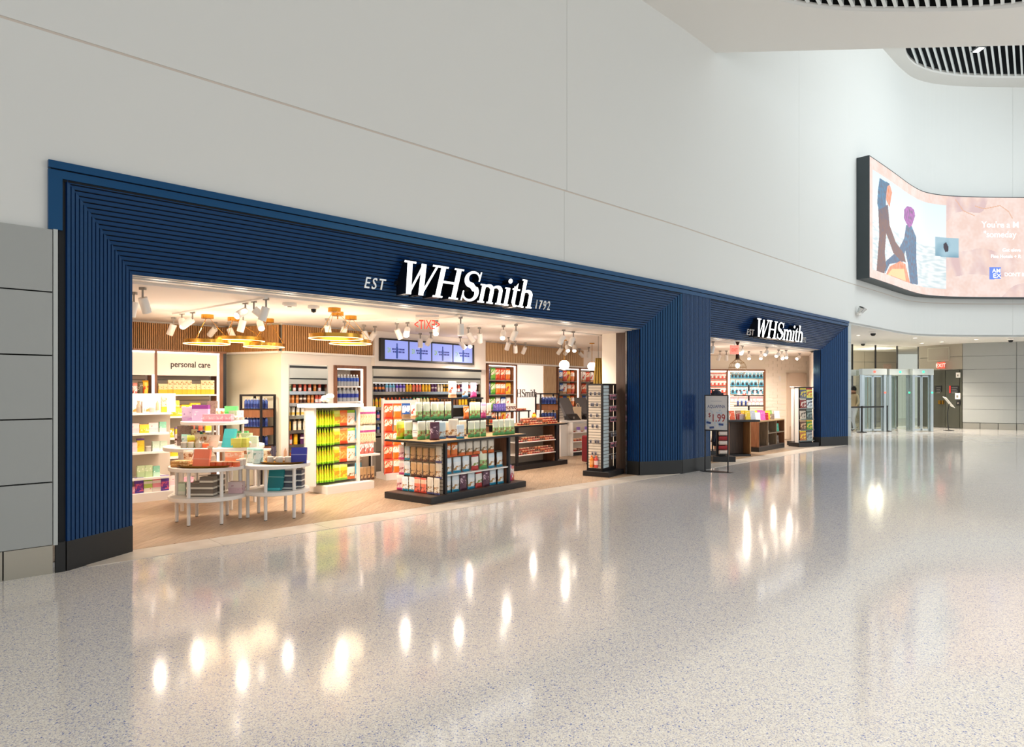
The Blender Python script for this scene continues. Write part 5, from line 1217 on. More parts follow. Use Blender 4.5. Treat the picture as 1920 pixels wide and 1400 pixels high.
kind('keyringd', 'keyring', card_mesh('keyring', .05, .08, c_('keyring_grey', '#8f8a90'), c_('keyring_dark', '#4a4850')), 'grey keyring card', 'keyring')
MAGC = [('#5a5a72', '#e8d23a'), ('#e3d85a', '#c23a30'), ('#8a2c28', '#e9ddd0'), ('#dfe6ea', '#2c3a4a'), ('#cdbfae', '#57483c'), ('#44524c', '#90a09a'), ('#6a4630', '#d8b48a'), ('#4a8a3c', '#e8c83a'), ('#b06a3a', '#f0d03c'), ('#a0a8a8', '#50565a')]
for i, (a, b) in enumerate(MAGC): kind(f'mag{i}', 'magazine', box_mesh('magazine', .2, .27, .012, pmat(f'mag{i}_print', [(0, a), (.84, b)], b, zr=(.1, .7), sc=14, thr=.53)), ['grey and yellow', 'yellow', 'dark red', 'pale blue', 'beige', 'slate green', 'brown', 'green and yellow', 'rust and yellow', 'silver grey'][i]+' magazine', 'magazine')
BK = [('#e9c92e', 'yellow'), ('#c95fb0', 'pink'), ('#c8283c', 'crimson'), ('#5fcfb0', 'mint green'), ('#f0e6da', 'cream'), ('#7fae5a', 'leaf green'), ('#e8643c', 'orange'), ('#8a7a6c', 'taupe'), ('#c8ccd8', 'silver')]
for i, (a, b) in enumerate(BK): kind(f'bk{i}', 'book', book_mesh('book', .15, .22, .03, pmat(f'bk{i}_print', [(0, a), (.7, a)], '#fff6ec', zr=(.3, .8), sc=14, thr=.6), M['paper']), b+' hardback book', 'book')
CNT = {}
def it(key, fr, x, y, z, where, group, rot=0.0, tilt=0.0, scale=None, roll=0.0, ordn=None):
    name, me, desc, cat = KIND[key]
    wc = lambda s_: len(s_.split())
    for cut in (' with ', ' printed '):
        if wc(desc)+wc(where)+3 > 16: desc = desc.split(cut)[0]
    where = where if wc(desc)+wc(where)+3 <= 16 else where.replace('the ', '')
    if wc(desc)+wc(where)+3 > 16: desc = ' '.join(desc.split()[-(13-wc(where)):])
    k = (desc, where); CNT[k] = CNT.get(k, 0)+1
    n = ORD[min(CNT[k]-1, 29)]
    return put(name, me, fr, x, y, z, f'{n} {desc} from left, {where}', cat, group, rot, tilt, roll, scale)
def row(keys, fr, x0, x1, y, z, where, group, jit=0.006, rot=0.06, tilt=0.0, scale=None):
    n = len(keys)
    for i, k in enumerate(keys):
        if k is None: continue
        x = x0+(x1-x0)*(i+0.5)/n
        sc_ = scale or 1.0; me_ = KIND[k][1]; ww = max(v.co.x for v in me_.vertices)*2; pit = abs(x1-x0)/n
        kx = min(1.0, 0.97*pit/(ww*sc_)); kx = max(kx, .45)
        it(k, fr, x+random.uniform(-jit, jit)*(.2 if kx < 1 else 1), y+random.uniform(-jit, jit), z, where, group, random.uniform(-rot, rot)*(.4 if kx < 1 else 1), tilt, (sc_*kx, sc_*max(kx, .7), sc_))
def shelf(t, x0, x1, y0, y1, z, th=0.025, m=None, lip=None):
    MB().box(x0, y0, z-th, x1, y1, z).build('shelf', m or M['white'], t)
    if lip: MB().box(x0, y0-0.006, z-0.05, x1, y0, z+0.006).build('price_rail', lip, t)
def slatwall(t, x0, x1, y, z0, z1, m, n=None, name='slatwall'):
    n = n or max(4, int((z1-z0)/0.065)); mb = MB(); p = (z1-z0)/n
    mb.box(x0, y, z0, x1, y+0.006, z1, 1)
    for i in range(n): mb.box(x0, y-0.012, z0+i*p+0.006, x1, y, z0+(i+1)*p-0.006, 0)
    r = mb.build(name, [m, M['grey']], t); return r

# ================================================================== PERSONAL CARE BAYS
DB = 0.38
fp = f0.sub(0, -DB)                                      # front plane of the bays
q = lambda px: f0.xcol(px, -DB)
xa, xb, xc, xd, xe, xf = q(236), q(290), q(294.5), q(411), q(418), q(424)
t = thing('wall_bay', 'lit white personal care bay with wooden posts and a white header', 'shelf unit', f0.sub(0, -DB))
box('header_panel', (xa, 0.0, 1.83, xb, 0.03, 2.2), mat('header_backlit', '#f6e6da', .5, emit=.1), t)
box('header_panel', (xc, 0.0, 1.83, xd, 0.03, 2.19), MATS['header_backlit'], t)
for a, b in ((xb, xc), (xd, xe)): box('post', (a, -0.01, 0, b, DB-0.02, 2.24), M['walnut'], t)
box('end_panel', (xe, -0.01, 0, xf, DB-0.02, 2.24), M['black'], t)
for a in (xb-0.035, xd-0.03): box('light_strip', (a, 0.0, 0.1, a+0.03, 0.02, 1.84 if a < xc else 2.19), M['led'], t)
for a, b in ((xa, xb), (xc, xd)): box('light_strip', (a, -0.008, 2.185, b, 0.0, 2.205), M['led'], t)
box('lintel', (xa, -0.02, 2.205, xf, DB-0.02, 2.235), M['walnut'], t)
for a, b in ((xa, xb), (xc, xd)): slatwall(t, a, b-0.035, DB-0.03, 0.1, 1.83, M['slatwall'])
lettering('header_lettering', 'personal care', 0.135, M['ink'], t, ((q(320)+q(394))/2, -0.004, 1.965), bold=.012, width=q(394)-q(320))
SH = [1.53, 1.22, 0.93, 0.62]
for z in SH: shelf(t, xc, xd-0.04, 0.02, DB-0.04, z)
for z in SH[:2]: shelf(t, xa, xb-0.04, 0.02, DB-0.04, z-0.08)
row(['ybox', 'ybox', 'ytall', 'ytall', 'ytall', 'ytall', 'ytall', 'ybox', 'ybox', 'ytall', 'ytall', 'ytall'], fp, xc+.04, xd-.05, .1, SH[0], 'upper shelf, personal care bay', 'skincare cartons on the upper shelf')
row(['yfull', 'yflower', 'yfull', 'yflower', 'yfull'], fp, xc+.04, xd-.1, .12, SH[1], 'second shelf, personal care bay', 'cartons on the second shelf')
row(['ybox', 'ybox', 'redj', 'ybox', 'coralb', 'coralb', 'ybox'], fp, xc+.04, xd-.08, .12, SH[2], 'third shelf, personal care bay', 'goods on the third shelf')
row(['worg', 'mint', 'pinkw', 'mint', 'worg'], fp, xc+.04, xd-.08, .12, SH[3], 'low shelf, personal care bay', 'goods on the low shelf')
row(['redp', 'redp', 'blackbag', 'chipy'], fp, xa+.05, xb-.06, .12, 1.47, 'upper hooks, bay by the shopfront jamb', 'packs in the jamb bay')
row(['limef', 'lime', 'limef'], fp, xa+.1, xb-.08, .1, 1.16, 'lower hooks, bay by the shopfront jamb', 'packs in the jamb bay')

# white stepped gondola by the jamb ---------------------------------
gA_ = ground(246.7, 944.4).xy; fw = Frame(gA_, V2(0.69, 0.72)); wq = lambda px, y=0: fw.xcol(px, y)
t = thing('white_gondola', 'white stepped gondola of skincare gifts beside the blue jamb', 'display shelf', fw, 0, 0)
x0g, x1g = -0.35, wq(325)
box('base', (x0g, 0, 0, x1g, 0.5, 0.13), M['white'], t, bevel=.005)
box('back_panel', (x0g, 0.42, 0.13, x1g+0.1, 0.46, 1.53), M['slatwall'], t)
box('top_panel', (x0g, 0.25, 1.27, x1g+0.12, 0.27, 1.55), M['white'], t)
ZG = [1.275, 0.985, 0.715, 0.345]
for z, dx in zip(ZG, (-0.02, -0.05, -0.05, -0.04)): shelf(t, x0g, x1g+dx, 0.02, 0.42, z, .03)
fr_ = fw
row(['worg', 'vase', 'worg', 'jarw', 'tubeo', 'ytall'], fr_, 0.0, x1g-.05, .12, ZG[0], 'top shelf, white jamb gondola', 'gifts on the white jamb gondola')
row(['pinkw', 'yfull', 'pinkw', 'mint'], fr_, 0.0, x1g-.05, .12, ZG[1], 'second shelf, white jamb gondola', 'gifts on the white jamb gondola')
row(['pinkw', 'ybook', 'jarw', 'mintw', 'mintw'], fr_, 0.0, x1g-.05, .12, ZG[2], 'third shelf, white jamb gondola', 'gifts on the white jamb gondola')
row([None, 'greentin', 'greentin', 'mint', None], fr_, 0.0, x1g-.05, .12, ZG[3], 'low shelf, white jamb gondola', 'gifts on the white jamb gondola')
row(['pinktin', 'purp', 'grnpk', 'pnkpk', 'purp'], fr_, -.05, x1g-.03, .1, .13, 'base of white jamb gondola', 'cartons on the gondola base')
fw2 = fw.sub(x1g-0.12, 0.42)
t = thing('white_gondola', 'narrow white gondola end with three low shelves behind the round table', 'display shelf', fw2)
box('base', (0, 0, 0, .62, .4, .14), M['white'], t); box('back_panel', (0, .36, .14, .62, .39, 1.28), M['slatwall'], t)
for z in (1.2, .87, .58): shelf(t, 0, .62, .02, .36, z, .03)
row(['yfull', 'yfull', 'yflower'], fw2, 0.03, .62, .13, 1.2, 'top shelf, narrow gondola end', 'gifts on the narrow gondola end')
row(['yfull'], fw2, .1, .45, .13, 1.32, 'stacked atop the narrow gondola end', 'gifts on the narrow gondola end')
row(['coralbx', 'yflower', 'ybook', 'greenb'], fw2, 0.03, .6, .13, .87, 'middle shelf, narrow gondola end', 'gifts on the narrow gondola end', scale=.8)
row(['worg', 'ybook', 'limef'], fw2, 0.03, .6, .13, .58, 'low shelf, narrow gondola end', 'gifts on the narrow gondola end', scale=.85)
row(['pinktin', 'pinkw', 'pinktin'], fw2, 0.03, .6, .1, .14, 'base of the narrow gondola end', 'gifts on the narrow gondola end')

# round white nesting tables ----------------------------------------
def round_table(px, py, Y, r, tiers, legz, label, legs=4, a0=0.4, th=0.045, rleg=0.8):
    c = at(px, py, Y); t = thing('round_table', label, 'table', loc=(c.x, c.y, 0))
    for i, (z, rr) in enumerate(tiers):
        MB().lathe([(0, z-th), (rr-.004, z-th), (rr, z-th+.004), (rr, z-.004), (rr-.004, z), (rr-.03, z), (rr-.03, z-.003), (0, z-.003)], n=56).build('tabletop' if i == 0 else 'shelf', M['white'], t)
    zt = tiers[0][0]-th
    for k in range(legs):
        a = a0+2*PI*k/legs; x, y = tiers[0][1]*rleg*math.cos(a), tiers[0][1]*rleg*math.sin(a)
        MB().lathe([(0, .012, 1), (.015, .0, 1), (.018, .012, 1), (.021, .014, 0), (.021, zt, 0)], (x, y, 0), n=12).build('leg', [M['white'], M['bin']], t)
    return Frame(c.xy, (1, 0))
T1 = round_table(391.5, 870, 8.16, .445, [(.685, .445), (.335, .45)], 0, 'front round white table holding the coral box and orange candles', 6, .3)
T3 = round_table(517.5, 868, 8.47, .42, [(.68, .42), (.355, .41)], 0, 'round white table with the royal blue box, nearest the opening', 6, .5)
c2_ = at(403, 833, 9.25)
T2 = Frame(c2_.xy, (1, 0))
t = thing('round_table', 'tall two-tier round white table behind the others with the turquoise box', 'table', loc=(c2_.x, c2_.y, 0))
MB().lathe([(0, .79), (.64, .79), (.645, .795), (.645, .835), (.64, .84), (0, .84)], n=60).build('tabletop', M['white'], t)
MB().lathe([(0, 1.13), (.425, 1.13), (.43, 1.135), (.43, 1.17), (.425, 1.175), (0, 1.175)], n=56).build('upper_tier', M['white'], t)
for k in range(5):
    a = .5+2*PI*k/5; MB().lathe([(.022, 0), (.022, .79)], (.52*math.cos(a), .52*math.sin(a), 0), n=12).build('leg', M['white'], t)
for k in range(4):
    a = .5+2*PI*k/4; MB().lathe([(.018, .84), (.018, 1.13)], (.36*math.cos(a), .36*math.sin(a), 0), n=10).build('tier_post', M['white'], t)
def pos(fr, px, Yoff): return fr.xcol(px, Yoff)
def pl_(key, fr, px, y, z, where, group='gifts on the round tables', **k): return it(key, fr, fr.xcol(px, y), y, z, where, group, **k)
W1 = 'on the front round table'
o = pl_('coralbx', T1, 377, -.2, .685, W1, tilt=-.22, rot=-.1)
tr_ = thing('oval_tray', 'long brass-coloured oval tray of orange candles on the front round table', 'tray', loc=T1(.07, -.27, .686))
MB().lathe([(0, 0), (.3, 0), (.34, .025), (.335, .025), (.3, .008), (0, .008)], n=36, sx=.95, sy=.33).build('dish', mat('antique_gold', '#8a6428', .3, .9), tr_)
for px in (401, 412, 422, 432, 443): pl_('candle', T1, px, -.27+random.uniform(-.02, .02), .694, 'on the oval tray of the front round table')
pl_('woodbx', T1, 341, -.17, .685, W1); pl_('woodbx', T1, 341, -.17, .72, 'stacked atop another on front round table')
pl_('potp', T1, 353, .06, .685, W1); pl_('vase', T1, 394, .05, .685, W1, scale=1.3); pl_('orgbx', T1, 440, .15, .685, W1); pl_('jarw', T1, 449, -.12, .687, W1); pl_('jarw', T1, 455, -.02, .687, W1)
W1b = 'lower tier of the front round table'
for px, z, n in ((366, .335, 3), (391, .335, 3), (378, .335, 2), (406, .335, 3)):
    y = -.18 if px in (366, 391) else .0
    for k in range(n-(1 if px == 366 else 0)): pl_('taupebx', T1, px, y, z+k*.077, W1b)
pl_('mintw', T1, 340, -.08, .335, W1b); pl_('mintw', T1, 346, -.0, .335, W1b); pl_('pinkw', T1, 444, .05, .335, W1b)
W3 = 'on the round table with the royal blue box'
pl_('navybx', T3, 560, -.1, .68, W3, tilt=-.28, rot=.12)
tr_ = thing('oval_tray', 'brass-coloured oval tray of shells on the table with the royal blue box', 'tray', loc=T3(.12, -.12, .681))
MB().lathe([(0, 0), (.26, 0), (.3, .025), (.295, .025), (.26, .008), (0, .008)], n=36, sx=.95, sy=.4).build('dish', MATS['antique_gold'], tr_)
for key, px, y, z in (('shell', 519, -.12, .69), ('jarw', 507, -.15, .69), ('jarw', 524, -.17, .69), ('jarw', 540, -.14, .69), ('lav', 514, .1, .68), ('potp', 500, .12, .68), ('bagc', 484, -.12, .68), ('bagc', 473, .0, .68), ('shell', 530, .02, .68), ('tubeo', 535, .1, .68)):
    pl_(key, T3, px, y, z, W3)
W3b = 'lower tier, table with the royal blue box'
pl_('petrol', T3, 516, -.2, .39, W3b, tilt=-.25, rot=-.1); pl_('tealb', T3, 514, -.17, .357, 'lying under the petrol green box', tilt=0, scale=(1.1, 3.2, .14))
for px, y in ((541, -.08), (556, .05), (549, .2)):
    for k in range(4 if px == 541 else 3): pl_('slatebx', T3, px, y, .355+k*.077, W3b)
W2 = 'upper tier of the tall round table'
for key, px, y in (('lilac', 353, -.05), ('lilacbag', 377, -.1), ('pinktin', 394, -.22), ('pinktin', 409, -.22), ('pinktin', 425, -.2), ('brownbx', 398, .1), ('potp', 413, .0), ('greenbag', 434, .08), ('jarw', 434, -.15), ('shell', 442, -.1), ('shell', 452, -.04), ('pinkw', 443, .1)):
    pl_(key, T2, px, y, 1.175, W2)
W2b = 'main top of the tall round table'
for key, px, y, kw in (('brownbx', 343, -.1, {}), ('brownbx', 352, -.2, {}), ('ytall', 363, -.2, {}), ('potp', 370, -.35, {}), ('whtbx', 336, 0, {}), ('creamcard', 396, -.4, dict(tilt=-.35, rot=-.15)), ('tealb', 427, -.42, dict(tilt=-.28, rot=-.25)), ('olivebx', 445, -.4, {}), ('olivebx', 456, -.36, {}),
                       ('greentin', 461, -.1, {}), ('vase', 443, -.2, {}), ('mintw', 475, -.25, {}), ('jarw', 377, -.45, {}), ('potp', 381, -.3, {}), ('candle', 385, -.45, {}), ('greenb', 377, 0, {}), ('shell', 466, -.3, {})):
    pl_(key, T2, px, y, .84, W2b, **kw)
for k_, px, y, s_ in (('limef', 358, -.42, .6), ('bagc', 349, -.35, .9), ('potp', 366, -.2, 1.1), ('vase', 372, -.48, .8), ('lilac', 345, .1, 1.0), ('greenbag', 455, .2, .9), ('tubeo', 450, -.3, 1.0), ('ybook', 375, .1, 1.0)): pl_(k_, T2, px, y, .84, W2b, scale=s_)
for px in (345, 358, 480): pl_('jarw', T2, px, -.5 if px < 400 else -.2, .84, W2b)

# tilted crate racks of small water bottles ---------------------------
def crate_rack(fr, w, h, d, zs, label, where, nb=6):
    t = thing('crate_rack', label, 'rack', fr)
    for x in (0, w-.03):
        for y in (0, d-.03): box('post', (x, y, 0, x+.03, y+.03, h), M['black'], t)
    for y in (0, d-.03): box('rail', (0, y, h-.03, w, y+.03, h), M['black'], t)
    for x in (0, w-.03): box('rail', (x, 0, h-.03, x+.03, d, h), M['black'], t)
    box('foot', (0, -.02, 0, w, d+.02, .03), M['black'], t)
    for k, z in enumerate(zs):
        box('crate', (.03, .01, z-.13, w-.03, d-.03, z), M['walnut'], t); box('liner', (.02, 0.0, z-.0, w-.02, d-.02, z+.012), M['black'], t)
        for j in range(2):
            row(['waterd']*nb, fr, .04, w-.04, .07+j*.12, z+.012, f'{ORD[k]} crate of the {where}', 'bottles in the crate rack', jit=.002, scale=.8)
o_ = at(449, 0, 10.75); fk = Frame(o_.xy, V2(.93, -.36))
crate_rack(fk, .44, 1.53, .34, [1.29, 1.0, .70], 'black rack of wooden crates against the beige wall', 'rack by the beige wall')
# ================================================================== BACK WALL BAYS (recessed)
def bay(px0, px1, ztop, depth, name, label, cat, back=None, inner=None):
    x0, x1 = f2.xcol(px0), f2.xcol(px1)
    t = thing(name, label, cat, f2, 0, 0)
    inner = inner or M['grey']
    box('back_panel', (x0, depth-.02, 0, x1, depth, ztop), back or inner, t)
    for a, b in ((x0, x0+.02), (x1-.02, x1)): box('side_panel', (a, 0, 0, b, depth, ztop), inner, t)
    box('top_panel', (x0, 0, ztop-.02, x1, depth, ztop), inner, t)
    return t, x0, x1
dkin = mat('chiller_inside', '#8a8078', .5)
t, cx0, cx1 = bay(541, 615, 2.03, .55, 'open_chiller', 'small open chiller of juices and ready meals under a steel hood', 'fridge', dkin, M['steel'])
box('hood', (cx0+.02, -.005, 1.80, cx1-.02, .3, 1.97), M['steel'], t); box('gap_strip', (cx0+.02, -.003, 1.97, cx1-.02, .02, 2.01), M['black'], t); box('hood', (cx0+.02, .0, 1.70, cx1-.02, .25, 1.78), M['steel'], t)
ZH = [1.575, 1.375, 1.165, .92, .68, .45]
for z in ZH: shelf(t, cx0+.02, cx1-.02, .04, .5, z, .02, M['steel'], M['chrome'])
row(['greenp', 'redj', 'redj', 'coralb', 'redj', 'orgj', 'redj'], f2, cx0+.04, cx1-.04, .12, ZH[0], 'top shelf, small chiller', 'goods in the small chiller', scale=.72)
row(['orgj', 'orgj', 'orgj', 'brownj', 'brownj', 'orgj', 'orgj', 'redj', 'redj'], f2, cx0+.04, cx1-.04, .12, ZH[1], 'second shelf, small chiller', 'goods in the small chiller', scale=.78)
row(['milk']*5+['greenb']*3, f2, cx0+.04, cx1-.04, .12, ZH[2], 'third shelf, small chiller', 'goods in the small chiller', scale=.85)
row(['yellowb', 'creamb', 'creamb', 'creamb', 'plumb', 'greenb', 'yellowb'], f2, cx0+.04, cx1-.04, .12, ZH[3], 'fourth shelf, small chiller', 'goods in the small chiller', scale=.9)
row(['redj', 'yellowb', 'plumb', 'redj', 'redj', 'coralb'], f2, cx0+.04, cx1-.04, .12, ZH[4], 'fifth shelf, small chiller', 'goods in the small chiller')
row(['chipo', 'chipy', 'chipr'], f2, cx0+.04, cx1-.04, .14, ZH[5], 'low shelf, small chiller', 'goods in the small chiller', scale=.7)
box('base', (cx0, -.02, 0, cx1, .1, .42), M['grey'], t)
t, nx0, nx1 = bay(627, 683, 2.02, .4, 'bottle_niche', 'wood-framed lit niche holding two shelves of water bottles', 'shelf niche', M['slatwall'], M['walnut'])
fmb = MB()
for a, b, c, d in ((nx0-.02, 0, nx0+.04, 2.04), (nx1-.04, 0, nx1+.03, 2.04), (nx0, 1.99, nx1, 2.04)): MB().box(a, -.03, b, c, .02, d).build('frame', M['walnut'], t)
box('light_strip', (nx1-.075, -.01, .1, nx1-.045, .01, 1.98), M['led'], t); box('light_strip', (nx0+.05, -.01, 1.965, nx1-.05, .01, 1.985), M['led'], t)
ZN = [1.67, 1.395, 1.15, .9]
for z in ZN: shelf(t, nx0+.02, nx1-.02, .02, .38, z, .025, M['white'])
row(['water']*8, f2, nx0+.05, nx1-.07, .08, ZN[0], 'upper shelf of the lit niche', 'water bottles in the niche', rot=0)
row(['waterl']*6, f2, nx0+.05, nx1-.07, .09, ZN[1], 'lower shelf of the lit niche', 'water bottles in the niche', rot=0)
row(['water']*7, f2, nx0+.05, nx1-.07, .09, ZN[2], 'hidden shelf of the lit niche', 'water bottles in the niche', rot=0)
t, gx0, gx1 = bay(698, 902, 2.05, .6, 'open_chiller', 'long open chiller of coloured drinks under the televisions', 'fridge', dkin, M['steel'])
box('hood', (gx0+.02, -.01, 1.86, gx1-.02, .35, 2.0), M['steel'], t); box('gap_strip', (gx0, -.012, 2.0, gx1, .02, 2.05), M['black'], t); box('gap_strip', (gx0+.02, .0, 1.82, gx1-.02, .03, 1.86), M['black'], t)
box('hood', (gx0+.02, .01, 1.74, gx1-.02, .3, 1.82), M['steel'], t)
ZK = [1.56, 1.27, 1.02, .78]
for z in ZK: shelf(t, gx0+.02, gx1-.02, .04, .55, z, .02, M['steel'], M['chrome'])
box('light_strip', (gx0+.05, .04, 1.73, gx1-.05, .06, 1.738), mat('chiller_led', '#fff4e8', .4, emit=3), t)
W_ = gx1-gx0
row(['navyo']*4+['aqua']*3+['violet']*3+['yellowb']*2+['coralb']*3+['yellowb']*3+['plumb']*2+['creamb']*2+['goldb']*3+['redj']*3+['plumb']+['creamb']*2+['redj']*2+['creamb'], f2, gx0+.04, gx1-.06, .1, ZK[0], 'top shelf, long chiller', 'drinks in the long chiller', jit=.002, rot=0, scale=.82)
row(['sporty']*3+['sporto']*2+['sportr']*3+['sportb']*3+['lemong']*5+['teao']*9+['yellowb']*3+['goldb']*3, f2, gx0+.04, gx1-.06, .1, ZK[1], 'second shelf, long chiller', 'drinks in the long chiller', jit=.002, rot=0, scale=.84)
row(['dkblue', 'dkblue', 'darkg', 'dkblue', 'dkblue', 'darkg', 'darkg']+[None]*2, f2, gx0+.04, gx0+W_*.36, .1, ZK[2], 'third shelf, long chiller', 'drinks in the long chiller', rot=0, scale=.85)
row(['water']*7+[None]*2, f2, gx0+.04, gx0+W_*.36, .1, ZK[3], 'low shelf, long chiller', 'drinks in the long chiller', rot=0, scale=.8)
box('base', (gx0, -.1, 0, gx1, .04, .70), M['grey'], t); box('base_joint', (gx0, -.106, .44, gx1, -.1, .45), M['black'], t)
# wall pieces around the recesses
xs_ = [(0, cx0, 0), (cx0, cx1, 2.03), (cx1, nx0, 0), (nx0, nx1, 2.02), (nx1, gx0, 0), (gx0, gx1, 2.05)]
bx0, bx1 = f2.xcol(911), f2.xcol(967); kx0, kx1, kx2 = f2.xcol(1043), f2.xcol(1085), f2.xcol(1122)
xs_ += [(gx1, bx0, 0), (bx0, bx1, 2.2), (bx1, kx0, 0), (kx0, kx2, 2.2), (kx2, 12.5, 0)]
for a, b, z in xs_: box('wall_panel', (a, 0, z, b, .08, ZCE), M['shopwall'], ws, loc=f2(0, 0), rot=f2.ang)
# crisp bays
def crispbay(a, b, label, rows, where, dep=.3):
    t = thing('crisp_bay', label, 'shelf unit', f2)
    slatwall(t, a, b, dep-.04, .2, 2.18, M['slatwall'])
    for x in (a, b-.05): box('post', (x, -.05, 0, x+.05, dep, 2.2), M['walnut'], t)
    box('lintel', (a, -.05, 2.17, b, dep, 2.2), M['walnut'], t)
    box('light_strip', (b-.085, -.03, .1, b-.055, -.01, 2.16), M['led'], t); box('light_strip', (a+.05, -.03, 2.145, b-.05, -.01, 2.165), M['led'], t)
    for z, keys in rows:
        shelf(t, a+.05, b-.05, -.02, dep-.04, z, .02, M['grey']); row(keys, f2, a+.06, b-.1, .08, z, where(z), 'crisp bags in the back wall bays', jit=.01, rot=.15)
zr_ = {1.83: 'top', 1.5: 'middle', 1.16: 'lower', .85: 'bottom'}
crispbay(bx0, bx1, 'lit crisp bay with a wooden frame beside the long chiller', [(1.83, ['chipp', 'chipg', 'chipr', 'chipr', 'chipo']), (1.5, ['chipp', 'chipg', 'chipo', 'chipo', 'chipy']), (1.16, ['chipo', 'chipg', 'chipw', 'chipb', 'chipw']), (.85, ['chipy', 'chipr', 'chipo', 'chipy', 'chipw'])], lambda z: zr_[z]+' shelf of the chiller-side crisp bay')
crispbay(kx0, kx1, 'lit crisp bay behind the self-service kiosks', [(1.83, ['chipy', 'chipb', 'chipr', 'chipy', 'chipo']), (1.5, ['chipy', 'chipb', 'chipw', 'chipo', 'chipr']), (1.16, ['chipb', 'chipo', 'chipb', 'chipy', 'chipo'])], lambda z: zr_[z]+' shelf of the kiosk crisp bay')
crispbay(kx1, kx2, 'lit bay of pale packs behind the kiosks by the partition', [(1.83, ['chipw', 'chipw', 'chipr', 'chipw']), (1.5, ['chipw', 'chipr', 'chipw', 'chipw']), (1.16, ['chipo', 'chipb', 'chipw', 'chipo'])], lambda z: zr_[z]+' shelf of the pale pack bay')
t = thing('back_panel_sign', 'white backlit wall panel with dark serif letters beside the crisp bay', 'sign', f2)
a, b = f2.xcol(969, -.04), f2.xcol(1020, -.04)
box('panel', (a, -.04, .3, b, -.01, 2.2), mat('backlit_panel', '#fff4ea', .5, emit=.55), t)
g0_, g1_ = f2.xcol(957, -.05), f2.xcol(1007, -.05)
sgn = thing('wall_lettering', 'dark serif shop lettering on the white backlit wall panel', 'sign', f2, 0, -.05)
def small_whs(parent, x0, x1, z0, z1, m):
    H = z1-z0; tot = sum(GL[c][1] for c in 'WHSmith'); sx = (x1-x0)/(tot*H); x = x0
    for c in 'WHSmith':
        if c not in 'W': ob('letter', letter_mesh(GL[c][0], H, sx, 0.0, .012, [m, m]), parent, (x, 0, z0))
        x += GL[c][1]*H*sx
small_whs(sgn, g0_, g1_, 1.43, 1.62, mat('letter_grey', '#6c645f', .5))
box('wood_column', (f2.xcol(1020, -.06), -.06, 0, f2.xcol(1043, -.06), 0.0, 2.2), M['oakl'], None, loc=f2(0, 0), rot=f2.ang); bpy.data.objects['wood_column'].update_tag(); tag(bpy.data.objects['wood_column'], 'pale oak column between the white sign panel and kiosk crisp bay', 'pillar')
# televisions
tvb = thing('television_row', 'black housing round four blue menu televisions above the long chiller', 'screen', f2)
xv0, xv1 = f2.xcol(714, -.16), f2.xcol(889.5, -.16)
box('housing', (xv0, -.16, 2.145, xv1, -.10, 2.575), M['black'], tvb, bevel=.006)
scm = mat('tv_blue', '#5560a8', .5, emit=.85, ecol='#9aa6ea')
tb = mat('tv_bottle', '#101830', .5, emit=.5, ecol='#3d62c4'); tg = mat('tv_green', '#202a10', .5, emit=.8, ecol='#a4cc3c'); tp = mat('tv_text', '#141838', .5, emit=.5, ecol='#4552b4')
wtv = (xv1-xv0-.14)/4
for k in range(4):
    a = xv0+.10+k*wtv
    box('screen', (a, -.168, 2.185, a+wtv-.04, -.16, 2.54), scm, tvb)
    mb = MB(); c = a+wtv*.47; mb.box(c-.022, -.171, 2.2, c+.022, -.168, 2.42); mb.box(c-.014, -.171, 2.42, c+.014, -.168, 2.49); mb.build('screen_bottle', tb, tvb)
    lettering('screen_text', '2X', .13, tg, tvb, (a+wtv*.15, -.172, 2.31), extrude=.0005, width=.085, bold=.01)
    for zz_, w_ in ((2.36, (.05, .03, .06, .02, .05, .06)), (2.31, (.04, .05, .03, .06, .02, .05))):
        xx_ = a+wtv*.27+(.02 if zz_ < 2.35 else 0); mb = MB()
        for ww_ in w_: mb.box(xx_, -.1705, zz_, xx_+ww_, -.1685, zz_+.032); xx_ += ww_+.009
        mb.build('screen_text', tp, tvb)

# ================================================================== WHITE SWEETS GONDOLA
gc = ground(613.6, 927.8).xy; fs = Frame(gc, V2(.66, .75))
t = thing('sweets_gondola', 'white gondola of lime green sweets pouches in the middle of the shop', 'display shelf', fs)
box('base', (0, 0, 0, .88, .62, .13), M['white'], t, bevel=.005)
fb = fs.sub(-.0, .12)                                    # face plane
bx_ = lambda px: fb.xcol(px, 0)
a, b, c = bx_(589), bx_(675), bx_(704)
a = max(a, 0.0) if a > 0 else a
for x0_, x1_ in ((a, a+.035), (b-.035, b)): box('post', (x0_, .12, .13, x1_, .17, 1.36), M['white'], t)
box('top_board', (a-.06, .05, 1.33, b+.02, .5, 1.385), M['white'], t)
slatwall(t, a, b, .38, .13, 1.33, mat('slat_olive', '#cfc9a4', .55)); box('side_panel', (a, .17, .13, a+.02, .4, 1.33), M['white'], t); box('side_panel', (b-.02, .17, .13, b, .4, 1.33), M['white'], t)
ZL = [1.03, .745, .46, .175]
for k, z in enumerate(ZL):
    if k: shelf(t, a+.03, b-.03, .2, .38, z+.27, .03, mat('grey_shelf', '#7d7468', .5))
    r0 = ['top', 'second', 'third', 'bottom'][k]
    for j in range(7): it('lime', fb, a+.10+j*(b-a)*.056, .02+.05, z, f'{r0} hook row, sweets gondola', 'sweets pouches on the white gondola', .95+random.uniform(-.1, .1), roll=random.uniform(-.05, .05))
    for j, kx in enumerate(['limef', 'orangep', 'whitep', 'bluep'] if k < 3 else ['limef', 'limef', 'orangewp', 'bluep']):
        it(kx, fb, a+.1+(b-a)*(.40+.17*j), .03+.05, z, f'{r0} hook row, sweets gondola', 'sweets pouches on the white gondola', random.uniform(-.1, .1), scale=.92)
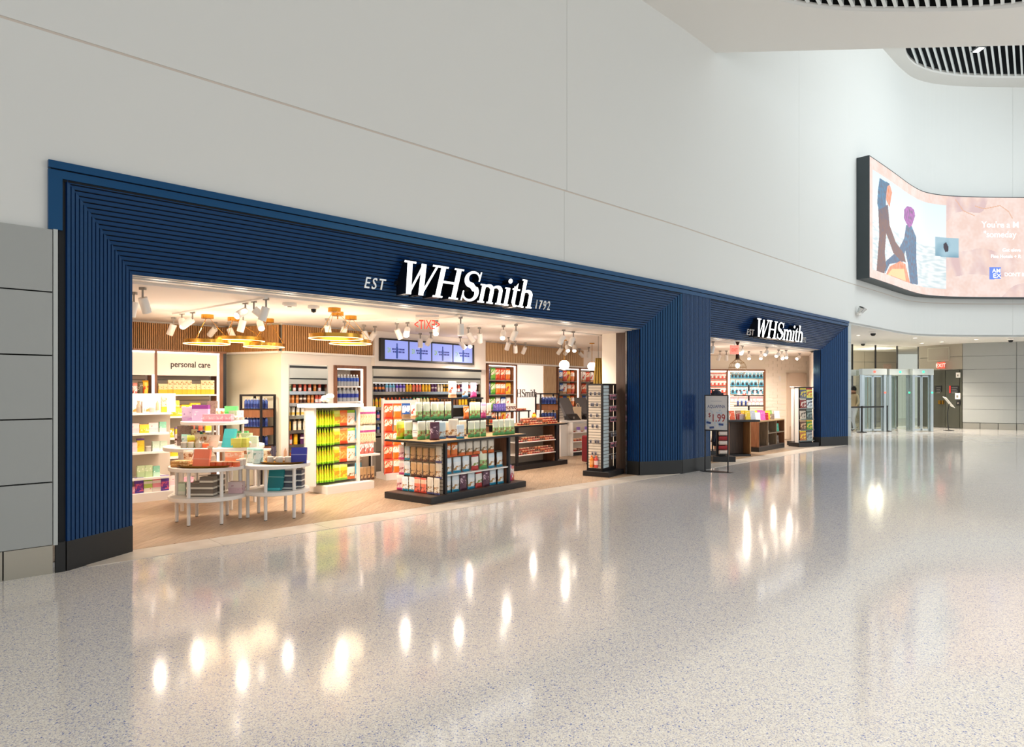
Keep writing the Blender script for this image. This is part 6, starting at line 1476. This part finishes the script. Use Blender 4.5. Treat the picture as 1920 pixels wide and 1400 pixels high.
# narrow wing of pretzel packs
box('wing_panel', (b, .26, .13, c-.02, .29, 1.32), M['slatwall'], t); box('wing_post', (c-.03, .24, .13, c, .29, .6), M['black'], t)
box('wing_shelf', (b, .05, .53, c+.04, .28, .56), M['white'], t); box('wing_back', (b, .28, .13, c-.03, .3, .5), M['black'], t)
for k, z in enumerate((1.04, .74)): row(['straw']*7, fb, b+.01, c+.05, .06, z, f"{['upper', 'lower'][k]} hooks, wing of the sweets gondola", 'pretzel packs on the gondola wing', rot=.1)
row(['redp']*3, fb, b+.02, c, .05, .56, 'small shelf, wing of the sweets gondola', 'packs on the gondola wing', scale=.85)
row(['brownp', 'brownp', 'brownp', 'brownp'], fb, b+.02, c+.02, .05, .13, 'base of the sweets gondola wing', 'packs on the gondola wing')
it('shell', fs, bx_(622), .25, 1.385, 'on top of the sweets gondola', 'decor', scale=2.2)

# ================================================================== ORANGE CRISP RACK
fo = Frame(at(722, 0, 11.75).xy, V2(.80, .60))
t = thing('crisp_rack', 'white rack hung with orange crisp bags behind the dark table', 'rack', fo)
box('base', (0.02, 0, 0, .75, .4, .12), M['white'], t); box('back_panel', (.02, .18, .12, .75, .2, 1.42), M['white'], t)
for x in (.02, .73): box('post', (x, .12, .12, x+.03, .2, 1.45), M['white'], t)
for k in range(5):
    z = 1.08-.245*k
    row(['chipr', 'chipo'] + (['chipb', 'chipw'] if k == 0 else []), fo, .0, .36 if k else .72, .06, z, f'{ORD[k]} row down of the crisp rack', 'crisp bags on the white rack', rot=.2, jit=.012, scale=1.0)
    MB().cyl((.03, .14, z+.27), (.73, .14, z+.27), .006, n=6).build('hook_bar', M['chrome'], t)

# ================================================================== DARK FRONT NESTING TABLE
o = ground(808, 947).xy; fn = Frame(o, V2(.612, .79))
LN, DN = 2.22, .96
t = thing('dark_gondola', 'black framed display table of nut pouches nearest the threshold', 'display table', fn)
box('base', (0, 0, 0, LN, DN, .1), M['black'], t, bevel=.006); box('base_top', (.02, .02, .1, LN-.02, DN-.02, .104), M['brownlam'], t)
box('countertop', (0, 0, .845, LN, DN, .875), M['black'], t, bevel=.004); box('counter_inlay', (.02, .02, .875, LN-.02, DN-.02, .879), M['oakl'], t)
BX0, BX1, BY0, BY1 = .34, 1.86, .05, .91
for x in (BX0, BX1-.045):
    for y in (BY0, BY1-.045): box('post', (x, y, .1, x+.045, y+.045, .845), M['black'], t)
box('core', (BX0+.05, .36, .1, BX1-.02, .40, .845), M['slatwall'], t)
box('end_panel', (BX1-.03, .09, .1, BX1-.01, .88, .845), M['walnut'], t)
sw = MB(); slat_n = 18
t2 = t
# slatwall on the short end (faces -x)
mb = MB(); mb.box(BX0+.008, BY0+.045, .1, BX0+.014, BY1-.045, .845, 1)
for i in range(14): z = .1+i*.745/14; mb.box(BX0-.004, BY0+.045, z+.006, BX0+.008, BY1-.045, z+.047, 0)
mb.build('slatwall', [M['slatwall'], M['grey']], t)
shelf(t, BX0+.045, BX1-.05, .06, .36, .375, .02, M['white']); shelf(t, BX0+.045, BX1-.05, .2, .36, .62, .008, M['grey'])
GN = 'pouches on the dark front table'
row(['orangefull', 'orangefull', 'orangewp', 'orangewp', 'orangewp', 'orangewp', 'orangewp'], fn, BX0+.06, BX1-.28, .16, .615, 'top row, long side of dark front table', GN)
row(['bluewp', 'bluewp', 'bluewp', 'redwp', 'greenp', 'bluewp', 'bluewp'], fn, BX0+.06, BX1-.06, .15, .375, 'middle row, long side of dark front table', GN, scale=1.05)
row(['bluewp', 'bluewp', 'purplep', 'bluewp', 'redwp', 'purplep', 'bluewp', 'bluewp'], fn, BX0+.05, BX1-.06, .14, .104, 'low row, long side of dark front table', GN, scale=1.08)
fe_ = Frame(fn(BX0-.06, BY1-.03).xy, -fn.n)              # short end: x runs from back to front, y inward
for k, (z, keys) in enumerate(((.56, ['pinkp', 'bluewp', 'brownp', 'brownp', 'brownp', 'brownp', 'creamp']), (.335, ['pinkp', 'bluewp', 'brownp', 'brownp', 'brownp', 'brownp', 'creamp']), (.11, ['pinkp', 'bluewp', 'bluewp', 'coralp', 'coralp', 'creamp', 'creamp']))):
    row(keys, fe_, -.06, .84, -.02-.04*(k == 2), z, f"{['top', 'middle', 'low'][k]} row, short end of dark front table", GN, rot=.12, scale=.95)
row(['bluewp', 'magp', 'redp'], fn.sub(LN-.28, .1, 0), 0, .22, .1, .105, 'far end of the dark front table', GN)
# on the counter
row(['greenp', 'greenp', 'greenp', None, 'greenp', 'greenp', 'greenp', 'greenp'], fn, .95, 2.12, .16, .879, 'front edge of dark table counter', GN, rot=.12, scale=.93)
row(['greenp', 'greenp', 'icebp', 'creamp', 'icebp', 'creamp'], fn, .15, 1.2, .42, .879, 'back of dark table counter', GN, rot=.15)
it('limef', fn, .02+.08, .72, .879, 'far corner of dark table counter', GN); it('greenp', fn, .2, .66, .879, 'far corner of dark table counter', GN)
it('purplep', fn, .30, .22, .879, 'on the dark table counter', GN, rot=-.4); it('bluewp', fn, .72, .1, .879, 'standing on the dark table counter', GN, rot=-.2, scale=.95); it('icebp', fn, .52, .3, .879, 'on the dark table counter', GN, rot=-.2)
it('creamp', fn, .78, .3, .879, 'on the dark table counter', GN, rot=-.2, scale=1.15)
# risers
def riser(fr, w, d, h, label, z0=.0, cat='riser', legs=True):
    t = thing('metal_riser', label, cat, fr, 0, 0, z0)
    box('top', (0, 0, h-.025, w, d, h), M['black'], t)
    for x in (0.02, w-.045):
        for y in (0.02, d-.045): box('leg', (x, y, 0, x+.022, y+.022, h-.025), M['black'], t)
    return t
fr1 = fn.sub(.28, .52); riser(fr1, .95, .38, .27, 'black metal riser of green nut pouches on the dark counter', .879)
row(['greenp']*5, fr1, .02, .80, .1, 1.149, 'on the black riser of the dark counter', GN, rot=.1)
fr2 = Frame(at(889, 0, 11.6).xy, GD)
t = thing('metal_riser', 'tall black metal riser behind the dark front table', 'riser', fr2)
zb_ = 1.47
box('top', (-.55, 0, zb_-.03, .25, .35, zb_), M['black'], t)
for x in (-.53, .20):
    for y in (.02, .3): box('leg', (x, y, .0, x+.025, y+.025, zb_-.03), M['black'], t)
for kx, x in (('icebp', -.1), ('magp', .12), ('chipw', -.42)): it(kx, fr2, x, .12, zb_, 'on the tall black riser', GN)
fr3 = fn.sub(1.45, .62); riser(fr3, .75, .3, .25, 'black metal riser at the far end of the dark counter', .879)
row(['orangefull', 'greenp', 'greenp', 'magp', 'creamp'], fr3, .02, .74, .1, 1.129, 'on the far riser of the dark counter', GN, rot=.1)

# ================================================================== SECOND DARK TABLE WITH SWEETS
o = ground(1064, 870).xy; gdir = V2(.65, .76).normalized(); fm = Frame(o-gdir*1.75, gdir)
t = thing('dark_gondola', 'black framed display table of small red sweets further into the shop', 'display table', fm)
box('base', (0, 0, 0, 1.75, .85, .1), M['black'], t); box('countertop', (0.0, 0, .86, 1.75, .85, .89), M['black'], t); box('counter_inlay', (.02, .02, .89, 1.73, .83, .894), M['oakl'], t)
for x in (.12, 1.42):
    for y in (.05, .75): box('post', (x, y, .1, x+.05, y+.05, .86), M['black'], t)
box('back_panel', (.15, .4, .1, 1.45, .43, .86), M['slatwall'], t); box('end_panel', (1.41, .1, .1, 1.43, .75, .86), M['walnut'], t)
for z in (.3, .56): shelf(t, .17, 1.41, .06, .4, z, .02, M['white'])
SWK = ['redsw', 'orgsw', 'darksw', 'redsw', 'redsw', 'orgsw', 'darksw']
def sweets(fr, x0, x1, y, z, n, where, layers=2, scale=1.0):
    for l in range(layers):
        row([SWK[(i*3+l*2) % 7] for i in range(n-l*2)], fr, x0+l*.04, x1-l*.04, y+.0*l, z+l*.047*scale, where+(', upper layer' if l else ', front line'), 'small sweets on the second dark table', jit=.006, rot=.3, scale=scale)
sweets(fm, .2, 1.4, .12, .56, 15, 'upper shelf of second dark table'); sweets(fm, .2, 1.4, .12, .3, 15, 'lower shelf of second dark table', 3)
sweets(fm, .25, 1.55, .14, .894, 15, 'counter of second dark table', 3); sweets(fm, .6, 1.5, .26, .894, 11, 'back of second dark table counter', 2)
fm2 = fm.sub(.0, .45); t = riser(fm2, 1.05, .33, .28, 'long black riser of chocolate cartons on the second dark table', .894)
row(['violbx']*4+['whtbx', 'redsw', 'whtbx', 'whtbx']+['redsw', 'redsw', 'orgsw', 'redsw', 'orgsw'], fm2, .03, 1.02, .12, 1.174, 'riser of second dark table', 'chocolates on the long riser', rot=.05)
it('sporty', fm, 1.2, .5, .894, 'standing on second dark table', 'chocolates on the long riser'); it('sporty', fm, 1.27, .52, .894, 'standing on second dark table', 'chocolates on the long riser')
# second crate rack
o_ = at(1013, 0, 14.9); fk2 = Frame(o_.xy, V2(.93, .30))
crate_rack(fk2, .46, 1.53, .36, [1.28, .93, .60], 'black crate rack beside the self-service kiosks', 'rack by the kiosks', 5)

# ================================================================== KIOSK CABINET
o = ground(1054, 856.5).xy; fq = Frame(o, V2(.72, .69))
Lq = fq.xcol(1108)
t = thing('kiosk_cabinet', 'white cabinet with low shelves of snacks under the self-service kiosks', 'cabinet', fq)
box('carcass', (0, 0.04, 0, Lq, .5, .82), M['white'], t, bevel=.006); box('countertop', (-.02, 0, .82, Lq+.02, .55, .86), M['white'], t)
ox = fq.xcol(1069); box('shelf_recess', (ox, .02, .1, Lq-.02, .04, .78), M['slatwall'], t); box('plinth', (ox, -.02, 0, Lq, .05, .09), M['black'], t)
for z in (.12, .36, .58): shelf(t, ox, Lq, -.1, .04, z, .025, M['white'])
box('side_cheek', (ox-.03, -.1, 0, ox, .05, .82), M['white'], t)
row(['orgsw', 'redsw', 'orgsw', 'orgsw', 'redsw', 'orgsw'], fq, ox+.02, Lq-.02, -.05, .36, 'middle shelf of the kiosk cabinet', 'snacks under the kiosks', scale=1.5)
row(['redsw', 'darksw', 'orgsw', 'redsw', 'darksw'], fq, ox+.02, Lq-.02, -.05, .12, 'low shelf of the kiosk cabinet', 'snacks under the kiosks', scale=1.5)
row(['redsw', 'tote', 'redsw', 'tote', 'darksw'], fq, ox+.02, Lq-.02, -.05, .58, 'upper shelf of the kiosk cabinet', 'snacks under the kiosks', scale=.8)
for px, lb in ((1066, 'self-service kiosk with a tilted black screen beside the crate rack'), (1098, 'self-service kiosk with a tilted black screen nearest the accessory tower')):
    x = fq.xcol(px, .25)
    k = thing('self_checkout_kiosk', lb, 'kiosk', fq, x, .25, .86, 0, 'self-service kiosks')
    MB().hexa([(-.2, -.1, .12), (.2, -.1, .12), (.14, .12, .55), (-.26, .12, .55)], [(-.2, -.05, .09), (.2, -.05, .09), (.14, .17, .52), (-.26, .17, .52)]).build('screen', mat('kiosk_glass', '#5d5a5c', .15), k)
    MB().hexa([(-.17, -.22, .0), (.22, -.22, .0), (.2, -.1, .15), (-.2, -.1, .15)], [(-.17, -.1, -.0), (.22, -.1, .0), (.2, .0, .1), (-.2, .0, .1)]).build('scanner_body', M['black'], k)
    box('stem', (-.04, .02, -.0, .06, .1, .3), M['black'], k); box('card_slot', (-.06, -.225, .04, -.03, -.2, .09), M['grey'], k)
tt_ = thing('tote_bag', 'cream canvas tote bag between the two kiosks', 'bag', fq, fq.xcol(1082, .2), .2, .86)
MB().prism([(-.13, -.03), (.13, -.03), (.13, .03), (-.13, .03)], 0, .32).build('bag_body', mat('canvas', '#e3c8a4', .8), tt_)
MB().torus((0, 0, 0), .06, .008, 20, 5).build('handle', MATS['canvas'], tt_, (0, -.02, .34), (PI/2, 0, 0))
# golden garment / folding screen behind
gar = thing('hanging_scarf', 'mustard pleated scarf hanging by the cream partition', 'scarf', loc=at(1122, 671, 13.6))
mb = MB()
for i in range(7):
    x0_ = -.06+i*.017
    mb.hexa([(x0_, -.01*(i % 2), 0), (x0_+.017, -.01*((i+1) % 2), 0), (x0_*1.8+.03, -.02*((i+1) % 2), -.55), (x0_*1.8, -.02*(i % 2), -.55)], [(x0_, .01, 0), (x0_+.017, .01, 0), (x0_*1.8+.03, .01, -.55), (x0_*1.8, .01, -.55)])
mb.build('fabric', mat('mustard_cloth', '#8c6f28', .8), gar); MB().cyl((0, 0, 0), (0, 0, ZCE-gar.location.z), .004, n=6).build('hanger_cord', M['black'], gar)

# ================================================================== ACCESSORY TOWER
cxy = ground(1142, 895.8).xy; fx = Frame(cxy, V2(.53, .85))
t = thing('accessory_tower', 'tall black framed tower of keyrings and earphones at the inner pier', 'display tower', fx)
box('base', (0, 0, 0, .70, .53, .1), M['black'], t, bevel=.006)
HX, h0, h1 = .6, .12, 1.69
TX0, TX1, TY0, TY1 = .05, .68, .15, .47
for x in (TX0, TX1-.035):
    for y in (TY0, TY1-.035): box('post', (x, y, .1, x+.035, y+.035, h1), M['black'], t)
box('top_cap', (TX0, TY0, h1, TX1, TY1, h1+.03), M['black'], t); box('bottom_rail', (TX0, TY0, .1, TX1, TY1, .15), M['black'], t)
mb = MB(); mb.box(TX0+.012, TY0+.035, .15, TX0+.018, TY1-.035, h1, 1)
for i in range(30): z = .15+i*(h1-.15)/30; mb.box(TX0, TY0+.035, z+.005, TX0+.012, TY1-.035, z+(h1-.15)/30-.005, 0)
mb.build('slatwall', [mat('slat_cream', '#e6d8c4', .5), M['grey']], t)
slatwall(t, TX0+.035, TX0+.30, TY0+.02, .15, h1, mat('slat_ice', '#ccd8da', .4), 24)
box('brown_panel', (TX0+.30, TY0+.05, .15, TX1-.035, TY0+.07, h1), M['brownlam'], t)
for k, (z, n, kk) in enumerate(((1.42, 4, 'keyring'), (1.2, 3, 'keyring'), (1.0, 5, 'keyring'), (.72, 4, 'keyringd'), (.52, 3, 'keyring'), (.3, 2, 'keyringd'))):
    row([kk]*n, fx, TX0+.28, TX1-.06, TY0-.03, z, f'{ORD[k]} bar down of the accessory tower', 'keyring cards on the accessory tower', rot=.2, scale=1.0 if n > 2 else .9)
    MB().cyl((TX0+.12, TY0-.03, z+.1), (TX1-.06, TY0-.03, z+.1), .004, n=6).build('hook_bar', M['lampw'], t)
fy = Frame(fx(TX0, TY1).xy, -fx.n)
for k, (z, n) in enumerate(((1.5, 3), (1.3, 3), (1.1, 2), (.9, 2), (.62, 3), (.4, 2))):
    row(['keyringd']*n, fy, .05, .28, -.03, z, f'{ORD[k]} hook line, cream side of accessory tower', 'small cards on the cream side', rot=.3, scale=.8, jit=.03)
row(['sporto', 'sportr'], fy, .08, .26, -.04, .17, 'at the foot of the accessory tower', 'small cards on the cream side', scale=1.0)
# red trolley case behind tower
sc_ = thing('suitcase', 'dark red wheeled suitcase standing by the kiosk cabinet', 'suitcase', loc=at(1103, 0, 14.4).xy.to_3d(), rot=.5)
box('shell', (-.1, -.12, .05, .12, .12, .62), mat('case_red', '#7c1f24', .4), sc_, bevel=.03); box('handle', (-.02, -.02, .62, .02, .02, .78), M['black'], sc_)
for x in (-.07, .09): MB().cyl((x, -.1, .025), (x, -.06, .025), .025, n=10).build('wheel', M['bin'], sc_)
# ================================================================== POSTER STAND IN THE CONCOURSE
gL, gR = ground(1321, 883), ground(1366, 886)
fz_ = Frame(gL.xy, (gR-gL).xy); wz = (gR-gL).length
t = thing('poster_stand', 'black framed price poster on two thin legs before the blue pier', 'poster stand', fz_)
for x in (0, wz-.022): box('leg', (x, -.012, .008, x+.022, .012, 1.50), M['black'], t)
for z in (.80, 1.485): box('frame_rail', (0, -.014, z, wz, .014, z+.022), M['black'], t)
MB().lathe([(0, 0), (.3, 0), (.3, .006), (.28, .01), (0, .01)], (wz/2, 0, 0), n=36, sx=1.1, sy=.42).build('foot_plate', M['black'], t)
pm = pmat('poster_print', [(0, '#cfd0d0'), (.3, '#d6d6d6'), (.6, '#dcdad8')], '#b4c6d6', zr=(.05, .6), sc=9, thr=.56)
box('poster', (.022, -.008, .82, wz-.022, .008, 1.487), pm, t)
lettering('poster_text', 'AQUAFINA', .085, mat('poster_blue', '#37508c', .5), t, (wz/2, -.0105, 1.25), extrude=.0005, width=wz*.74, bold=.003)
lettering('poster_text', '1.99', .21, mat('poster_red', '#a02c30', .5), t, (wz*.58, -.0105, .985), extrude=.0005, width=wz*.52, bold=.008)
lettering('poster_text', '$', .11, MATS['poster_red'], t, (wz*.22, -.0105, 1.075), extrude=.0005)
box('poster_rule', (wz*.28, -.0105, 1.38, wz*.72, -.008, 1.384), MATS['poster_blue'], t)
for x, z, r in ((.06, .96, .2), (.12, .865, -.1), (.3, .93, .1)): box('poster_badge', (-.04, -.001, -.02, .05, .001, .02), MATS['poster_blue'], t, loc=(x+.02, -.0105, z), rot=(0, r, 0))

# ================================================================== BOOK SIDE
fb2 = Frame(wC, wD-wC); LB = (wD-wC).length
bq = lambda px, y=-.08: fb2.xcol(px, y)
t = thing('gadget_wall', 'wood-framed peg walls of red and blue gadget packs', 'wall display', fb2)
xa_, xm_, xz_ = bq(1322), bq(1363), bq(1432)
slatwall(t, xa_, xz_, -.06, .5, 2.2, mat('peg_pale', '#e8ddd0', .5), 24)
for x in (xa_-.04, xm_-.03, xz_-.01): box('post', (x, -.12, 0, x+.05, 0, 2.26), M['walnut'], t)
box('lintel', (xa_, -.12, 2.22, xz_, 0, 2.26), M['walnut'], t); box('light_strip', (xm_+.04, -.1, .5, xm_+.08, -.08, 2.2), M['led'], t); box('light_strip', (xa_, -.1, 2.19, xz_, -.08, 2.21), M['led'], t)
for k, z in enumerate((1.95, 1.73, 1.5, 1.27)): row(['cardr']*5, fb2, xa_+.03, xm_-.05, -.12, z, f'{ORD[k]} row of the red gadget wall', 'red gadget packs', rot=.1)
for k, (z, n) in enumerate(((1.97, 9), (1.72, 7), (1.48, 8), (1.22, 9))): row((['cardb']*n if k < 3 else ['cardw']*n), fb2, xm_+.1, xz_-.05, -.12, z, f'{ORD[k]} row of the blue gadget wall', 'blue gadget packs', rot=.1, jit=.03)
# staff door
d0, d1 = bq(1476, 0), bq(1507, 0)
dr = struct(thing('door_2', 'plain cream staff door with a lever handle', 'door', fb2)); del dr['category']
box('leaf', (d0+.03, -.05, 0.01, d1, -.01, 2.1), mat('door_cream', '#dccab8', .5), dr)
for a in (d0-.03, d1): box('jamb', (a, -.07, 0, a+.06, -.0, 2.16), MATS['door_cream'], dr)
box('head', (d0-.03, -.07, 2.1, d1+.06, 0, 2.16), MATS['door_cream'], dr); box('kick_plate', (d0+.05, -.055, .02, d1-.03, -.05, .42), mat('kick_beige', '#cbb9a4', .3, .3), dr)
MB().cyl((d0+.1, -.1, 1.02), (d0+.24, -.1, 1.02), .012, n=8).build('lever_handle', M['chrome'], dr)
box('thermostat', (bq(1463), -.03, 1.9, bq(1466), 0, 2.05), M['lampw'], wb2, loc=fb2(0, 0), rot=fb2.ang)
# white wall tile joints as thin raised tiles
tile_m = mat('wall_tile', '#f1e7da', .35); tme = MB().box(0, -.012, 0, .29, 0, .092).mesh('tile', tile_m)
x = xz_+.08; r_i = 0
for r_i in range(26):
    xx = xz_+.08-(.15 if r_i % 2 else 0)
    while xx < d1+1.0:
        if xx > xz_+.04 and not (d0-.34 < xx < d1+.08 and r_i < 22): ob('tile', tme, wb2, fb2(xx, 0, .05+r_i*.1), fb2.ang)
        xx += .3
# wooden cubby cabinet
cc = ground(1423, 848).xy; fcab = Frame(cc, ground(1472, 838.5).xy-cc); LCb = fcab.xcol(1471)
t = thing('cubby_cabinet', 'walnut cabinet with open cubbies near the second opening', 'cabinet', fcab)
hc = .80; dcb = .6
box('plinth', (0, 0, 0, LCb, dcb, .12), M['kick'], t); box('side_panel', (0, 0, .12, .025, dcb, hc), M['walnut'], t); box('side_panel', (LCb-.03, 0, .12, LCb, dcb, hc), M['walnut'], t)
M['taupeoak'] = woodmat('taupe_oak', '#7d6a55', '#948069', (14, 14, 1.2)); box('top', (0, 0, hc-.03, LCb, dcb, hc), M['oakl'], t); box('back_panel', (.02, dcb-.1, .12, LCb, dcb-.08, hc-.03), M['brownlam'], t); box('floor_panel', (.0, 0, .12, LCb, dcb-.08, .14), M['brownlam'], t)
for f_ in (.34, .67): box('divider', (LCb*f_-.015, 0, .14, LCb*f_+.015, dcb-.1, hc-.03), M['taupeoak'], t)
box('middle_shelf', (LCb*.34, 0, .44, LCb, dcb-.1, .465), M['taupeoak'], t)
GB = 'books on the walnut cabinet'
it('bk6', fcab, .13, .09, .14, 'in the cubby by the walnut side', GB, scale=.8); it('bk3', fcab, LCb*.80, .1, .465, 'in the upper cubby of the cabinet', GB, tilt=-.2, rot=-.9); it('bk7', fcab, LCb*.80, .1, .14, 'in the lower cubby of the cabinet', GB, tilt=-.2, rot=-.9)
it('vase', fcab, LCb*.40, .05, .465, 'in the upper middle cubby', GB, scale=.6); it('vase', fcab, LCb*.40, .05, .14, 'in the lower middle cubby', GB, scale=.6)
for k_, p_, y_, s_ in (('bk4', 1420, .12, 1.0), ('bk0', 1414, .3, 1.2), ('bk0', 1407, .42, 1.2), ('bk1', 1429, .15, 1.15), ('bk2', 1436, .1, .9), ('bk0', 1440, .22, 1.1), ('bk5', 1444, .3, 1.1), ('bk1', 1425, .35, 1.2), ('bk8', 1457, .2, 1.0), ('bk7', 1448, .12, .7)): it(k_, fcab, fcab.xcol(p_, y_), y_, hc, 'on top of the walnut cabinet', GB, tilt=-.35, rot=-.95+random.uniform(-.35, .35), scale=s_)
# dark round-cornered table before it
cc = ground(1366, 856).xy; ftb = Frame(cc, V2(.98, .2)); LT = ftb.xcol(1406)
t = thing('dark_table', 'dark brown book table beside the walnut cabinet', 'table', ftb)
box('tabletop', (-.1, -.05, .83, LT+.25, .75, .88), M['black'], t, bevel=.01); box('side_panel', (0, 0, 0.05, .03, .7, .83), M['walnut'], t); box('side_panel', (LT, 0, .05, LT+.03, .7, .83), M['oak'], t)
box('back_panel', (.03, .3, .05, LT, .33, .83), M['brownlam'], t); box('foot_rail', (0, 0, 0, LT+.03, .7, .05), M['black'], t)
GT = 'goods on the dark book table'
for k in range(5): it('bk2', ftb, .45, .15, .88+k*.03, 'lying in the red pile on the dark table', GT, tilt=-PI/2, scale=(1, 1, 1))
row(['bk4', 'bk8', 'bk4', 'bk7', 'bk0', 'bk4'], ftb, -.05, LT+.22, .3, .88, 'back line of the dark book table', GT, tilt=-.2)
row(['bk4', 'bk6', None, None, 'bk0', 'bk8'], ftb, -.05, LT+.22, .1, .88, 'front line of the dark book table', GT, tilt=-.25)
sr = thing('accessory_stand', 'black T-shaped stand of sunglasses cases behind the book tables', 'display stand', loc=at(1404, 0, 19.7).xy.to_3d(), rot=.1)
MB().cyl((0, 0, 0), (0, 0, 1.75), .025, n=10).build('pole', M['black'], sr); MB().lathe([(0, 0), (.25, 0), (.25, .02), (0, .03)], n=18).build('base', M['black'], sr)
for z in (1.42, 1.12): box('arm', (-.45, -.02, z, .45, .02, z+.03), M['black'], sr)
fsr = Frame(at(1404, 0, 19.7).xy, (1, .1))
row(['waterd', 'waterd', 'waterd', 'cardw', 'cardw', 'cardw', 'cardw'], fsr, -.42, .42, -.05, 1.15, 'on the arm of the T-shaped stand', 'goods on the T-shaped stand', scale=.8)
row(['cardw', 'cardr', 'cardw', 'cardw', 'cardw'], fsr, -.42, .42, -.05, 1.45, 'top arm of the T-shaped stand', 'goods on the T-shaped stand', scale=.7)
# clothing rack and backpack seen past the pier
oc = at(1336, 0, 15.6); t = thing('clothes_rail', 'black clothes rail with navy sweatshirts just past the pier', 'clothes rail', loc=(oc.x, oc.y, 0), rot=.3)
box('base', (-.2, -.15, 0, .25, .25, .1), M['black'], t); box('base_plinth', (-.1, -.05, .1, .35, .35, .18), M['black'], t)
MB().cyl((0, 0, .1), (0, 0, 1.62), .02, n=8).build('pole', M['black'], t); box('rail', (-.05, -.02, 1.6, .2, .02, 1.63), M['black'], t)
navy = mat('navy_cloth', '#141a2e', .8)
for (x, z, h, lb) in ((.08, 1.0, .6, 'navy sweatshirt on the upper arm of the clothes rail'), (.12, .3, .5, 'navy jacket on the lower arm of the clothes rail')):
    c = thing('sweatshirt', lb, 'clothing', loc=(oc.x+x, oc.y-.05, z), rot=.3)
    MB().lathe([(.12, 0), (.15, .05), (.13, h*.6), (.15, h*.85), (.1, h*.95), (.04, h)], n=14, sx=1.0, sy=.6).build('torso', navy, c)
    MB().cyl((.1, -.02, h*.88), (.2, -.05, h*.2), .055, .04, 10).build('sleeve', navy, c); MB().cyl((-.1, -.02, h*.88), (-.18, -.05, h*.2), .055, .04, 10).build('sleeve', navy, c)
og = at(1353, 0, 15.0); t = thing('sock_stand', 'low black stand of rolled red and white towels past the pier', 'rack', loc=(og.x, og.y, 0))
box('base', (-.25, -.2, 0, .25, .2, .12), M['black'], t); box('frame', (-.1, .05, .12, .1, .08, .8), M['black'], t)
for i in range(6):
    r = thing('rolled_towel', f'red and white rolled towel, {ORD[i]} up on the low black stand', 'towel', loc=(og.x+.02, og.y-.05, .16+i*.105))
    MB().cyl((-.09, 0, .045), (.09, 0, .045), .045, n=12, m=0, mcap=1).build('roll', [mat('towel_red', '#a8343a', .8) if i % 2 else mat('towel_white', '#e8ddd4', .8), M['lampw']], r)
# magazine towers by the jamb
cm = ground(1502, 838).xy
fmg = Frame(cm+V2(0.0, 0), V2(.60, .80)); fmg = Frame(ground(1521, 837.5).xy-V2(.35, .12), V2(.94, .33))
t = thing('magazine_rack', 'black based magazine tower against the second opening jamb', 'magazine rack', fmg)
box('base', (-.08, -.03, 0, .62, .38, .12), M['black'], t); box('core', (.02, .1, .12, .5, .2, 1.66), M['black'], t); box('side_panel', (-.01, .09, .12, .02, .21, 1.66), M['lampw'], t); box('top_cap', (-.02, .05, 1.66, .52, .22, 1.69), M['black'], t)
ZM = [1.36, 1.07, .76, .46, .16]
for z in ZM: box('wire_pocket', (.03, .02, z, .5, .09, z+.02), M['chrome'], t); box('pocket_lip', (.03, .015, z, .5, .02, z+.05), M['glass'], t)
for k, z in enumerate(ZM): row([f'mag{k*2}', f'mag{k*2+1}'], fmg, .03, .49, .055, z+.02, f'{ORD[k]} pocket down of the magazine tower', 'magazines in the tower', tilt=-.1, rot=.05, scale=1.02)
fmg2 = Frame(at(1488, 0, 19.2).xy, V2(.94, .33))
t = thing('magazine_rack', 'slim white card tower standing behind the magazine tower', 'magazine rack', fmg2)
box('base', (-.06, -.05, 0, .28, .2, .12), M['black'], t); box('core', (0, 0, .12, .22, .1, 1.68), M['white'], t, bevel=.006); box('top_light', (-.03, -.03, 1.68, .24, .12, 1.70), M['lampw'], t)
for k, z in enumerate((1.4, 1.15, .9, .66)): row(['keyringd' if k != 3 else 'keyring', 'keyringd'], fmg2, .03, .2, -.02, z, f'{ORD[k]} hook of the slim white tower', 'cards on the slim tower', scale=1.3)
# wire pendant
pw_ = at(1383, 690, 15.2); Rw = 16*15.2/1250
t = thing('wire_pendant', 'large wire cage pendant lamp inside the second opening', 'pendant lamp', loc=pw_)
wire = mat('bronze_wire', '#b08a5c', .35, .7)
for k in range(14):
    a = 2*PI*k/14; mb = MB(); pr = None
    prof = [(Rw*.22, Rw*1.15), (Rw*.35, Rw*.95), (Rw*.8, Rw*.6), (Rw*1.0, 0.1*Rw), (Rw*.95, -.35*Rw), (Rw*.6, -.8*Rw)]
    for (r0, z0), (r1, z1) in zip(prof, prof[1:]): mb.cyl((r0*math.cos(a), r0*math.sin(a), z0), (r1*math.cos(a), r1*math.sin(a), z1), .0035, n=4, caps=False)
    mb.build('wire', wire, t)
for r0, z0 in ((Rw*.6, -.8*Rw), (Rw*1.0, .1*Rw), (Rw*.8, .6*Rw)): MB().torus((0, 0, z0), r0, .005, 32, 5).build('hoop', wire, t)
MB().cyl((0, 0, Rw*1.0), (0, 0, Rw*1.75), Rw*.24, Rw*.2, 14).build('neck', mat('bronze_dark', '#3c2a20', .3, .6), t)
MB().cyl((0, 0, Rw*1.75), (0, 0, ZCE-pw_.z-.09), .004, n=5).build('cord', M['black'], t); MB().cyl((0, 0, ZCE-pw_.z-.1), (0, 0, ZCE-pw_.z), .01, .05, 12).build('ceiling_cup', MATS['bronze_dark'], t)
MB().lathe([(0, .06), (.04, .04), (.05, 0), (.04, -.04), (0, -.06)], (0, 0, Rw*.3), n=12).build('bulb', M['globe'], t)
